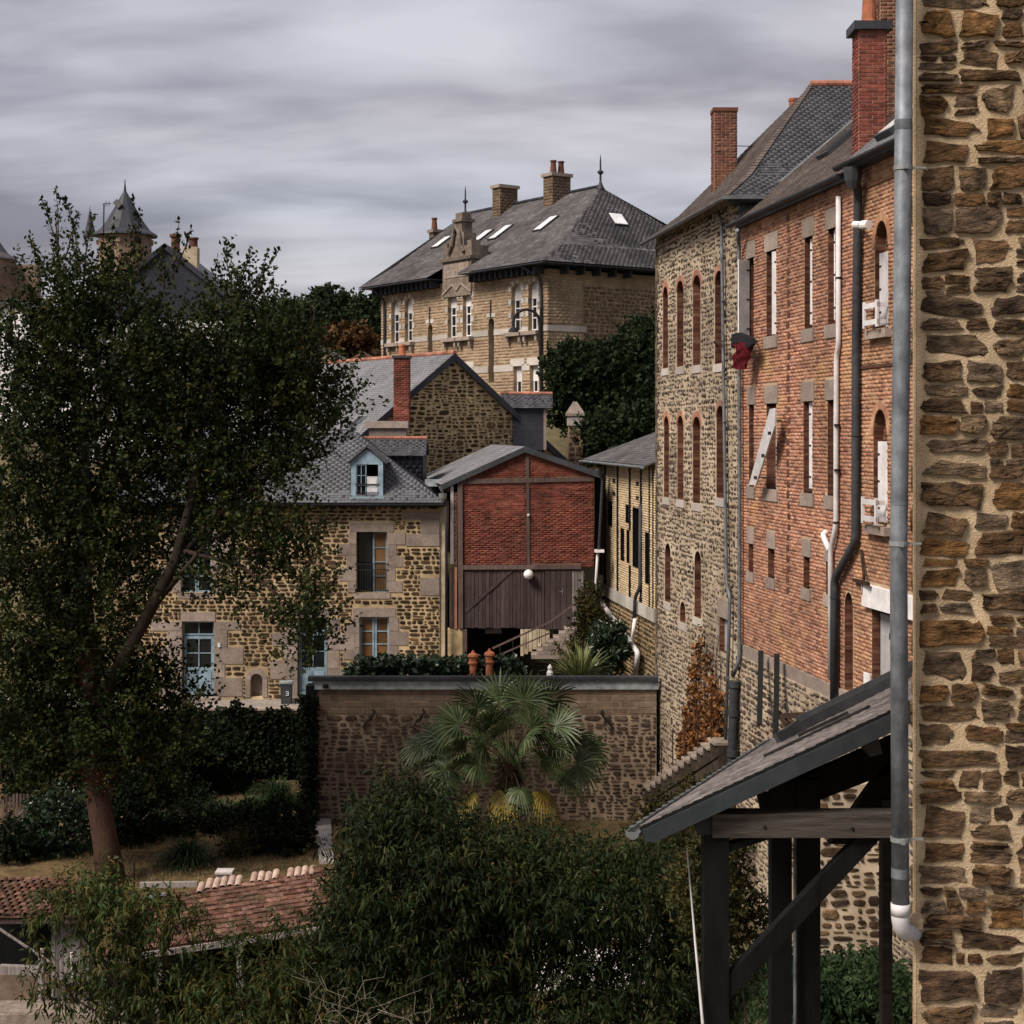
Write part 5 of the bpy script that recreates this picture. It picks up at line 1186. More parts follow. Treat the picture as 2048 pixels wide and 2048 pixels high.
# wheelie bin with its number
t = thing('wheelie_bin', 'dark wheelie bin with pale lid and the number 3 beside the blue door', 'bin', P(572, 1394, 55.2))
QF = Fr((0, 55.2, 0), (1, 0, 0), ZUP); q = QF.rect(562, 1366, 584, 1396)
part('body', MB().add([QF.pt(u, v, n) for v, k in ((GZ, .86), (q[3], 1)) for (u, n) in (((q[0]+q[1])/2-.19*k, .2*k), ((q[0]+q[1])/2+.19*k, .2*k), ((q[0]+q[1])/2+.19*k, -.2*k), ((q[0]+q[1])/2-.19*k, -.2*k))], [(0, 1, 5, 4), (1, 2, 6, 5), (2, 3, 7, 6), (3, 0, 4, 7), (4, 5, 6, 7)]), M['dark_pipe'], t)
part('lid', MB().fbox(QF, (q[0]+q[1])/2-.22, (q[0]+q[1])/2+.22, q[3], q[3]+.06, -.22, .22), M['pale_zinc'], t)
u, v = QF.px(576, 1385)
part('number', MB().fbox(QF, u-.05, u+.05, v+.05, v+.075, .2, .21).fbox(QF, u-.03, u+.05, v-.012, v+.012, .2, .21).fbox(QF, u-.05, u+.05, v-.075, v-.05, .2, .21).fbox(QF, u+.03, u+.055, v-.05, v+.05, .2, .209), M['white_pvc'], t)
# ================================================================== GABLE HOUSE BEHIND
dI = V3(-.55, .835, 0).normalized(); uI = V3(.835, .55, 0).normalized(); IF_ = Fr((P(906, 865, 66).x, 66, 0), uI, ZUP)
def i_(x, y): return IF_.px(x, y)
t = thing('gable_house', 'house with dark rubble gable, slate roof with sky sheen painted pale and red brick chimney', 'house', IF_.pt(0, 8))
Ap, Rr, Ll = i_(906, 709), i_(1124, 912), i_(698, 886)
gp = [(Ll[0], 6), (Rr[0], 6), (Rr[0], Rr[1]-.1), (Ap[0], Ap[1]-.15), (Ll[0], Ll[1]-.1)]
wl_ = wall(t, 'gable_wall', IF_, gp, [], M['gable_mortar'])
emit(wl_, IF_, rubble(gp, [], .19, .05, aspect=2.0), .03, RUBBLE, M['gable_stone'], 'stone', nmax=300, dj=.5, rot=.08)
L3, A3_, R3 = IF_.pt(Ll[0]-.3, Ll[1]-.25, .15), IF_.pt(Ap[0], Ap[1]+.05, .15), IF_.pt(Rr[0]+.25, Rr[1]-.22, .15)
LR = dI*15
lr, lfr, _ = roof(t, [L3+LR, L3, A3_, A3_+LR], M['sky_sheen_slate'], th=.1, under=M['slate_hung'], w=.28, e=.15, nmax=150, minpx=9)  # sky reflection painted into this slope's colour; the other slope is plain slate
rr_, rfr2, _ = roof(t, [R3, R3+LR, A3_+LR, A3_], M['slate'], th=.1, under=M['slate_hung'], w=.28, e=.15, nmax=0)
part('verge_board', MB().prism(IF_, [uv(IF_, p) for p in (L3, A3_, R3, R3-ZUP*.3, A3_-ZUP*.3, L3-ZUP*.3)], .1, .17), M['slate_hung'], t)
part('body', MB().prism(Fr((0, 0, 0), (1, 0, 0), (0, 1, 0)), [tuple(p)[:2] for p in (IF_.pt(Ll[0]+.05, 0, -.42), IF_.pt(Rr[0]-.05, 0, -.42), IF_.pt(Rr[0]-.05, 0, -.42)+LR*.97, IF_.pt(Ll[0]+.05, 0, -.42)+LR*.97)], 5, Ll[1]-.4), M['gable_mortar'], t)
for i in range(34): a = A3_+dI*(.44*i)+ZUP*.02; part('ridge_tile', MB().tube([a, a+dI*.43], .1, 8), M['ridge_tile'], t)
cc = chimney(t, (P(803, 780, 63.6).x, 63.9), .62, .62, zc(850, 63.6), zc(716, 63.6), M['red_brick'], M['red_mortar'], .1, flare=.07, nmax=0); pot(cc, P(803, 780, 63.6).x, 63.9, zc(716, 63.6)+.1, .45, .15, .13)
KF = Fr((0, 62.3, 0), (1, 0, 0), ZUP); q = KF.rect(738, 856, 812, 900)
sc_ = part('stone_chimney', MB().fbox(KF, q[0], q[1], q[2]-.6, q[3], -.7, 0), M['granite'], t); q2 = KF.rect(731, 842, 816, 856); part('cap', MB().fbox(KF, *q2, -.78, .1), M['concrete_dark'] if 'concrete_dark' in M else M['granite'], sc_)
for (x0, y0, x1, y1) in ((690, 862, 722, 834),):
    a, b = lfr.px(x0, y0), lfr.px(x1, y1); w_ = part('roof_window', MB().fbox(lfr, a[0]-.0, a[0]+.55, a[1], b[1], 0, .09), M['pale_zinc'], t); part('pane', MB().fbox(lfr, a[0]+.05, a[0]+.5, a[1]+.05, b[1]-.05, .09, .1), M['glass_dark'], w_)
# dormer on the right slope
XF = Fr(P(1020, 865, 67.6)-ZUP*CZ, (1, .12, 0), ZUP); q = XF.rect(1022, 815, 1088, 900)
dm_ = part('side_dormer', MB().fbox(XF, q[0], q[1], q[2], q[3], -2, 0), M['slate_hung'], t)
a0, a1 = XF.pt(XF.px(1000, 815)[0], q[3]-.03, .15), XF.pt(XF.px(1105, 815)[0], q[3]-.03, .15); up_ = V3(0, 1.0, .62)
roof(t, [a0, a1, a1+up_, a0+up_], M['slate'], w=.24, e=.13, nmax=40, minpx=9, th=.02)
for i in range(7): a = a0+up_+(a1-a0)*(i/7)+ZUP*.02; part('ridge_tile', MB().tube([a, a+(a1-a0)/7.2], .08, 8), M['ridge_tile'], t)
part('corner_post', MB().fbox(XF, q[1]-.02, q[1]+.1, q[2], q[3], -.1, .02), M['granite'], t)
# ================================================================== SCHOOL ON THE HILL
uJ = V3(.571, -.821, 0).normalized(); sJ = V3(.821, .571, 0).normalized(); cJ = V3(P(1095, 865, 95).x, 95, 0)
JF = Fr(cJ, uJ, ZUP); JS = Fr(cJ, sJ, ZUP)
t = thing('school_building', 'large hipped slate roofed yellow brick school with stone bands on the hill', 'building', (cJ.x, cJ.y, 13))
wn_ = [(1023, 569, 1043, 663), (1057, 564, 1076, 659), (896, 583, 914, 675), (926, 580, 943, 671), (783, 599, 799, 687), (810, 597, 825, 684)]
lo_ = [(1027, 728, 1044, 790), (1060, 724, 1077, 788)]; sl2 = [(856, 648, 865, 712), (977, 636, 988, 765)]
JT = CZ+9.75; J0 = 12.5; LJ = -19.6
ra = [JF.rect(*q) for q in wn_]; v0 = sum(q[2] for q in ra)/6; v1 = sum(q[3] for q in ra)/6; ra = [(q[0], q[1], v0, v1) for q in ra]
rb = [JF.rect(*q) for q in lo_]; rc = [JF.rect(*q) for q in sl2]; lv = (CZ+2.4, CZ+4.05); rb = [(q[0], q[1], *lv) for q in rb]
# the same lower windows repeat under the other pairs
rb += [(q[0], q[1], *lv) for q in ra[2:]]
ah = [archpoly(q, .45) for q in ra]+[rpoly(q) for q in rb]+[archpoly(q, .3) for q in rc]
wl_ = wall(t, 'front_wall', JF, [(LJ, J0), (0, J0), (0, JT), (LJ, JT)], ah, M['school_mortar'], reveal=.35)
ex = list(ah); bands = [(CZ+6.05, CZ+6.4), (CZ+3.75, CZ+4.15)]
def stonebox(fr, b, nm, m='pale_granite', n=.04): ex.append(rpoly(b)); return part(nm, MB().fbox(fr, *b, -.2, n), M[m], t)
for b0, b1 in bands:
    for a, c in minus([(LJ, -.02)], [(q[0]-.02, q[1]+.02) for q in ra+rb+rc if q[2] < b1 and q[3] > b0]): stonebox(JF, (a, c, b0, b1), 'band_stone')
    stonebox_s = part('band_stone', MB().fbox(JS, 0, 2.9 if b0 > CZ+5 else 1.4, b0, b1, -.2, .04), M['pale_granite'], t)
for q in ra:
    for v in (q[3]-1.25, q[3]-2.05, q[3]-.45):
        for s, e in ((q[0]-.28, q[0]), (q[1], q[1]+.28)): stonebox(JF, (s, e, v, v+.32), 'jamb_stone')
    w = window(t, JF, (q[0], q[1], q[2], q[3]-.02), .33, M['white_paint'], M['glass_dark'], 2, 4, fw=.09, bw=.07); part('blind', MB().fbox(JF, q[0], q[1], q[3]-1.0, q[3], -.28, -.25), M['white_paint'], w)
    sb = (q[0]-.3, q[1]+.3, q[2]-.28, q[2]-.05); stonebox(JF, sb, 'sill', 'granite', .4)
    for u in (q[0]-.22, q[1]+.02): part('bracket', MB().fbox(JF, u, u+.2, q[2]-.65, q[2]-.28, -.1, .3), M['granite'], t)
    n = 8; cx = (q[0]+q[1])/2; R0 = (q[1]-q[0])/2
    for j in range(n):
        f = lambda k, e: (cx+math.cos(math.pi*k/n)*(R0+e), q[3]-.45+math.sin(math.pi*k/n)*(.45+e)); part('arch_stone', MB().prism(JF, [f(j, 0), f(j, .3), f(j+1, .3), f(j+1, 0)], -.1, .03), M['pale_granite'] if j % 2 else M['school_brick'], t)
for q in rb:
    stonebox(JF, (q[0]-.3, q[1]+.3, q[3], q[3]+.45), 'lintel'); w = window(t, JF, q, .33, M['white_paint'], M['glass_dark'], 2, 2, fw=.09, bw=.07); part('blind', MB().fbox(JF, q[0], q[1], q[3]-.95, q[3], -.28, -.25), M['white_paint'], w)
for q in rc: part('blocked_slit', face(JF, archpoly(q, .3), [], -.34), M['slate_hung'], t)
for q in rc: part('spike', MB().fbox(JF, (q[0]+q[1])/2-.05, (q[0]+q[1])/2+.05, q[3], q[3]+1.1, 0, .08), M['slate_hung'], t); stonebox(JF, (q[0]-.2, q[1]+.2, q[3]+.05, q[3]+.3), 'key_stone')
emit(wl_, JF, courses([(LJ, J0), (0, J0), (0, JT), (LJ, JT)], ex, (.19, .19), (.42, .42), .03, bond=True, minw=.1), .02, BRICK, M['school_brick'], 'block', nmax=300, dj=.7, minpx=9)
ws = wall(t, 'side_wall', JS, [(0, J0), (15.5, J0), (15.5, JT), (0, JT)], [], M['school_mortar'])
emit(ws, JS, courses([(0, J0), (2.6, J0), (2.6, JT), (0, JT)], [rpoly((0, 2.9, *b)) for b in bands], (.19, .19), (.42, .42), .03, bond=True, minw=.1), .02, BRICK, M['school_brick'], 'block', nmax=60, minpx=9)
emit(ws, JS, courses([(2.65, J0), (15.5, J0), (15.5, JT-.9), (2.65, JT-.9)], [rpoly((2.6, 2.9, *bands[0]))], (.16, .28), (.25, .65), .045, split=.1, wob=.03), .03, STONE, M['school_rubble'], 'stone', nmax=200, minpx=9, rot=.04)
part('body', MB().prism(Fr((0, 0, 0), (1, 0, 0), (0, 1, 0)), [tuple(p)[:2] for p in (cJ-uJ*.42+sJ*.42, cJ-uJ*.42+sJ*15, cJ+uJ*LJ+sJ*15, cJ+uJ*LJ+sJ*.42)], 11, JT), M['school_mortar'], t)
OV = 1.25; EZ = CZ+10.05
def J3(s, d, z): p = cJ-uJ*s+sJ*d; return V3(p.x, p.y, z)        # s = metres left of the corner, d = metres back from the front
HA = J3(4.5, 7.5, CZ+15.8); HB = J3(20.4, 7.5, CZ+15.8)
eA, eB, eC, eD = J3(-OV, -OV, EZ), J3(20.6, -OV, EZ), J3(-OV, 16, EZ), J3(20.6, 16, EZ)
mid = lambda e, h: e.lerp(h, .3)+ZUP*-.28
# the front slope is broken by the bay
s0, s1 = -JF.px(948, 560)[0], -JF.px(886, 560)[0]
def frontpt(s, f):
    e = J3(s, -OV, EZ); h = J3(max(4.5*f-OV*(1-f), s) if False else s, 7.5, CZ+15.8); return e.lerp(h, f)+(ZUP*-.28*(f/.3) if f <= .3 else ZUP*0)
mA, mB, mC = mid(eA, HA), mid(eB, HB), mid(eC, HA)
R_ = dict(w=.34, e=.2, th=.022)
def fp(s, f):
    e = J3(s, -OV, EZ); m = J3(s, -OV+8.75*.3, EZ+(5.75)*.3-.28); return e.lerp(m, f/.3)
roof(t, [fp(s0, 0), eA, mA, fp(s0, .3)], M['old_slate'], nmax=60, minpx=8, **R_)
roof(t, [eB, fp(s1, 0), fp(s1, .3), mB], M['old_slate'], nmax=40, minpx=8, **R_)
mr, jfr, _ = roof(t, [mB, mA, HA, HB], M['old_slate'], nmax=80, minpx=8, **R_)
roof(t, [eA, eC, mC, mA], M['old_slate'], nmax=40, minpx=8, **R_); _, hfr, _ = roof(t, [mA, mC, HA], M['old_slate'], nmax=40, minpx=8, **R_)
roof(t, [eC, eD, HB, HA], M['old_slate'], nmax=0, **R_)
part('gable_end', MB().add([eB, HB, eD], [(0, 1, 2)]), M['old_slate'], t)
part('soffit', MB().prism(Fr((0, 0, EZ-.12), (1, 0, 0), (0, 1, 0)), [tuple(p)[:2] for p in (eA, eC, eD, eB, fp(s1, 0), J3(s1, 0, 0), J3(s0, 0, 0), fp(s0, 0))], 0, .06), M['slate_hung'], t)
for i in range(34):
    s = .4+i*.58
    if s0-.2 < s < s1+.2: continue
    a = J3(s, 0, EZ-.6); part('rafter_bracket', MB().fbox(Fr(a, uJ, ZUP), -.07, .07, 0, .45, .0, .75), M['slate_hung'], t)
for i in range(5):
    a = J3(0, 1+i*1.2, EZ-.6); part('rafter_bracket', MB().fbox(Fr(a, sJ, ZUP), -.07, .07, 0, .45, 0, .75), M['slate_hung'], t)
# centre bay with carved pediment
bc = -(s0+s1)/2; hw = (s1-s0)/2*.92; bz = EZ-1.0
bay = part('bay', MB().fbox(JF, bc-hw, bc+hw, bz-.28, bz+2.0, -2.2, .12), M['bay_stone'], t)
part('bay_cornice', MB().fbox(JF, bc-hw-.15, bc+hw+.15, bz+2.0, bz+2.2, -2.3, .3), M['bay_stone'], bay)
part('bay_parapet', MB().fbox(JF, bc-hw, bc+hw, bz+2.2, bz+2.9, -1.2, .1).fbox(JF, bc-hw, bc-hw+.5, bz+2.9, bz+3.2, -.6, .1).fbox(JF, bc+hw-.5, bc+hw, bz+2.9, bz+3.2, -.6, .1), M['bay_stone'], bay)
part('bay_finial', MB().fbox(JF, bc-.75, bc+.75, bz+2.9, bz+3.8, -.9, .05).fbox(JF, bc-.42, bc+.42, bz+3.8, bz+4.5, -.8, 0).fbox(JF, bc-.55, bc+.55, bz+4.5, bz+4.7, -.95, .12).fbox(JF, bc-.4, bc+.4, bz+4.7, bz+5.1, -.75, -.05), M['bay_stone'], bay)
part('scroll', MB().tube([JF.pt(bc-.9, bz+2.5, .15), JF.pt(bc-.5, bz+3.0, .2), JF.pt(bc-.3, bz+3.8, .15), JF.pt(bc, bz+4.2, .2), JF.pt(bc+.3, bz+3.8, .15), JF.pt(bc+.5, bz+3.0, .2), JF.pt(bc+.9, bz+2.5, .15)], .14, 8), M['bay_stone'], bay)
pn = part('inscription_panel', MB().fbox(JF, bc-hw+.25, bc+hw-.25, bz+.95, bz+1.85, .1, .16), M['granite'], bay)
lt = MB(); rr = random.Random(2)
for row, z in enumerate((bz+1.47, bz+1.08)):
    for i in range(7):
        u = bc-hw+.45+i*(2*hw-.9)/7
        lt.fbox(JF, u, u+.05, z, z+.26, .16, .172)
        if rr.random() < .7: lt.fbox(JF, u+.05, u+.18, z+rr.choice((0, .1, .2)), z+rr.choice((.05, .15, .26)), .16, .171)
part('carved_letters', lt, M['bay_stone'], pn)
part('zigzag_moulding', MB().bar(JF.pt(bc-hw, bz-.1, .15), JF.pt(bc-.5, bz+.5, .15), .08, .12).bar(JF.pt(bc-.5, bz+.5, .15), JF.pt(bc, bz+.1, .15), .08, .12).bar(JF.pt(bc, bz+.1, .15), JF.pt(bc+.5, bz+.5, .15), .08, .12).bar(JF.pt(bc+.5, bz+.5, .15), JF.pt(bc+hw, bz-.1, .15), .08, .12), M['granite'], bay)
def jsky(fr, x0, y0, x1, y1, w=.75):
    a, b = fr.px(x0, y0), fr.px(x1, y1); um = (a[0]+b[0])/2; hh = (b[1]-a[1])
    s_ = part('roof_window', MB().fbox(fr, um-w/2-.08, um+w/2+.08, a[1]-.08, b[1]+.08, 0, .12), M['dark_pipe'], t); part('pane', MB().fbox(fr, um-w/2, um+w/2, a[1], b[1], .12, .14), M['glass_sky'], s_)
for q in ((871, 496, 897, 476), (954, 483, 980, 463), (988, 479, 1016, 454), (1077, 462, 1108, 436)): jsky(jfr, *q)
jsky(hfr, 1224, 449, 1246, 432, 1.0)
def jch(x, y0, y1, Z, w, d, pots=0):
    c = P(x, y0, Z); k = part('chimney', MB().fbox(Fr((c.x, c.y, 0), sJ, -uJ), -w/2, w/2, -d/2, d/2, zc(y1, Z), zc(y0, Z)), M['school_mortar'], t)
    f = Fr((c.x, c.y, 0), sJ, -uJ)
    for fr, W in ((Fr(V3(c.x, c.y, 0)+uJ*d/2, sJ, ZUP), w), (Fr(V3(c.x, c.y, 0)-sJ*w/2, uJ, ZUP), d)): emit(k, fr, courses([(-W/2, zc(y1, Z)), (W/2, zc(y1, Z)), (W/2, zc(y0, Z)), (-W/2, zc(y0, Z))], [], (.2, .2), (.4, .4), .03, bond=True, minw=.1), .02, BRICK, M['school_rubble'], 'block', nmax=0)
    part('cap', MB().fbox(f, -w/2-.12, w/2+.12, -d/2-.12, d/2+.12, zc(y0, Z), zc(y0, Z)+.22), M['granite'], k)
    for i in range(pots): p = V3(c.x, c.y, 0)+sJ*(-w*.2+i*w*.42)*1; part('chimney_pot', MB().lathe((p.x, p.y, zc(y0, Z)+.2), [(.24, 0), (.2, .4), (.17, .75), (.22, .8), (.22, .9)], 10), M['dark_brick'], k)
jch(1010, 378, 440, 111, 1.5, .9); jch(1114, 355, 420, 106, 1.5, 1.0, 2); jch(873, 466, 500, 118, .9, .6, 1)
for p in (HA, HB):
    part('finial', MB().lathe(p, [(.3, -.15), (.16, .1), (.07, .35), (.07, .8), (.2, .9), (.2, 1.0), (.06, 1.1), (.05, 1.7), (.01, 2.1)], 8), M['slate_hung'], t)
for i in range(30): a = HA.lerp(HB, i/30); part('ridge_tile', MB().tube([a+ZUP*.05, HA.lerp(HB, (i+.93)/30)+ZUP*.05], .13, 6), M['slate_hung'], t)
pipe(t, [J3(1.2, -1.1, EZ-.1), J3(.55, -.2, EZ-.8), J3(.45, -.15, EZ-2), J3(.45, -.15, 12.5)], .09, M['dark_pipe']); pipe(t, [J3(19.0, -1.1, EZ-.1), J3(18.9, -.2, EZ-.9), J3(18.9, -.15, EZ-2), J3(18.9, -.15, 12.5)], .09, M['dark_pipe'])
# arched lamp post in front of the school
t = thing('street_lamp', 'dark arched lamp post standing in front of the school corner', 'street lamp', P(1081, 790, 90)); LZ = 90
arc = [P(1053+26*math.cos(a), 645-26*math.sin(a), LZ) for a in np.linspace(math.pi, 0, 13)]
part('arm', MB().tube([P(1027, 660, LZ)]+arc, .08, 8), M['dark_iron'], t); part('post', MB().tube([P(1080, 645, LZ), P(1083, 800, LZ)], .1, 8).tube([P(1082, 616, LZ), P(1083, 790, LZ)], .07, 8), M['dark_iron'], t); part('lantern', MB().lathe(P(1027, 664, LZ), [(.12, 0), (.3, -.0), (.25, .15), (.08, .3)], 10), M['dark_iron'], t)
# gate pier and wall
t = thing('gate_pier', 'stone gate pier with pyramid cap below the school', 'pier', P(1150, 905, 70)); GP = Fr((0, 70, 0), (1, 0, 0), ZUP)
q = GP.rect(1137, 850, 1165, 960); s_ = part('shaft', MB().fbox(GP, *q, -.6, 0), M['castle'], t); emit(s_, GP, courses(rpoly(q), [], (.2, .28), (.25, .5), .03), .02, STONE, M['school_rubble'], 'stone', nmax=0)
q = GP.rect(1135, 832, 1167, 851); part('block', MB().fbox(GP, *q, -.65, .05), M['pale_granite'], t); u0, u1, v = GP.px(1132, 832)[0], GP.px(1169, 832)[0], GP.px(1, 832)[1]; um = (u0+u1)/2; va = GP.px(1, 803)[1]
part('cap', MB().add([GP.pt(u, v, n) for u, n in ((u0, .1), (u1, .1), (u1, -.7), (u0, -.7))]+[GP.pt(u, v+.12, n) for u, n in ((u0, .1), (u1, .1), (u1, -.7), (u0, -.7))]+[GP.pt(um-.08, va, -.25), GP.pt(um+.08, va, -.25), GP.pt(um+.08, va, -.4), GP.pt(um-.08, va, -.4)], [(0, 1, 2, 3)[::-1], (0, 1, 5, 4), (1, 2, 6, 5), (2, 3, 7, 6), (3, 0, 4, 7), (4, 5, 9, 8), (5, 6, 10, 9), (6, 7, 11, 10), (7, 4, 8, 11), (8, 9, 10, 11)]), M['granite'], t)
t = thing('boundary_wall', 'dark mossy rubble wall running right from the gate pier', 'wall', P(1230, 930, 71)); q = Fr((0, 70.6, 0), (1, 0, 0), ZUP); r = q.rect(1165, 853, 1420, 990)
w_ = wall(t, 'wall', q, rpoly(r), [], M['gable_mortar']); emit(w_, q, courses(rpoly(r), [], (.14, .24), (.2, .5), .03, split=.1), .025, STONE, M['gable_stone'], 'stone', nmax=80, minpx=9)
# ================================================================== BACKGROUND LEFT: castle, houses
def flared(c, r, h, seg=10, m=None): return MB().lathe(c, [(r*1.28, -.15), (r*1.25, 0), (r*.98, h*.1), (r*.72, h*.3), (r*.5, h*.52), (r*.25, h*.78), (r*.06, h*.97), (.03*r, h*1.12)], seg)
t = thing('castle_tower', 'castle tower with flared pointed slate roof rising above the tree', 'tower', P(250, 800, 150)); c = P(250, 470, 150)
tb = part('tower_wall', MB().lathe((c.x, c.y, 10), [(2.5, 0), (2.5, c.z-10)], 12), M['castle'], t); part('tower_roof', flared(c, 2.4, 4.2, 12), M['slate_hung'], t); part('finial', MB().tube([c+ZUP*4.2, c+ZUP*5.2], [.1, .03], 6), M['dark_iron'], t)
part('side_dormer', MB().bar(P(232, 412, 149), P(240, 404, 149), .6, .7), M['old_slate'], t)
for a in range(8): p = c+V3(math.cos(a*.785)*2.45, math.sin(a*.785)*2.45, -.5); part('corbel', MB().bar(p, p-ZUP*.4, .4, .4), M['castle'], t)
t = thing('round_tower', 'round castle tower with conical slate roof at the left edge', 'tower', P(5, 700, 150)); c = P(-45, 518, 150); part('tower_wall', MB().lathe((c.x, c.y, 10), [(3.5, 0), (3.5, c.z-10)], 20), M['castle'], t); part('tower_roof', flared(c, 2.9, 5.2, 16), M['old_slate'], t)
part('curtain_wall', MB().bar(P(30, 575, 151), P(78, 575, 151), 1.2, 4.2), M['castle'], t)
o = part('turret_spire', flared(P(180, 470, 158), .55, 2.6, 8), M['slate_hung']); tag(o, 'tiny pointed turret roof left of the castle tower', 'turret')
o = part('antenna', MB().tube([P(207, 470, 120), P(208, 407, 120)], .05, 6).bar(P(205, 408, 120), P(222, 407, 120), .05, .05).bar(P(212, 402, 120), P(212, 414, 120), .04, .04).bar(P(218, 403, 120), P(218, 412, 120), .04, .04), M['dark_iron']); tag(o, 'thin television aerial beside the castle tower', 'antenna')
def house(nm, label, xl, xr, yap, yeave, ybot, Z, depth, wm, rm, xa=None, group=None):
    """gable towards the viewer"""
    fr = Fr((0, Z, 0), (1, 0, 0), ZUP); xa = xa or (xl+xr)/2; t = thing(nm, label, 'house', P((xl+xr)/2, ybot, Z), group)
    po = fr.poly([(xl, ybot), (xr, ybot), (xr, yeave), (xa, yap), (xl, yeave)]); part('wall', MB().prism(fr, po, -depth, 0), M[wm], t)
    L, A_, R__ = (fr.pt(*fr.px(*q), .2) for q in ((xl-6, yeave+4), (xa, yap-5), (xr+6, yeave+4))); b2 = V3(0, depth+.3, 0)
    for pts in ([L+b2, L, A_, A_+b2], [R__, R__+b2, A_+b2, A_]):
        f = fr3(pts[0], pts[1], pts[-1]); part('roof', MB().prism(f, [uv(f, p) for p in pts], -.25, 0), M[rm], t)
    return t, fr
t, fr = house('slate_roof_house', 'house with big steep dark slate gable behind the tree', 120, 540, 492, 655, 900, 88, 9, 'slate_hung', 'slate_hung', 330)
part('lower_wall', MB().prism(fr, fr.poly([(150, 640), (515, 640), (515, 1000), (150, 1000)]), .02, .3), M['render_white'], t)
for x in (300, 380, 455):
    window(t, fr.off(.3), fr.rect(x, 700, x+28, 765), -.02, M['grey_paint'], M['glass_dark'], 2, 2)
c = part('chimney', MB().prism(fr, fr.poly([(358, 490), (388, 490), (388, 560), (358, 530)]), -1.6, -.8), M['cream'], t)
part('chimney_pot', MB().lathe(fr.pt(*fr.px(378, 492), -1.2), [(.24, 0), (.24, .5), (.3, .5), (.3, .6)], 10), M['dark_brick'], c); part('chimney_pot', MB().lathe(fr.pt(*fr.px(342, 485), -1.2), [(.24, -.4), (.24, .4), (.34, .45), (.34, .6)], 10), M['dark_brick'], c)
t, fr = house('white_house', 'pale rendered house with grey roof glimpsed through the tree', -120, 190, 600, 705, 1010, 78, 8, 'render_white', 'old_slate', 20)
for x, y in ((20, 740), (90, 740), (150, 740), (20, 860), (90, 860)): window(t, fr, fr.rect(x, y, x+24, y+50), .02, M['grey_paint'], M['glass_dark'], 2, 2)
t, fr = house('pink_house', 'pale rendered gable house seen low between the branches', 150, 330, 780, 860, 1100, 70, 6, 'render_white', 'old_slate')
for x, y in ((190, 890), (260, 890)): window(t, fr, fr.rect(x, y, x+26, y+50), .02, M['grey_paint'], M['glass_dark'], 2, 2)
t, fr = house('small_slate_house', 'small slate roofed cottage with orange ridge below the distant trees', 590, 690, 696, 716, 800, 112, 7, 'cream', 'old_slate')
t, fr = house('far_house', 'distant low house with orange ridge behind the gable house roof', 690, 765, 708, 722, 800, 120, 7, 'cream', 'tile_moss')
# ================================================================== FLAT-ROOFED OUTBUILDING in the middle
OF = Fr((0, 48.0, 0), (1, 0, 0), ZUP)
def o_(x, y): return OF.px(x, y)
t = thing('outbuilding', 'flat-roofed outbuilding with zinc edge, block courses and rubble front', 'outbuilding', (OF.px(970, 1)[0], 48, 0))
uL, uR = o_(632, 1)[0], o_(1313, 1)[0]; vb, vt = o_(1, 1428)[1], o_(1, 1378)[1]; rt = o_(1, 1352)[1]
wl_ = wall(t, 'wall', OF, [(uL, -.3), (uR, -.3), (uR, vt), (uL, vt)], [], M['out_mortar'])
bp_ = [(uL, vb), (uR, vb), (uR, vt), (uL, vt)]
bw_ = part('block_courses', MB().fbox(OF, uL, uR, vb, vt, -.1, .012), M['block_mortar'], t)
emit(bw_, OF, courses(bp_, [], ((vt-vb)/4, (vt-vb)/4), (.5, .5), .012, bond=True, minw=.1), .01, BRICK, M['block'], 'block', nmax=300, dj=.6, n0=.008)
emit(wl_, OF, rubble([(uL, 0), (uR, 0), (uR, vb), (uL, vb)], [], .165, .045, aspect=2.1), .03, RUBBLE, M['out_stone'] if 'out_stone' in M else M['house_stone'], 'stone', nmax=300, dj=.6, rot=.06)
part('body', MB().fbox(OF, uL+.01, uR, -.3, rt-.41, -1.98, -.42), M['block_mortar'], t)
part('roof_slab', MB().fbox(OF, o_(617, 1)[0], uR+.05, rt-.4, rt-.34, -2.0, .0), M['dark_pipe'], t)
part('roof_kerb', MB().fbox(OF, o_(617, 1)[0], uR+.05, rt-.053, rt, -.12, .14), M['dark_pipe'], t)
fz = part('zinc_fascia', MB().fbox(OF, o_(630, 1)[0], uR+.05, vt-.0, rt-.14, .05, .1), M['pale_zinc'], t)
part('roof_edge', MB().fbox(OF, o_(617, 1)[0], uR+.05, rt-.14, rt-.055, .0, .16), M['dark_pipe'], t)
for i in range(6): u = uL+1.6*(i+1); part('zinc_joint', MB().fbox(OF, u-.012, u+.012, vt, rt-.14, .1, .112), M['pale_zinc'], fz)
part('end_bracket', MB().fbox(OF, o_(612, 1)[0], o_(634, 1)[0], vt-.35, vt+.1, -.5, .06), M['black_timber'], t)
part('junction_box', MB().lathe(OF.pt(*o_(652, 1371), .12), [(.05, -.06), (.09, -.04), (.09, .04), (.05, .06)], 10), M['dark_iron'], t)
def anchor(x, y, fl):
    c = OF.pt(*o_(x, y), .06); pts = []
    for a in np.linspace(0, 1, 15):
        an = -1.1*math.pi+a*2.2*math.pi; pts.append(c+V3(fl*(.13*math.sin(an*.9)*(1 if abs(a-.5) > .3 else .6)+.1*(a-.5)*2), 0, (a-.5)*.62))
    part('wall_anchor', MB().tube(pts, .028, 6).tube([c-V3(.1, 0, .05), c+V3(.12, 0, .06)], .022, 6), M['dark_iron'], t)
anchor(738, 1438, 1); anchor(838, 1438, 1); anchor(1213, 1440, -1)
RZ = rt-.34
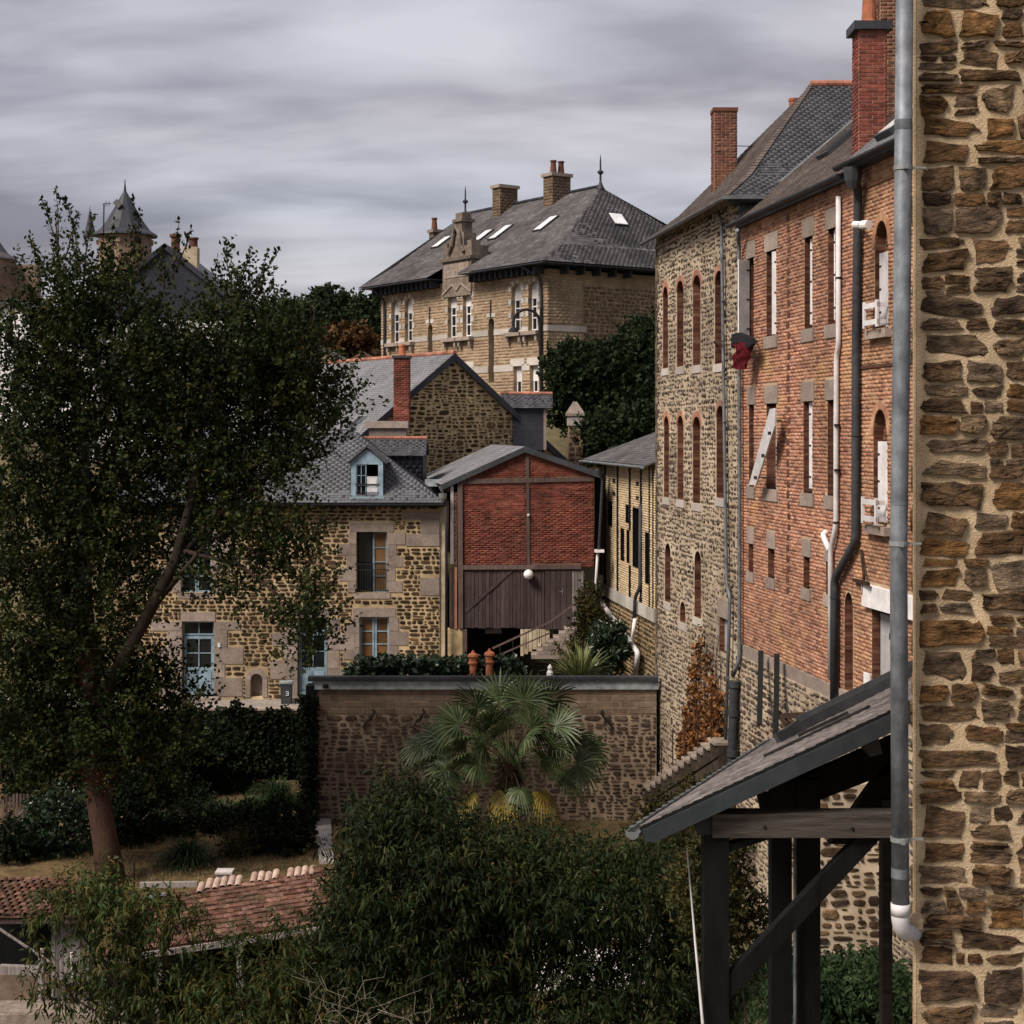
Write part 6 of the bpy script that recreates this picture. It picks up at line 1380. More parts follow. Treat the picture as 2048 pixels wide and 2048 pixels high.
# things standing on its roof
for i, (x, h) in enumerate(((946, 1.0), (979, 1.05))):
    Z = 48.35; c = P(x, 1349, Z); c.z = RZ; o = part('terracotta_chimney_pot', MB().lathe(c, [(.14, 0), (.15, .05), (.12, .1), (.115, h*.62), (.15, h*.66), (.15, h*.7), (.12, h*.74), (.13, h*.84), (.17, h*.88), (.15, h*.94), (.05, h), (.03, h*1.06)], 14), M['terracotta']); o.name = 'terracotta_pot'
    tag(o, 'terracotta chimney pot ornament on the flat roof, %s of the pair' % ('left' if i == 0 else 'right'), 'chimney pot', 'terracotta pots on the flat roof')
o = part('garden_ornament', MB().lathe(V3(P(1100, 1345, 48.6).x, 48.6, RZ), [(.1, 0), (.1, .36), (.06, .42), (.075, .5), (.05, .56), (.02, .6)], 10), M['white_pvc']); tag(o, 'small white ornament on the flat roof near the spiky plant', 'ornament')
def hedge_leaves(name, label, x0, x1, y0, y1, Z0, Z1, n, leaf, length, width, cat='plant', up=1.2):
    x = RNG.uniform(x0, x1, n); z = RNG.uniform(Z0, Z1, n); y = y0+(y1-y0)*RNG.random(n)**.8
    y = y+(1-np.minimum(1, np.minimum(x-x0, x1-x)/25))*(y1-y0)*.7
    pos = np.stack([(x-CX)/F*z, z, CZ-(y-HY)/F*z], 1); dr = RNG.normal(0, 1, (n, 3)); dr[:, 1] -= .6; dr[:, 2] += .2
    o = part(name, leafmesh(name, pos, dr, length, width, M[leaf], up=up), None); return tag(o, label, cat)
hedge_leaves('bergenia_bed', 'low bed of broad glossy leaves along the flat roof edge', 690, 1052, 1314, 1352, 48.3, 49.8, 3200, 'leaf_glossy', .2, .16)
clump('yucca_plant', 'pale green spiky plant on the flat roof near the rubble house', 1160, 1345, 49.2, 1.15, 1.35, 'yucca', n=190, w=.05, ground=RZ, arch=.35)
shrub('roof_shrub', 'dark leafy shrub between the spiky plant and white pipe', 'shrub', [(1215, 1305, 51.4, 35, 45, .6, 240), (1225, 1285, 51.4, 22, 30, .4, 80)], 'leaf_glossy', .16, .08, ground=RZ-1.5)
shrub('mixed_shrub', 'brownish green shrub right of the barn door', 'shrub', [(1172, 1245, 53.5, 18, 50, .5, 130), (1150, 1305, 53, 30, 16, .5, 80)], 'leaf_yellow_dark', .12, .07, ground=3.0)
shrub('corner_shrub', 'yellowish bush climbing at the corner by the barn steps', 'shrub', [(1180, 1215, 54.6, 16, 45, .4, 90)], 'leaf_yellow_dark', .12, .07, ground=3.0)
# ================================================================== IVY-CLAD RETAINING WALL under the stone house
t = thing('retaining_wall', 'ivy covered retaining wall below the stone house doors', 'wall', (P(450, 1, 53.8).x, 53.8, 0))
IV = Fr((0, 53.9, 0), (1, 0, 0), ZUP); x0, x1 = IV.px(-20, 1)[0], IV.px(640, 1)[0]
w_ = wall(t, 'wall', IV, [(x0, -.3), (x1, -.3), (x1, GZ-.02), (x0, GZ-.02)], [], M['gable_mortar']); emit(w_, IV, courses([(x0, 0), (x1, 0), (x1, GZ-.1), (x0, GZ-.1)], [], (.13, .22), (.2, .5), .04), .03, STONE, M['gable_stone'], 'stone', nmax=0)
part('coping', MB().fbox(IV, x0, x1, GZ-.02, GZ+.04, -.4, .06), M['granite'], t)
n = 15000; x = RNG.uniform(-10, 632, n); v = RNG.random(n)*(GZ+.1+.22*np.sin(x*.05)*np.sin(x*.021+1)+.1*np.sin(x*.19)); bl = .08+.35*RNG.random(n)*(1-.4*v/GZ)
Zv = 53.9-bl; pos = np.stack([(x-CX)/F*Zv, Zv, v], 1); dr = RNG.normal(0, .6, (n, 3)); dr[:, 1] -= .5; dr[:, 2] -= .6
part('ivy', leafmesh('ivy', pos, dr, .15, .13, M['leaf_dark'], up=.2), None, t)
# ivy column at the corner of the outbuilding
n = 5000; x = RNG.normal(617, 9, n).clip(596, 634); Zv = RNG.uniform(47.0, 48.0, n); y = RNG.uniform(1392, 1720, n); pos = np.stack([(x-CX)/F*Zv, Zv, np.maximum(CZ-(y-HY)/F*Zv, .02)], 1); dr = RNG.normal(0, .7, (n, 3)); dr[:, 2] -= .5
t = thing('ivy_pillar', 'dark ivy clad pillar at the left corner of the outbuilding', 'ivy', (P(617, 1, 47.6).x, 47.6, 0))
part('pillar', MB().fbox(Fr((P(617, 1, 47.6).x, 47.6, 0), (1, 0, 0), ZUP), -.12, .12, 0, CZ-(1400-HY)/F*47.6, -.12, .12), M['gable_mortar'], t); part('ivy', leafmesh('ivy', pos, dr, .13, .11, M['leaf_dark'], up=.2), None, t)
# ================================================================== TILED SHEDS bottom left
t = thing('garden_shed', 'low wooden shed with mossy red tile roof at the left edge', 'shed', P(60, 1990, 33)); 
def quadroof(parent, pts, m, w, e, nm='roof', th=.05, variants=TILE, tm=.06, nmax=300):
    pts = [Vector(p) for p in pts]; fr = fr3(pts[0], pts[1], pts[-1]); po = [uv(fr, p) for p in pts]; r = part(nm, MB().prism(fr, po, -th, -.01), M['tile_moss'], parent)
    slates(r, fr, po, M[m], w=w, e=e, nmax=nmax, th=tm, variants=variants, name='tile', joint=.0); return r, fr
e0, e1 = P(-60, 1832, 32.5), P(192, 1830, 32.5); r1, r0 = P(158, 1758, 34.2), P(-60, 1758, 34.2)
quadroof(t, [e0, e1, r1, r0], 'tile_moss', .17, .17, variants=TILE, tm=.05)
f = lambda z: Fr((0, z, 0), (1, 0, 0), ZUP)
S1 = f(32.9)
for i in range(9):
    q = S1.rect(102+i*8.4, 1838, 102+(i+1)*8.4, 2010); part('board', MB().fbox(S1, q[0]+.004, q[1]-.004, 0, q[3], -.03, random.uniform(0, .015)), M['weathered_board'], t)
S2 = f(34.4); q = S2.rect(-60, 1830, 180, 2040); part('back_wall', MB().fbox(S2, q[0], q[1], 0, q[3], -.1, 0), M['black_timber'], t)
part('side_wall', MB().fbox(Fr((S1.px(102, 1)[0], 0, 0), (0, 1, 0), ZUP), 32.9, 34.4, 0, S1.px(1, 1840)[1], -.03, .03), M['black_timber'], t)
part('wall_plate', MB().bar(P(-60, 1842, 32.6), P(188, 1840, 32.6), .1, .1), M['old_timber'], t)
q = S1.rect(0, 1950, 98, 2030); part('low_wall', MB().fbox(S1, S1.px(-60, 1)[0], q[1], 0, q[3], -.2, .0), M['block'], t)
part('sill_board', MB().bar(P(0, 1938, 32.2), P(84, 1941, 32.2), .15, .16), M['weathered_board'], t)
part('strut', MB().tube([P(-10, 1852, 32.2), P(108, 1930, 32.2)], .03, 8), M['weathered_board'], t)
o = part('fence_post', MB().bar(P(83, 1897, 31.8), P(83, 2060, 31.8), .1, .1), M['weathered_board']); tag(o, 'weathered wooden post in front of the tiled shed', 'post')
o = part('pole', MB().tube([P(143, 1905, 31.6), P(152, 2060, 31.6)], .03, 8), M['pale_granite']); tag(o, 'slim pale pole beside the shed boards', 'pole')
o = part('gravel_ledge', MB().fbox(f(31), P(-60, 1, 31).x, P(260, 1, 31).x, 0, CZ-(2030-HY)/F*31, -.8, 0), M['stair_stone'], kind='structure')
t = thing('ruined_tile_roof', 'long sagging low shed roof with broken mossy red tiles', 'shed', P(430, 1900, 33))
e0, e1 = P(205, 1912, 31.4), P(660, 1846, 32.4); r1, r0 = P(650, 1742, 34.8), P(265, 1800, 33.6)
rr_, tfr = quadroof(t, [e0, e1, r1, r0], 'tile_moss', .15, .2, variants=SLATE, tm=.035)
for i in range(16):
    u = .35+.62*i/16; a = r0.lerp(r1, u); dn = (e0.lerp(e1, u)-a).normalized(); p = a+ZUP*.04+dn*random.uniform(-.05, .1); q_ = p+dn*.34+V3(-.14, 0, 0)
    if i in (6, 11): continue
    mb = MB(); ff = fr3(p, p+V3(.17, .0, .02), q_); v, fc = TILE[0]; part('ridge_tile', mb.add([ff.pt(x*.16, y*.36, abs(z)*.09) if ff.N.z > 0 else ff.pt(x*.16, y*.36, -abs(z)*.09) for x, y, z in v], fc), M['tile_pale'], t)
part('eave_board', MB().bar(e0-ZUP*.1, e1-ZUP*.1, .1, .12), M['weathered_board'], t); part('gutter_strip', MB().bar(P(262, 1802, 33.5), P(330, 1788, 33.6), .08, .05), M['pale_zinc'], t)
for x in (205, 310, 470, 620): a = e0.lerp(e1, (x-205)/455); part('post', MB().bar(a-ZUP*.15+V3(.05, .1, 0), V3(a.x+.05, a.y+.1, 0), .13, .13), M['weathered_board'], t)
a, b = r0-ZUP*.15, r1-ZUP*.15; part('back_wall', MB().add([a, b, V3(b.x, b.y, 0), V3(a.x, a.y, 0)], [(0, 1, 2, 3)]), M['black_timber'], t)
o = part('planter_block', MB().fbox(f(37.5), P(432, 1, 37.5).x, P(462, 1, 37.5).x, 0, CZ-(1748-HY)/F*37.5, -.3, 0).fbox(f(37.5), P(430, 1, 37.5).x, P(464, 1, 37.5).x, CZ-(1748-HY)/F*37.5, CZ-(1744-HY)/F*37.5, -.34, .05), M['concrete']); tag(o, 'small pale stone block standing behind the ruined tile roof', 'block')
o = part('garden_stake', MB().tube([P(268, 1725, 38), P(268, 1790, 38)], .025, 6), M['dark_iron']); tag(o, 'dark iron stake on the lawn near the tree trunk', 'stake')
o = part('garden_stake', MB().tube([P(441, 1722, 39), P(441, 1752, 39)], .025, 6), M['dark_iron']); tag(o, 'dark iron stake behind the pale stone block', 'stake')
o = part('low_edging', MB().bar(P(280, 1770, 36.8), P(395, 1768, 36.8), .1, .12), M['weathered_board']); tag(o, 'weathered plank edging behind the ruined roof', 'plank')
t = thing('picket_fence', 'dark picket fence at the far left of the garden', 'fence', P(45, 1640, 47))
for i in range(11): a = P(6+i*7, 1588, 47.5); part('picket', MB().bar(a, V3(a.x, a.y, 0), .07, .03), M['old_timber'], t)
part('rail', MB().bar(P(2, 1602, 47.55), P(82, 1602, 47.55), .05, .06), M['old_timber'], t)
o = part('leaning_branch', MB().tube([P(6, 1672, 44.5), P(40, 1628, 45), P(84, 1580, 45.5)], .035, 6), M['bark_grey']); tag(o, 'bare grey branch leaning across the picket fence', 'branch')
o = part('leaning_pole', MB().tube([P(412, 1512, 52.5), P(462, 1560, 52)], .035, 6), M['bark_grey']); tag(o, 'grey pole leaning against the ivy covered wall', 'pole')
t = thing('garden_hut', 'tiny pale hut glimpsed at the left edge behind the fence', 'hut', P(22, 1600, 56)); fh = f(50); q = fh.rect(12, 1562, 36, 1640); part('wall', MB().fbox(fh, *q, -1, 0), M['cream'], t); part('roof', MB().prism(fh, fh.poly([(9, 1562), (38, 1560), (36, 1546), (16, 1550)]), -1.2, .1), M['concrete'], t)
# ================================================================== GARDEN PLANTS
clump('strap_leaf_clump', 'arching strap-leaved clump at the centre of the garden', 378, 1722, 43.2, 1.1, 1.25, 'leaf_grass', n=520, group='strap-leaved garden clumps')
clump('strap_leaf_clump', 'tall strap-leaved clump against the ivy wall near the outbuilding', 556, 1600, 50, 1.25, 1.5, 'leaf_grass', n=520, group='strap-leaved garden clumps')
clump('strap_leaf_clump', 'strap-leaved clump under the leaning pole', 440, 1640, 48, 1.0, 1.2, 'leaf_grass', n=420, group='strap-leaved garden clumps')
clump('strap_leaf_clump', 'small strap-leaved clump between the round bush and the ivy wall', 500, 1628, 49, .9, 1.0, 'leaf_grass', n=380, group='strap-leaved garden clumps')
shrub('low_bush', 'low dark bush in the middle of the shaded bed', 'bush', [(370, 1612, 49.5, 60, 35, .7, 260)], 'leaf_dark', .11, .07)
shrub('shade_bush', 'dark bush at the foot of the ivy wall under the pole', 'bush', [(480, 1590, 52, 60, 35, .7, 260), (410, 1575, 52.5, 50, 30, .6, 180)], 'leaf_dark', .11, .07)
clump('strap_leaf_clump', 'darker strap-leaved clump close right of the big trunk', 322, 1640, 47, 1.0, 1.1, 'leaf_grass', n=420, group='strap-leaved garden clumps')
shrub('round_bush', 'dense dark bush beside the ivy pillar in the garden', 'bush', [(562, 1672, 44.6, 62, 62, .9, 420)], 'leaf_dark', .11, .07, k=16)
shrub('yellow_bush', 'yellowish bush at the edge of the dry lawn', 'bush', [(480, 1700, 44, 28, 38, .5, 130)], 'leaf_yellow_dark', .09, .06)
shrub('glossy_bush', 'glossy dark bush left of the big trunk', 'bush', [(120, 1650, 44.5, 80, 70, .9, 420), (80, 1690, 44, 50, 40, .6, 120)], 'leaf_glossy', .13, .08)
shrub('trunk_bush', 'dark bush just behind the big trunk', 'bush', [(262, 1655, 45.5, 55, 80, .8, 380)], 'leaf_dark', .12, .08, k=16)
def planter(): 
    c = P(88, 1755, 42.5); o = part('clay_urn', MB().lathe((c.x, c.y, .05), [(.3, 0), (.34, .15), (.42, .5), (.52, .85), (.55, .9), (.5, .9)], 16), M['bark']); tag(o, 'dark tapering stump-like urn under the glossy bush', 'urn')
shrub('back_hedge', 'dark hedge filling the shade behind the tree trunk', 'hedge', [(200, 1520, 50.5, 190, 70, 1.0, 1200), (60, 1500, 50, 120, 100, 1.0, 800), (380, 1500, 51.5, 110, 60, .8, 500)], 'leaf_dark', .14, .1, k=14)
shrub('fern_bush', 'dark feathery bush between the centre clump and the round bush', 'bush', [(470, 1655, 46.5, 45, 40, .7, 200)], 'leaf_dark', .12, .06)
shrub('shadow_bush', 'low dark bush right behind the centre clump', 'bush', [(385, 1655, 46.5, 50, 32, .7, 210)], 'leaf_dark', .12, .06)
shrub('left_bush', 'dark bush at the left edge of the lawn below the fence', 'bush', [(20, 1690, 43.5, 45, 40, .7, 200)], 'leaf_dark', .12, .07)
shrub('tall_shrub', 'tall dark shrub against the ivy wall behind the trunk', 'bush', [(300, 1560, 50, 70, 60, .8, 420), (230, 1590, 49.5, 50, 50, .7, 240)], 'leaf_dark', .13, .08)
shrub('porch_bush', 'dense green bush filling the bank under the porch', 'bush', [(1720, 2000, 27.5, 130, 60, 1.2, 800), (1600, 2020, 27, 60, 50, .8, 200)], 'leaf_grass', .16, .05, ground=1.2, curve=.4)
# leaf litter tufts on the lawn
n = 5200; x = RNG.uniform(-12, -4, n); y = RNG.uniform(38, 46, n); pos = np.stack([x, y, np.full(n, .1)], 1); dr = RNG.normal(0, .35, (n, 3)); dr[:, 2] = RNG.uniform(.3, 1, n)
part('dry_grass', leafmesh('dry_grass', pos, dr, .13, .03, M['dry_grass']), None, kind='stuff')
n = 16000; x = RNG.uniform(3.6, 9.5, n); y = RNG.uniform(23, 30.5, n); pos = np.stack([x, y, 1.7*np.minimum(1, np.maximum(0, (x-2.2)/2.2))], 1); dr = RNG.normal(0, .45, (n, 3)); dr[:, 2] = RNG.uniform(.4, 1, n)
part('bank_grass', leafmesh('bank_grass', pos, dr, .28, .035, M['leaf_grass'], curve=.35), None, kind='stuff')
# ================================================================== BIG TREE at left
TZ = 41.4
t = thing('broadleaf_tree', 'large dark broadleaf tree with reddish trunk filling the left side', 'tree', P(222, 1768, TZ))
mb = MB(); tp = [P(224, 1775, TZ), P(212, 1690, TZ), P(196, 1600, TZ), P(184, 1500, TZ), P(178, 1380, TZ), P(172, 1230, TZ+.2)]
mb.tube(tp, [.40, .33, .29, .27, .25, .21], 14); part('trunk', mb, M['bark_red'], t, smooth=True)
def lb(pts, rs, m='bark'): part('limb', MB().tube(pts, rs, 8), M[m], t, smooth=True)
lb([P(172, 1240, TZ+.2), P(168, 1100, TZ), P(172, 960, TZ), P(158, 850, TZ), P(146, 780, TZ-.2), P(150, 680, TZ)], [.2, .17, .14, .12, .1, .06], 'bark_grey')
lb([P(182, 1450, TZ), P(240, 1330, TZ-.3), P(300, 1220, TZ-.6), P(352, 1120, TZ-.8), P(378, 1020, TZ-.8), P(398, 920, TZ-.6), P(405, 800, TZ)], [.22, .19, .17, .15, .12, .09, .05])
lb([P(352, 1120, TZ-.8), P(440, 1030, TZ-.6), P(530, 960, TZ-.3), P(610, 860, TZ)], [.1, .08, .06, .03])
lb([P(300, 1220, TZ-.6), P(420, 1080, TZ-1), P(520, 1040, TZ-1.2)], [.09, .06, .03])
lb([P(172, 1000, TZ), P(110, 880, TZ), P(60, 760, TZ)], [.11, .07, .03], 'bark_grey'); lb([P(170, 1050, TZ), P(230, 900, TZ+.3), P(255, 740, TZ+.3), P(262, 560, TZ)], [.12, .09, .06, .02]); lb([P(150, 700, TZ), P(118, 560, TZ), P(112, 440, TZ)], [.06, .04, .015])
lb([P(405, 800, TZ), P(450, 690, TZ), P(500, 590, TZ)], [.05, .035, .015]); lb([P(175, 1300, TZ), P(90, 1180, TZ), P(30, 1090, TZ)], [.1, .06, .03])
lb([P(360, 1100, TZ-.8), P(480, 1130, TZ-1.2), P(570, 1200, TZ-1.5), P(600, 1270, TZ-1.5)], [.06, .045, .03, .012])
sp = [(140, 610, TZ, 65, 75, 1.2, 240), (235, 605, TZ, 60, 75, 1.2, 190), (335, 690, TZ, 70, 45, 1.2, 150), (60, 720, TZ, 110, 90, 1.6, 420), (190, 740, TZ, 120, 120, 1.8, 620), (330, 770, TZ, 110, 90, 1.6, 480), (460, 720, TZ, 85, 70, 1.4, 340), (470, 620, TZ, 45, 60, .8, 120), (560, 730, TZ, 95, 80, 1.4, 400), (630, 790, TZ, 60, 65, 1.0, 190), (490, 810, TZ, 120, 90, 1.4, 560), (600, 880, TZ, 75, 70, 1.1, 240),
      (60, 890, TZ, 120, 120, 1.6, 560), (210, 900, TZ, 130, 110, 1.6, 560), (360, 890, TZ, 120, 110, 1.5, 560), (500, 940, TZ, 110, 60, 1.2, 330), (80, 1060, TZ, 130, 110, 1.6, 620), (230, 1050, TZ, 110, 100, 1.5, 430), (380, 1010, TZ, 80, 70, 1.1, 230), (440, 1060, TZ-.6, 70, 60, .9, 130), (530, 1060, TZ-.8, 70, 50, .9, 130), (510, 1150, TZ-1, 80, 50, .8, 110), (590, 1110, TZ-1.2, 50, 55, .7, 80), (605, 1220, TZ-1.5, 32, 65, .6, 100), (620, 1290, TZ-1.5, 24, 45, .4, 70), (420, 1170, TZ-.8, 50, 45, .7, 60),
      (60, 1230, TZ, 120, 110, 1.4, 560), (190, 1220, TZ, 95, 110, 1.2, 380), (290, 1130, TZ, 60, 60, .9, 90), (60, 1390, TZ+.4, 120, 100, 1.2, 500), (200, 1390, TZ+.4, 120, 100, 1.2, 500), (320, 1400, TZ+.6, 70, 70, .9, 220), (110, 1500, TZ+.6, 130, 60, 1.0, 330), (210, 1480, TZ-.3, 90, 55, .7, 260), (320, 1500, TZ+.4, 80, 50, .8, 180), (40, 1540, TZ+.3, 60, 40, .7, 120)]
sp = [(a, b, c, d*.92, e_*.9, f_, g_) for a, b, c, d, e_, f_, g_ in sp]
C, D = lobes(sp, .43, 2.1); pos, dr, rr, ax = sprigs(C, D, 24, 1.15, rise=.75, spread=.3, crnd=.88)
# upright shoots above the crown
S = []; more = []
for _ in range(26):
    a = random.choice([q for q in sp if q[1] < 900 and not 280 < q[0] < 430]); an = random.uniform(-.9, .9); x_ = a[0]+a[3]*math.sin(an)*.8; y_ = a[1]-a[4]*math.cos(an)*.7; l_ = random.uniform(50, 110); more.append((x_, y_, x_+l_*math.sin(an*.7+.1), y_-l_*math.cos(an*.7)))
for (x0, y0, x1, y1) in tuple(more)+((122, 560, 112, 372), (118, 500, 84, 398), (130, 520, 158, 420), (160, 560, 148, 445), (95, 560, 58, 478), (170, 540, 186, 430), (152, 470, 128, 395), (265, 500, 268, 392), (275, 560, 280, 420), (345, 560, 358, 436), (352, 540, 384, 455), (470, 640, 488, 526), (500, 650, 535, 505), (480, 640, 462, 545), (520, 640, 548, 560), (560, 700, 567, 600), (620, 720, 630, 576), (590, 690, 598, 620), (445, 640, 455, 560), (30, 660, 24, 590), (650, 800, 712, 770), (640, 850, 690, 830), (330, 580, 322, 500)):
    k = 48; tt = RNG.random(k); p0, p1 = np.array(P(x0, y0, TZ)), np.array(P(x1, y1, TZ)); b = p0+(p1-p0)*tt[:, None]+RNG.normal(0, .11, (k, 3))*(1.1-tt)[:, None]; S.append(b)
    m_ = MB(); q = [Vector(p0).lerp(Vector(p1), i/4)+V3(random.uniform(-.04, .04), 0, 0) for i in range(5)]; part('shoot', m_.tube(q, [.03, .022, .016, .012, .005], 5), M['bark'], t)
S = np.concatenate(S); pos = np.concatenate([pos, S]); dr = np.concatenate([dr, RNG.normal(0, .6, S.shape)+[0, 0, .5]]); rr = np.concatenate([rr, RNG.random(len(S))])
part('crown', leafmesh('crown', pos, dr, .135, .092, M['leaf_tree'], rnd=rr), None, t)
k = len(C); idx = RNG.choice(k, 900, replace=False); tw = MB()
for i in idx: a = Vector(C[i]); tw.tube([a-Vector(ax[i])*.35, a+Vector(ax[i])*.5], [.014, .006], 4, cap=False)
part('twigs', tw, M['bark'], t, kind='stuff')
# ivy climbing the trunk
n = 1700; tt = RNG.random(n); yy = 1560+tt*0; y = RNG.uniform(1180, 1600, n); x = np.interp(y, [1230, 1380, 1500, 1600], [172, 178, 184, 196])+RNG.normal(0, 17, n); Zv = TZ-RNG.uniform(.0, .35, n); pos = np.stack([(x-CX)/F*Zv, Zv, CZ-(y-HY)/F*Zv], 1)
part('autumn_creeper', leafmesh('autumn_creeper', pos, RNG.normal(0, 1, (n, 3)), .1, .08, M['leaf_autumn_dark']), None, t)
# ================================================================== PALM
t = thing('fan_palm', 'fan palm with green and yellowing fronds in front of the rubble outbuilding', 'palm', P(1025, 1640, 42)); PZ = 42.0; hub = P(1018, 1535, PZ)
part('trunk', MB().tube([V3(hub.x, PZ, 0), V3(hub.x-.03, PZ, hub.z*.5), hub+V3(0, 0, .1)], [.17, .19, .24], 12), M['palm_fibre'], t)
n = 900; a = RNG.random(n)*6.28; z = RNG.uniform(-1.1, .35, n); pos = np.stack([hub.x+np.cos(a)*.2, PZ+np.sin(a)*.2, hub.z+z], 1); part('fibre_skirt', leafmesh('fibre_skirt', pos, np.stack([np.cos(a), np.sin(a), RNG.normal(-.4, .4, n)], 1), .3, .03, M['palm_fibre']), None, t)
def frond(tip, R=.85, m='palm_leaf', droop=.25, spread=4.4, roll=0.):
    """petiole from the hub to tip, then a fan of narrow folded leaflets facing along the petiole"""
    tip = Vector(tip); d = (tip-hub); L = d.length; d = d/L; pts = [hub+(tip-hub)*k+ZUP*(math.sin(k*math.pi)*.12*L) for k in (0, .25, .5, .75, 1)]
    fo = part('frond', MB().tube(pts, [.025, .02, .017, .014, .012], 6), M['palm_stalk'], t)
    d2 = (pts[-1]-pts[-2]).normalized(); s = d2.cross(ZUP); s = s.normalized() if s.length > .1 else V3(1, 0, 0); nrm = s.cross(d2)
    if roll: s, nrm = s*math.cos(roll)+nrm*math.sin(roll), nrm*math.cos(roll)-s*math.sin(roll)
    k = 26; vs_, fs, rn = [], [], []
    for i in range(k):
        an = (i/(k-1)-.5)*spread; dr_ = d2*math.cos(an)+s*math.sin(an); ln = R*(1-.28*(abs(an)/(spread/2))**2)*random.uniform(.9, 1.05); sd_ = nrm.cross(dr_).normalized(); r0 = random.random(); b = len(vs_)
        for j, (tt, w) in enumerate(((.03, .008), (.35, .034), (.62, .03), (.85, .016), (1, .002))):
            p = tip+dr_*ln*tt-ZUP*droop*ln*max(0, tt-.4)**1.7*1.6*random.uniform(.7, 1.3)+nrm*.04*(i % 2-.5)*(tt < .5); vs_ += [p-sd_*w, p+nrm*w*.5, p+sd_*w]; rn += [r0]*3
        for j in range(4):
            o0 = b+j*3; fs += [(o0, o0+1, o0+4, o0+3), (o0+1, o0+2, o0+5, o0+4)]
    part('leaf_fan', npmesh('leaf_fan', [tuple(p) for p in vs_], fs, rn, M[m]), None, fo)
for (x, y, dz, R) in ((960, 1405, -.3, .9), (1000, 1395, .2, .95), (1045, 1392, -.2, .95), (1090, 1395, .25, .9), (925, 1440, -.3, .85), (1105, 1445, -.4, .85), (985, 1440, -.7, .75), (1060, 1445, -.7, .75), (895, 1470, .1, .8), (1130, 1470, .2, .8), (1015, 1420, .6, .85), (935, 1475, -.8, .7), (1095, 1480, -.8, .7), (875, 1510, -.3, .75), (1145, 1520, -.2, .75), (905, 1530, -.7, .65), (1030, 1500, -1.0, .6), (960, 1520, -.9, .6), (1110, 1530, .4, .7), (880, 1560, -.2, .7), (1000, 1455, -.9, .7), (1050, 1470, -1.0, .65), (970, 1480, -1.0, .65), (1080, 1510, -1.0, .6), (930, 1510, -.9, .6), (1010, 1490, -1.2, .6), (1160, 1490, .3, .7), (860, 1480, .2, .7)):
    frond(P(1018+(x-1018)*1.08, y+8, PZ+dz), R*1.12, 'palm_leaf', .45 if y > 1460 else .3, roll=random.choice((-1, 1))*random.uniform(.5, 1.35))
for (x, y, dz, R, m) in ((1010, 1590, -.6, .6, 'palm_yellow'), (1085, 1590, -.5, .75, 'palm_yellow'), (940, 1590, -.4, .55, 'palm_yellow'), (1130, 1560, -.2, .65, 'palm_leaf'), (1040, 1580, -.8, .55, 'palm_leaf'), (880, 1565, .3, .5, 'palm_yellow')): frond(P(x, y, PZ+dz), R, m, .9)
# ================================================================== PEACH-LEAVED TREE in the foreground
t = thing('long_leaved_tree', 'dense dark tree with long drooping leaves at bottom centre', 'tree', P(1000, 2250, 28)); FZ = 28.0
base = V3(P(1000, 1, FZ).x, FZ, 0); part('trunk', MB().tube([base, base+V3(.05, 0, .8), base+V3(.1, 0, 1.6)], [.16, .13, .11], 10), M['bark'], t)
sp = [(930, 1735, FZ, 150, 75, 1.4, 620), (800, 1700, FZ, 110, 80, 1.2, 420), (790, 1630, FZ, 70, 45, .8, 170), (850, 1640, FZ, 60, 40, .8, 130), (1080, 1755, FZ, 130, 70, 1.3, 520), (1200, 1785, FZ, 120, 65, 1.2, 420), (1290, 1790, FZ, 95, 80, 1.0, 300), (745, 1790, FZ, 85, 90, 1.2, 370), (880, 1810, FZ, 150, 100, 1.5, 620), (1050, 1830, FZ+.5, 130, 75, 1.3, 330), (1180, 1900, FZ, 120, 80, 1.1, 210), (1300, 1900, FZ, 80, 90, 1.0, 240), (700, 1905, FZ, 80, 70, 1.1, 270), (800, 1930, FZ, 110, 90, 1.2, 400), (950, 1950, FZ, 120, 90, 1.2, 430), (1100, 1990, FZ, 130, 70, 1.2, 380), (1260, 2010, FZ, 120, 70, 1.1, 330), (1380, 1960, FZ+.8, 60, 110, .8, 150), (1390, 1830, FZ+1, 40, 60, .6, 70), (660, 2000, FZ, 110, 60, 1.1, 300)]
C, D = lobes(sp, .8, 2.1); pos, dr, rr, ax = sprigs(C, D, 17, .62, rise=.25, spread=.42, crnd=.8)
part('crown', leafmesh('crown', pos, dr+[0, 0, -.15], .155, .036, M['leaf_peach'], curve=.5, rnd=rr), None, t)
for i in range(16):
    q = Vector(C[RNG.integers(len(C))]); pts, rs = limb(base+V3(.1, 0, 1.5), q, .06, .012, i); part('limb', MB().tube(pts, rs, 6), M['bark'], t, smooth=True)
t = thing('yellowing_sapling', 'lighter yellow-green sapling with drooping leaves over the tiled sheds', 'tree', P(300, 2150, 27)); SZ = 27.0
base = V3(P(330, 1, SZ).x, SZ, 0); part('trunk', MB().tube([base, base+V3(0, 0, 1.0), base+V3(-.2, 0, 1.8)], [.07, .05, .03], 8), M['bark'], t)
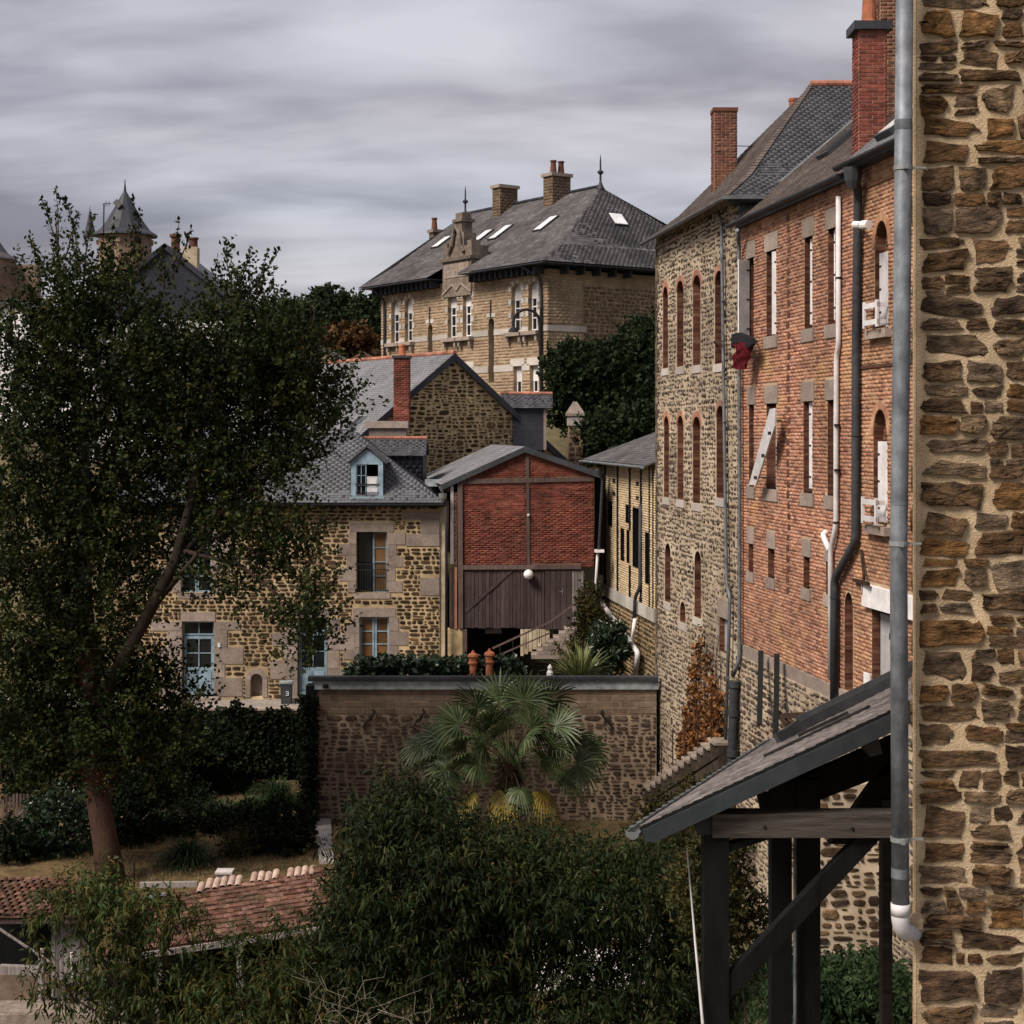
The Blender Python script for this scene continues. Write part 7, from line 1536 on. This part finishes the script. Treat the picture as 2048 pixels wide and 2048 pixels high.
sp = [(180, 1785, SZ, 70, 35, .6, 90), (140, 1810, SZ, 40, 30, .5, 45), (240, 1830, SZ, 80, 40, .6, 100), (320, 1810, SZ, 40, 40, .5, 40), (250, 1890, SZ, 60, 40, .7, 70), (230, 1940, SZ, 70, 70, .7, 110), (120, 1960, SZ, 40, 70, .5, 60), (420, 1985, SZ, 100, 40, .8, 130), (330, 1990, SZ, 120, 60, .8, 170), (520, 1985, SZ, 90, 45, .8, 130), (590, 1950, SZ, 50, 55, .7, 90), (400, 1845, SZ, 30, 22, .4, 22), (480, 1900, SZ, 50, 25, .5, 40), (330, 1850, SZ, 40, 30, .5, 40), (575, 1860, SZ+.4, 25, 30, .4, 25), (90, 1855, SZ, 30, 25, .4, 25), (600, 2020, SZ, 120, 40, .7, 140), (430, 2030, SZ, 120, 40, .7, 120), (220, 2030, SZ, 60, 40, .5, 40)]
C, D = lobes(sp, .95, 2.0); pos, dr, rr, ax = sprigs(C, D, 12, .36, rise=.1, spread=.4); part('crown', leafmesh('crown', pos, dr+[0, 0, -.15], .15, .036, M['leaf_yellowish'], curve=.5, rnd=rr), None, t)
for i in range(14):
    q = Vector(C[RNG.integers(len(C))]); pts, rs = limb(base+V3(-.1, 0, 1.4), q, .035, .008, i+50); part('limb', MB().tube(pts, rs, 6), M['dry_twig'] if i % 3 == 0 else M['bark'], t, smooth=True)
t = thing('dry_brushwood', 'pale bare dry twigs tangled at bottom centre', 'brushwood', P(740, 2080, 26.5)); mb = MB(); r_ = random.Random(8)
for i in range(22):
    b = P(r_.uniform(600, 860), r_.uniform(2050, 2110), 26.4+r_.uniform(-.3, .3)); e = P(r_.uniform(520, 880), r_.uniform(1920, 2040), 26.4+r_.uniform(-.4, .4)); pts, rs = limb(b, e, .006, .0015, i, 7, .3); mb.tube(pts, rs, 4, cap=False)
part('twigs', mb, M['dry_twig'], t, kind='stuff')
shrub('bank_bush', 'autumn tinted bush behind the black porch post', 'bush', [(1420, 1800, 24, 60, 90, .7, 330), (1440, 1720, 24, 40, 40, .5, 90), (1490, 1850, 24.5, 40, 60, .5, 110)], 'leaf_yellow_dark', .09, .05, ground=.3)
shrub('wall_foot_bush', 'mixed bush at the foot of the stair wall left of the porch', 'bush', [(1330, 1730, 34, 70, 50, .8, 300), (1400, 1720, 34, 50, 60, .8, 220), (1290, 1760, 33, 50, 40, .7, 130), (1330, 1650, 40, 50, 45, .6, 200), (1400, 1600, 38, 40, 40, .5, 130)], 'leaf_yellow_dark', .1, .06, ground=0)
# bright gravel seen through the leaves, stony bank
o = part('gravel_court', MB().fbox(Fr((0, 0, 0), (1, 0, 0), (0, 1, 0)), P(1060, 1, 37).x, P(1330, 1, 37).x, 33.5, 39.5, -.1, .08), M['concrete'], kind='structure')
# ================================================================== CREEPER on the rubble house
t = thing('autumn_creeper', 'rust-orange creeper climbing the foot of the rubble house', 'creeper', RW.pt(ru(1415), 1.5, .1))
X_, Y_ = [], []
for (xs_, yt, wd, k) in ((1411, 1238, 3, 260), (1401, 1285, 4, 480), (1392, 1335, 5, 600), (1424, 1300, 4, 420), (1436, 1345, 6, 700), (1448, 1375, 5, 600), (1382, 1410, 5, 620), (1374, 1470, 4, 420), (1415, 1400, 5, 260), (1400, 1470, 7, 300), (1430, 1480, 8, 300)):
    k = int(k*.6); yy = yt+(1545-yt)*RNG.random(k)**.8; X_.append(xs_+RNG.normal(0, 1, k)*wd*(.35+.65*(yy-yt)/(1545-yt))); Y_.append(yy)
x, y = np.concatenate(X_), np.concatenate(Y_); n = len(x)
pt_ = np.array([tuple(RW.pt(*RW.px(a, b), .03+.18*random.random())) for a, b in zip(x, y)]); dr = RNG.normal(0, .8, (n, 3)); dr[:, 0] -= .5; dr[:, 2] -= .4
part('foliage', leafmesh('foliage', pt_, dr, .13, .11, M['leaf_autumn'], up=.1), None, t)
mb = MB()
for i in range(9): x0 = random.uniform(1385, 1450); pts = [RW.pt(*RW.px(x0+random.uniform(-6, 6)+(k-2)*random.uniform(0, 3), 1545-k*55), .04) for k in range(6)]; mb.tube(pts, [.02, .018, .015, .012, .009, .005], 5)
part('stem', mb, M['bark'], t)
# ================================================================== HILLSIDE AND FAR TREES
shrub('hillside_laurel', 'dense dark evergreen covering the slope right of the gate pier', 'tree', [(1170, 760, 74, 70, 60, 2.0, 620), (1270, 740, 75, 70, 70, 2.2, 620), (1290, 690, 76, 40, 40, 1.5, 220), (1230, 830, 73.5, 80, 50, 1.6, 420), (1150, 815, 74.5, 45, 50, 1.4, 220), (1130, 730, 75, 35, 30, 1.2, 120), (1290, 820, 73, 50, 60, 1.5, 300), (1215, 872, 69.5, 45, 30, .8, 240), (1285, 865, 69.3, 60, 40, .8, 340), (1250, 900, 69, 70, 25, .7, 200)], 'leaf_oak', .24, .16, k=14, L=.7, ground=10)
def fartree(label, sp, leaf='leaf_oak', g=14): shrub('oak_tree' if leaf == 'leaf_oak' else 'autumn_bush', label, 'tree' if leaf == 'leaf_oak' else 'bush', sp, leaf, .6, .45, k=13, L=1.6, ground=g, group='trees on the far ridge' if leaf == 'leaf_oak' else None, stems=3)
fartree('rounded oak on the ridge left of the school, highest of the group', [(665, 635, 190, 55, 45, 4, 420), (640, 660, 190, 60, 40, 4, 300), (700, 670, 190, 45, 40, 4, 260)])
fartree('darker oak close against the school wall', [(745, 650, 175, 30, 50, 3, 260), (730, 690, 175, 40, 30, 3, 200)])
fartree('lower oak of the ridge group beside the big tree', [(590, 650, 185, 55, 38, 4, 300), (560, 680, 185, 60, 40, 4, 300), (620, 690, 185, 60, 30, 4, 240)])
fartree('orange autumn bush below the ridge oaks', [(695, 700, 150, 45, 25, 3, 260), (650, 705, 150, 30, 18, 2, 120)], 'leaf_autumn_dark')
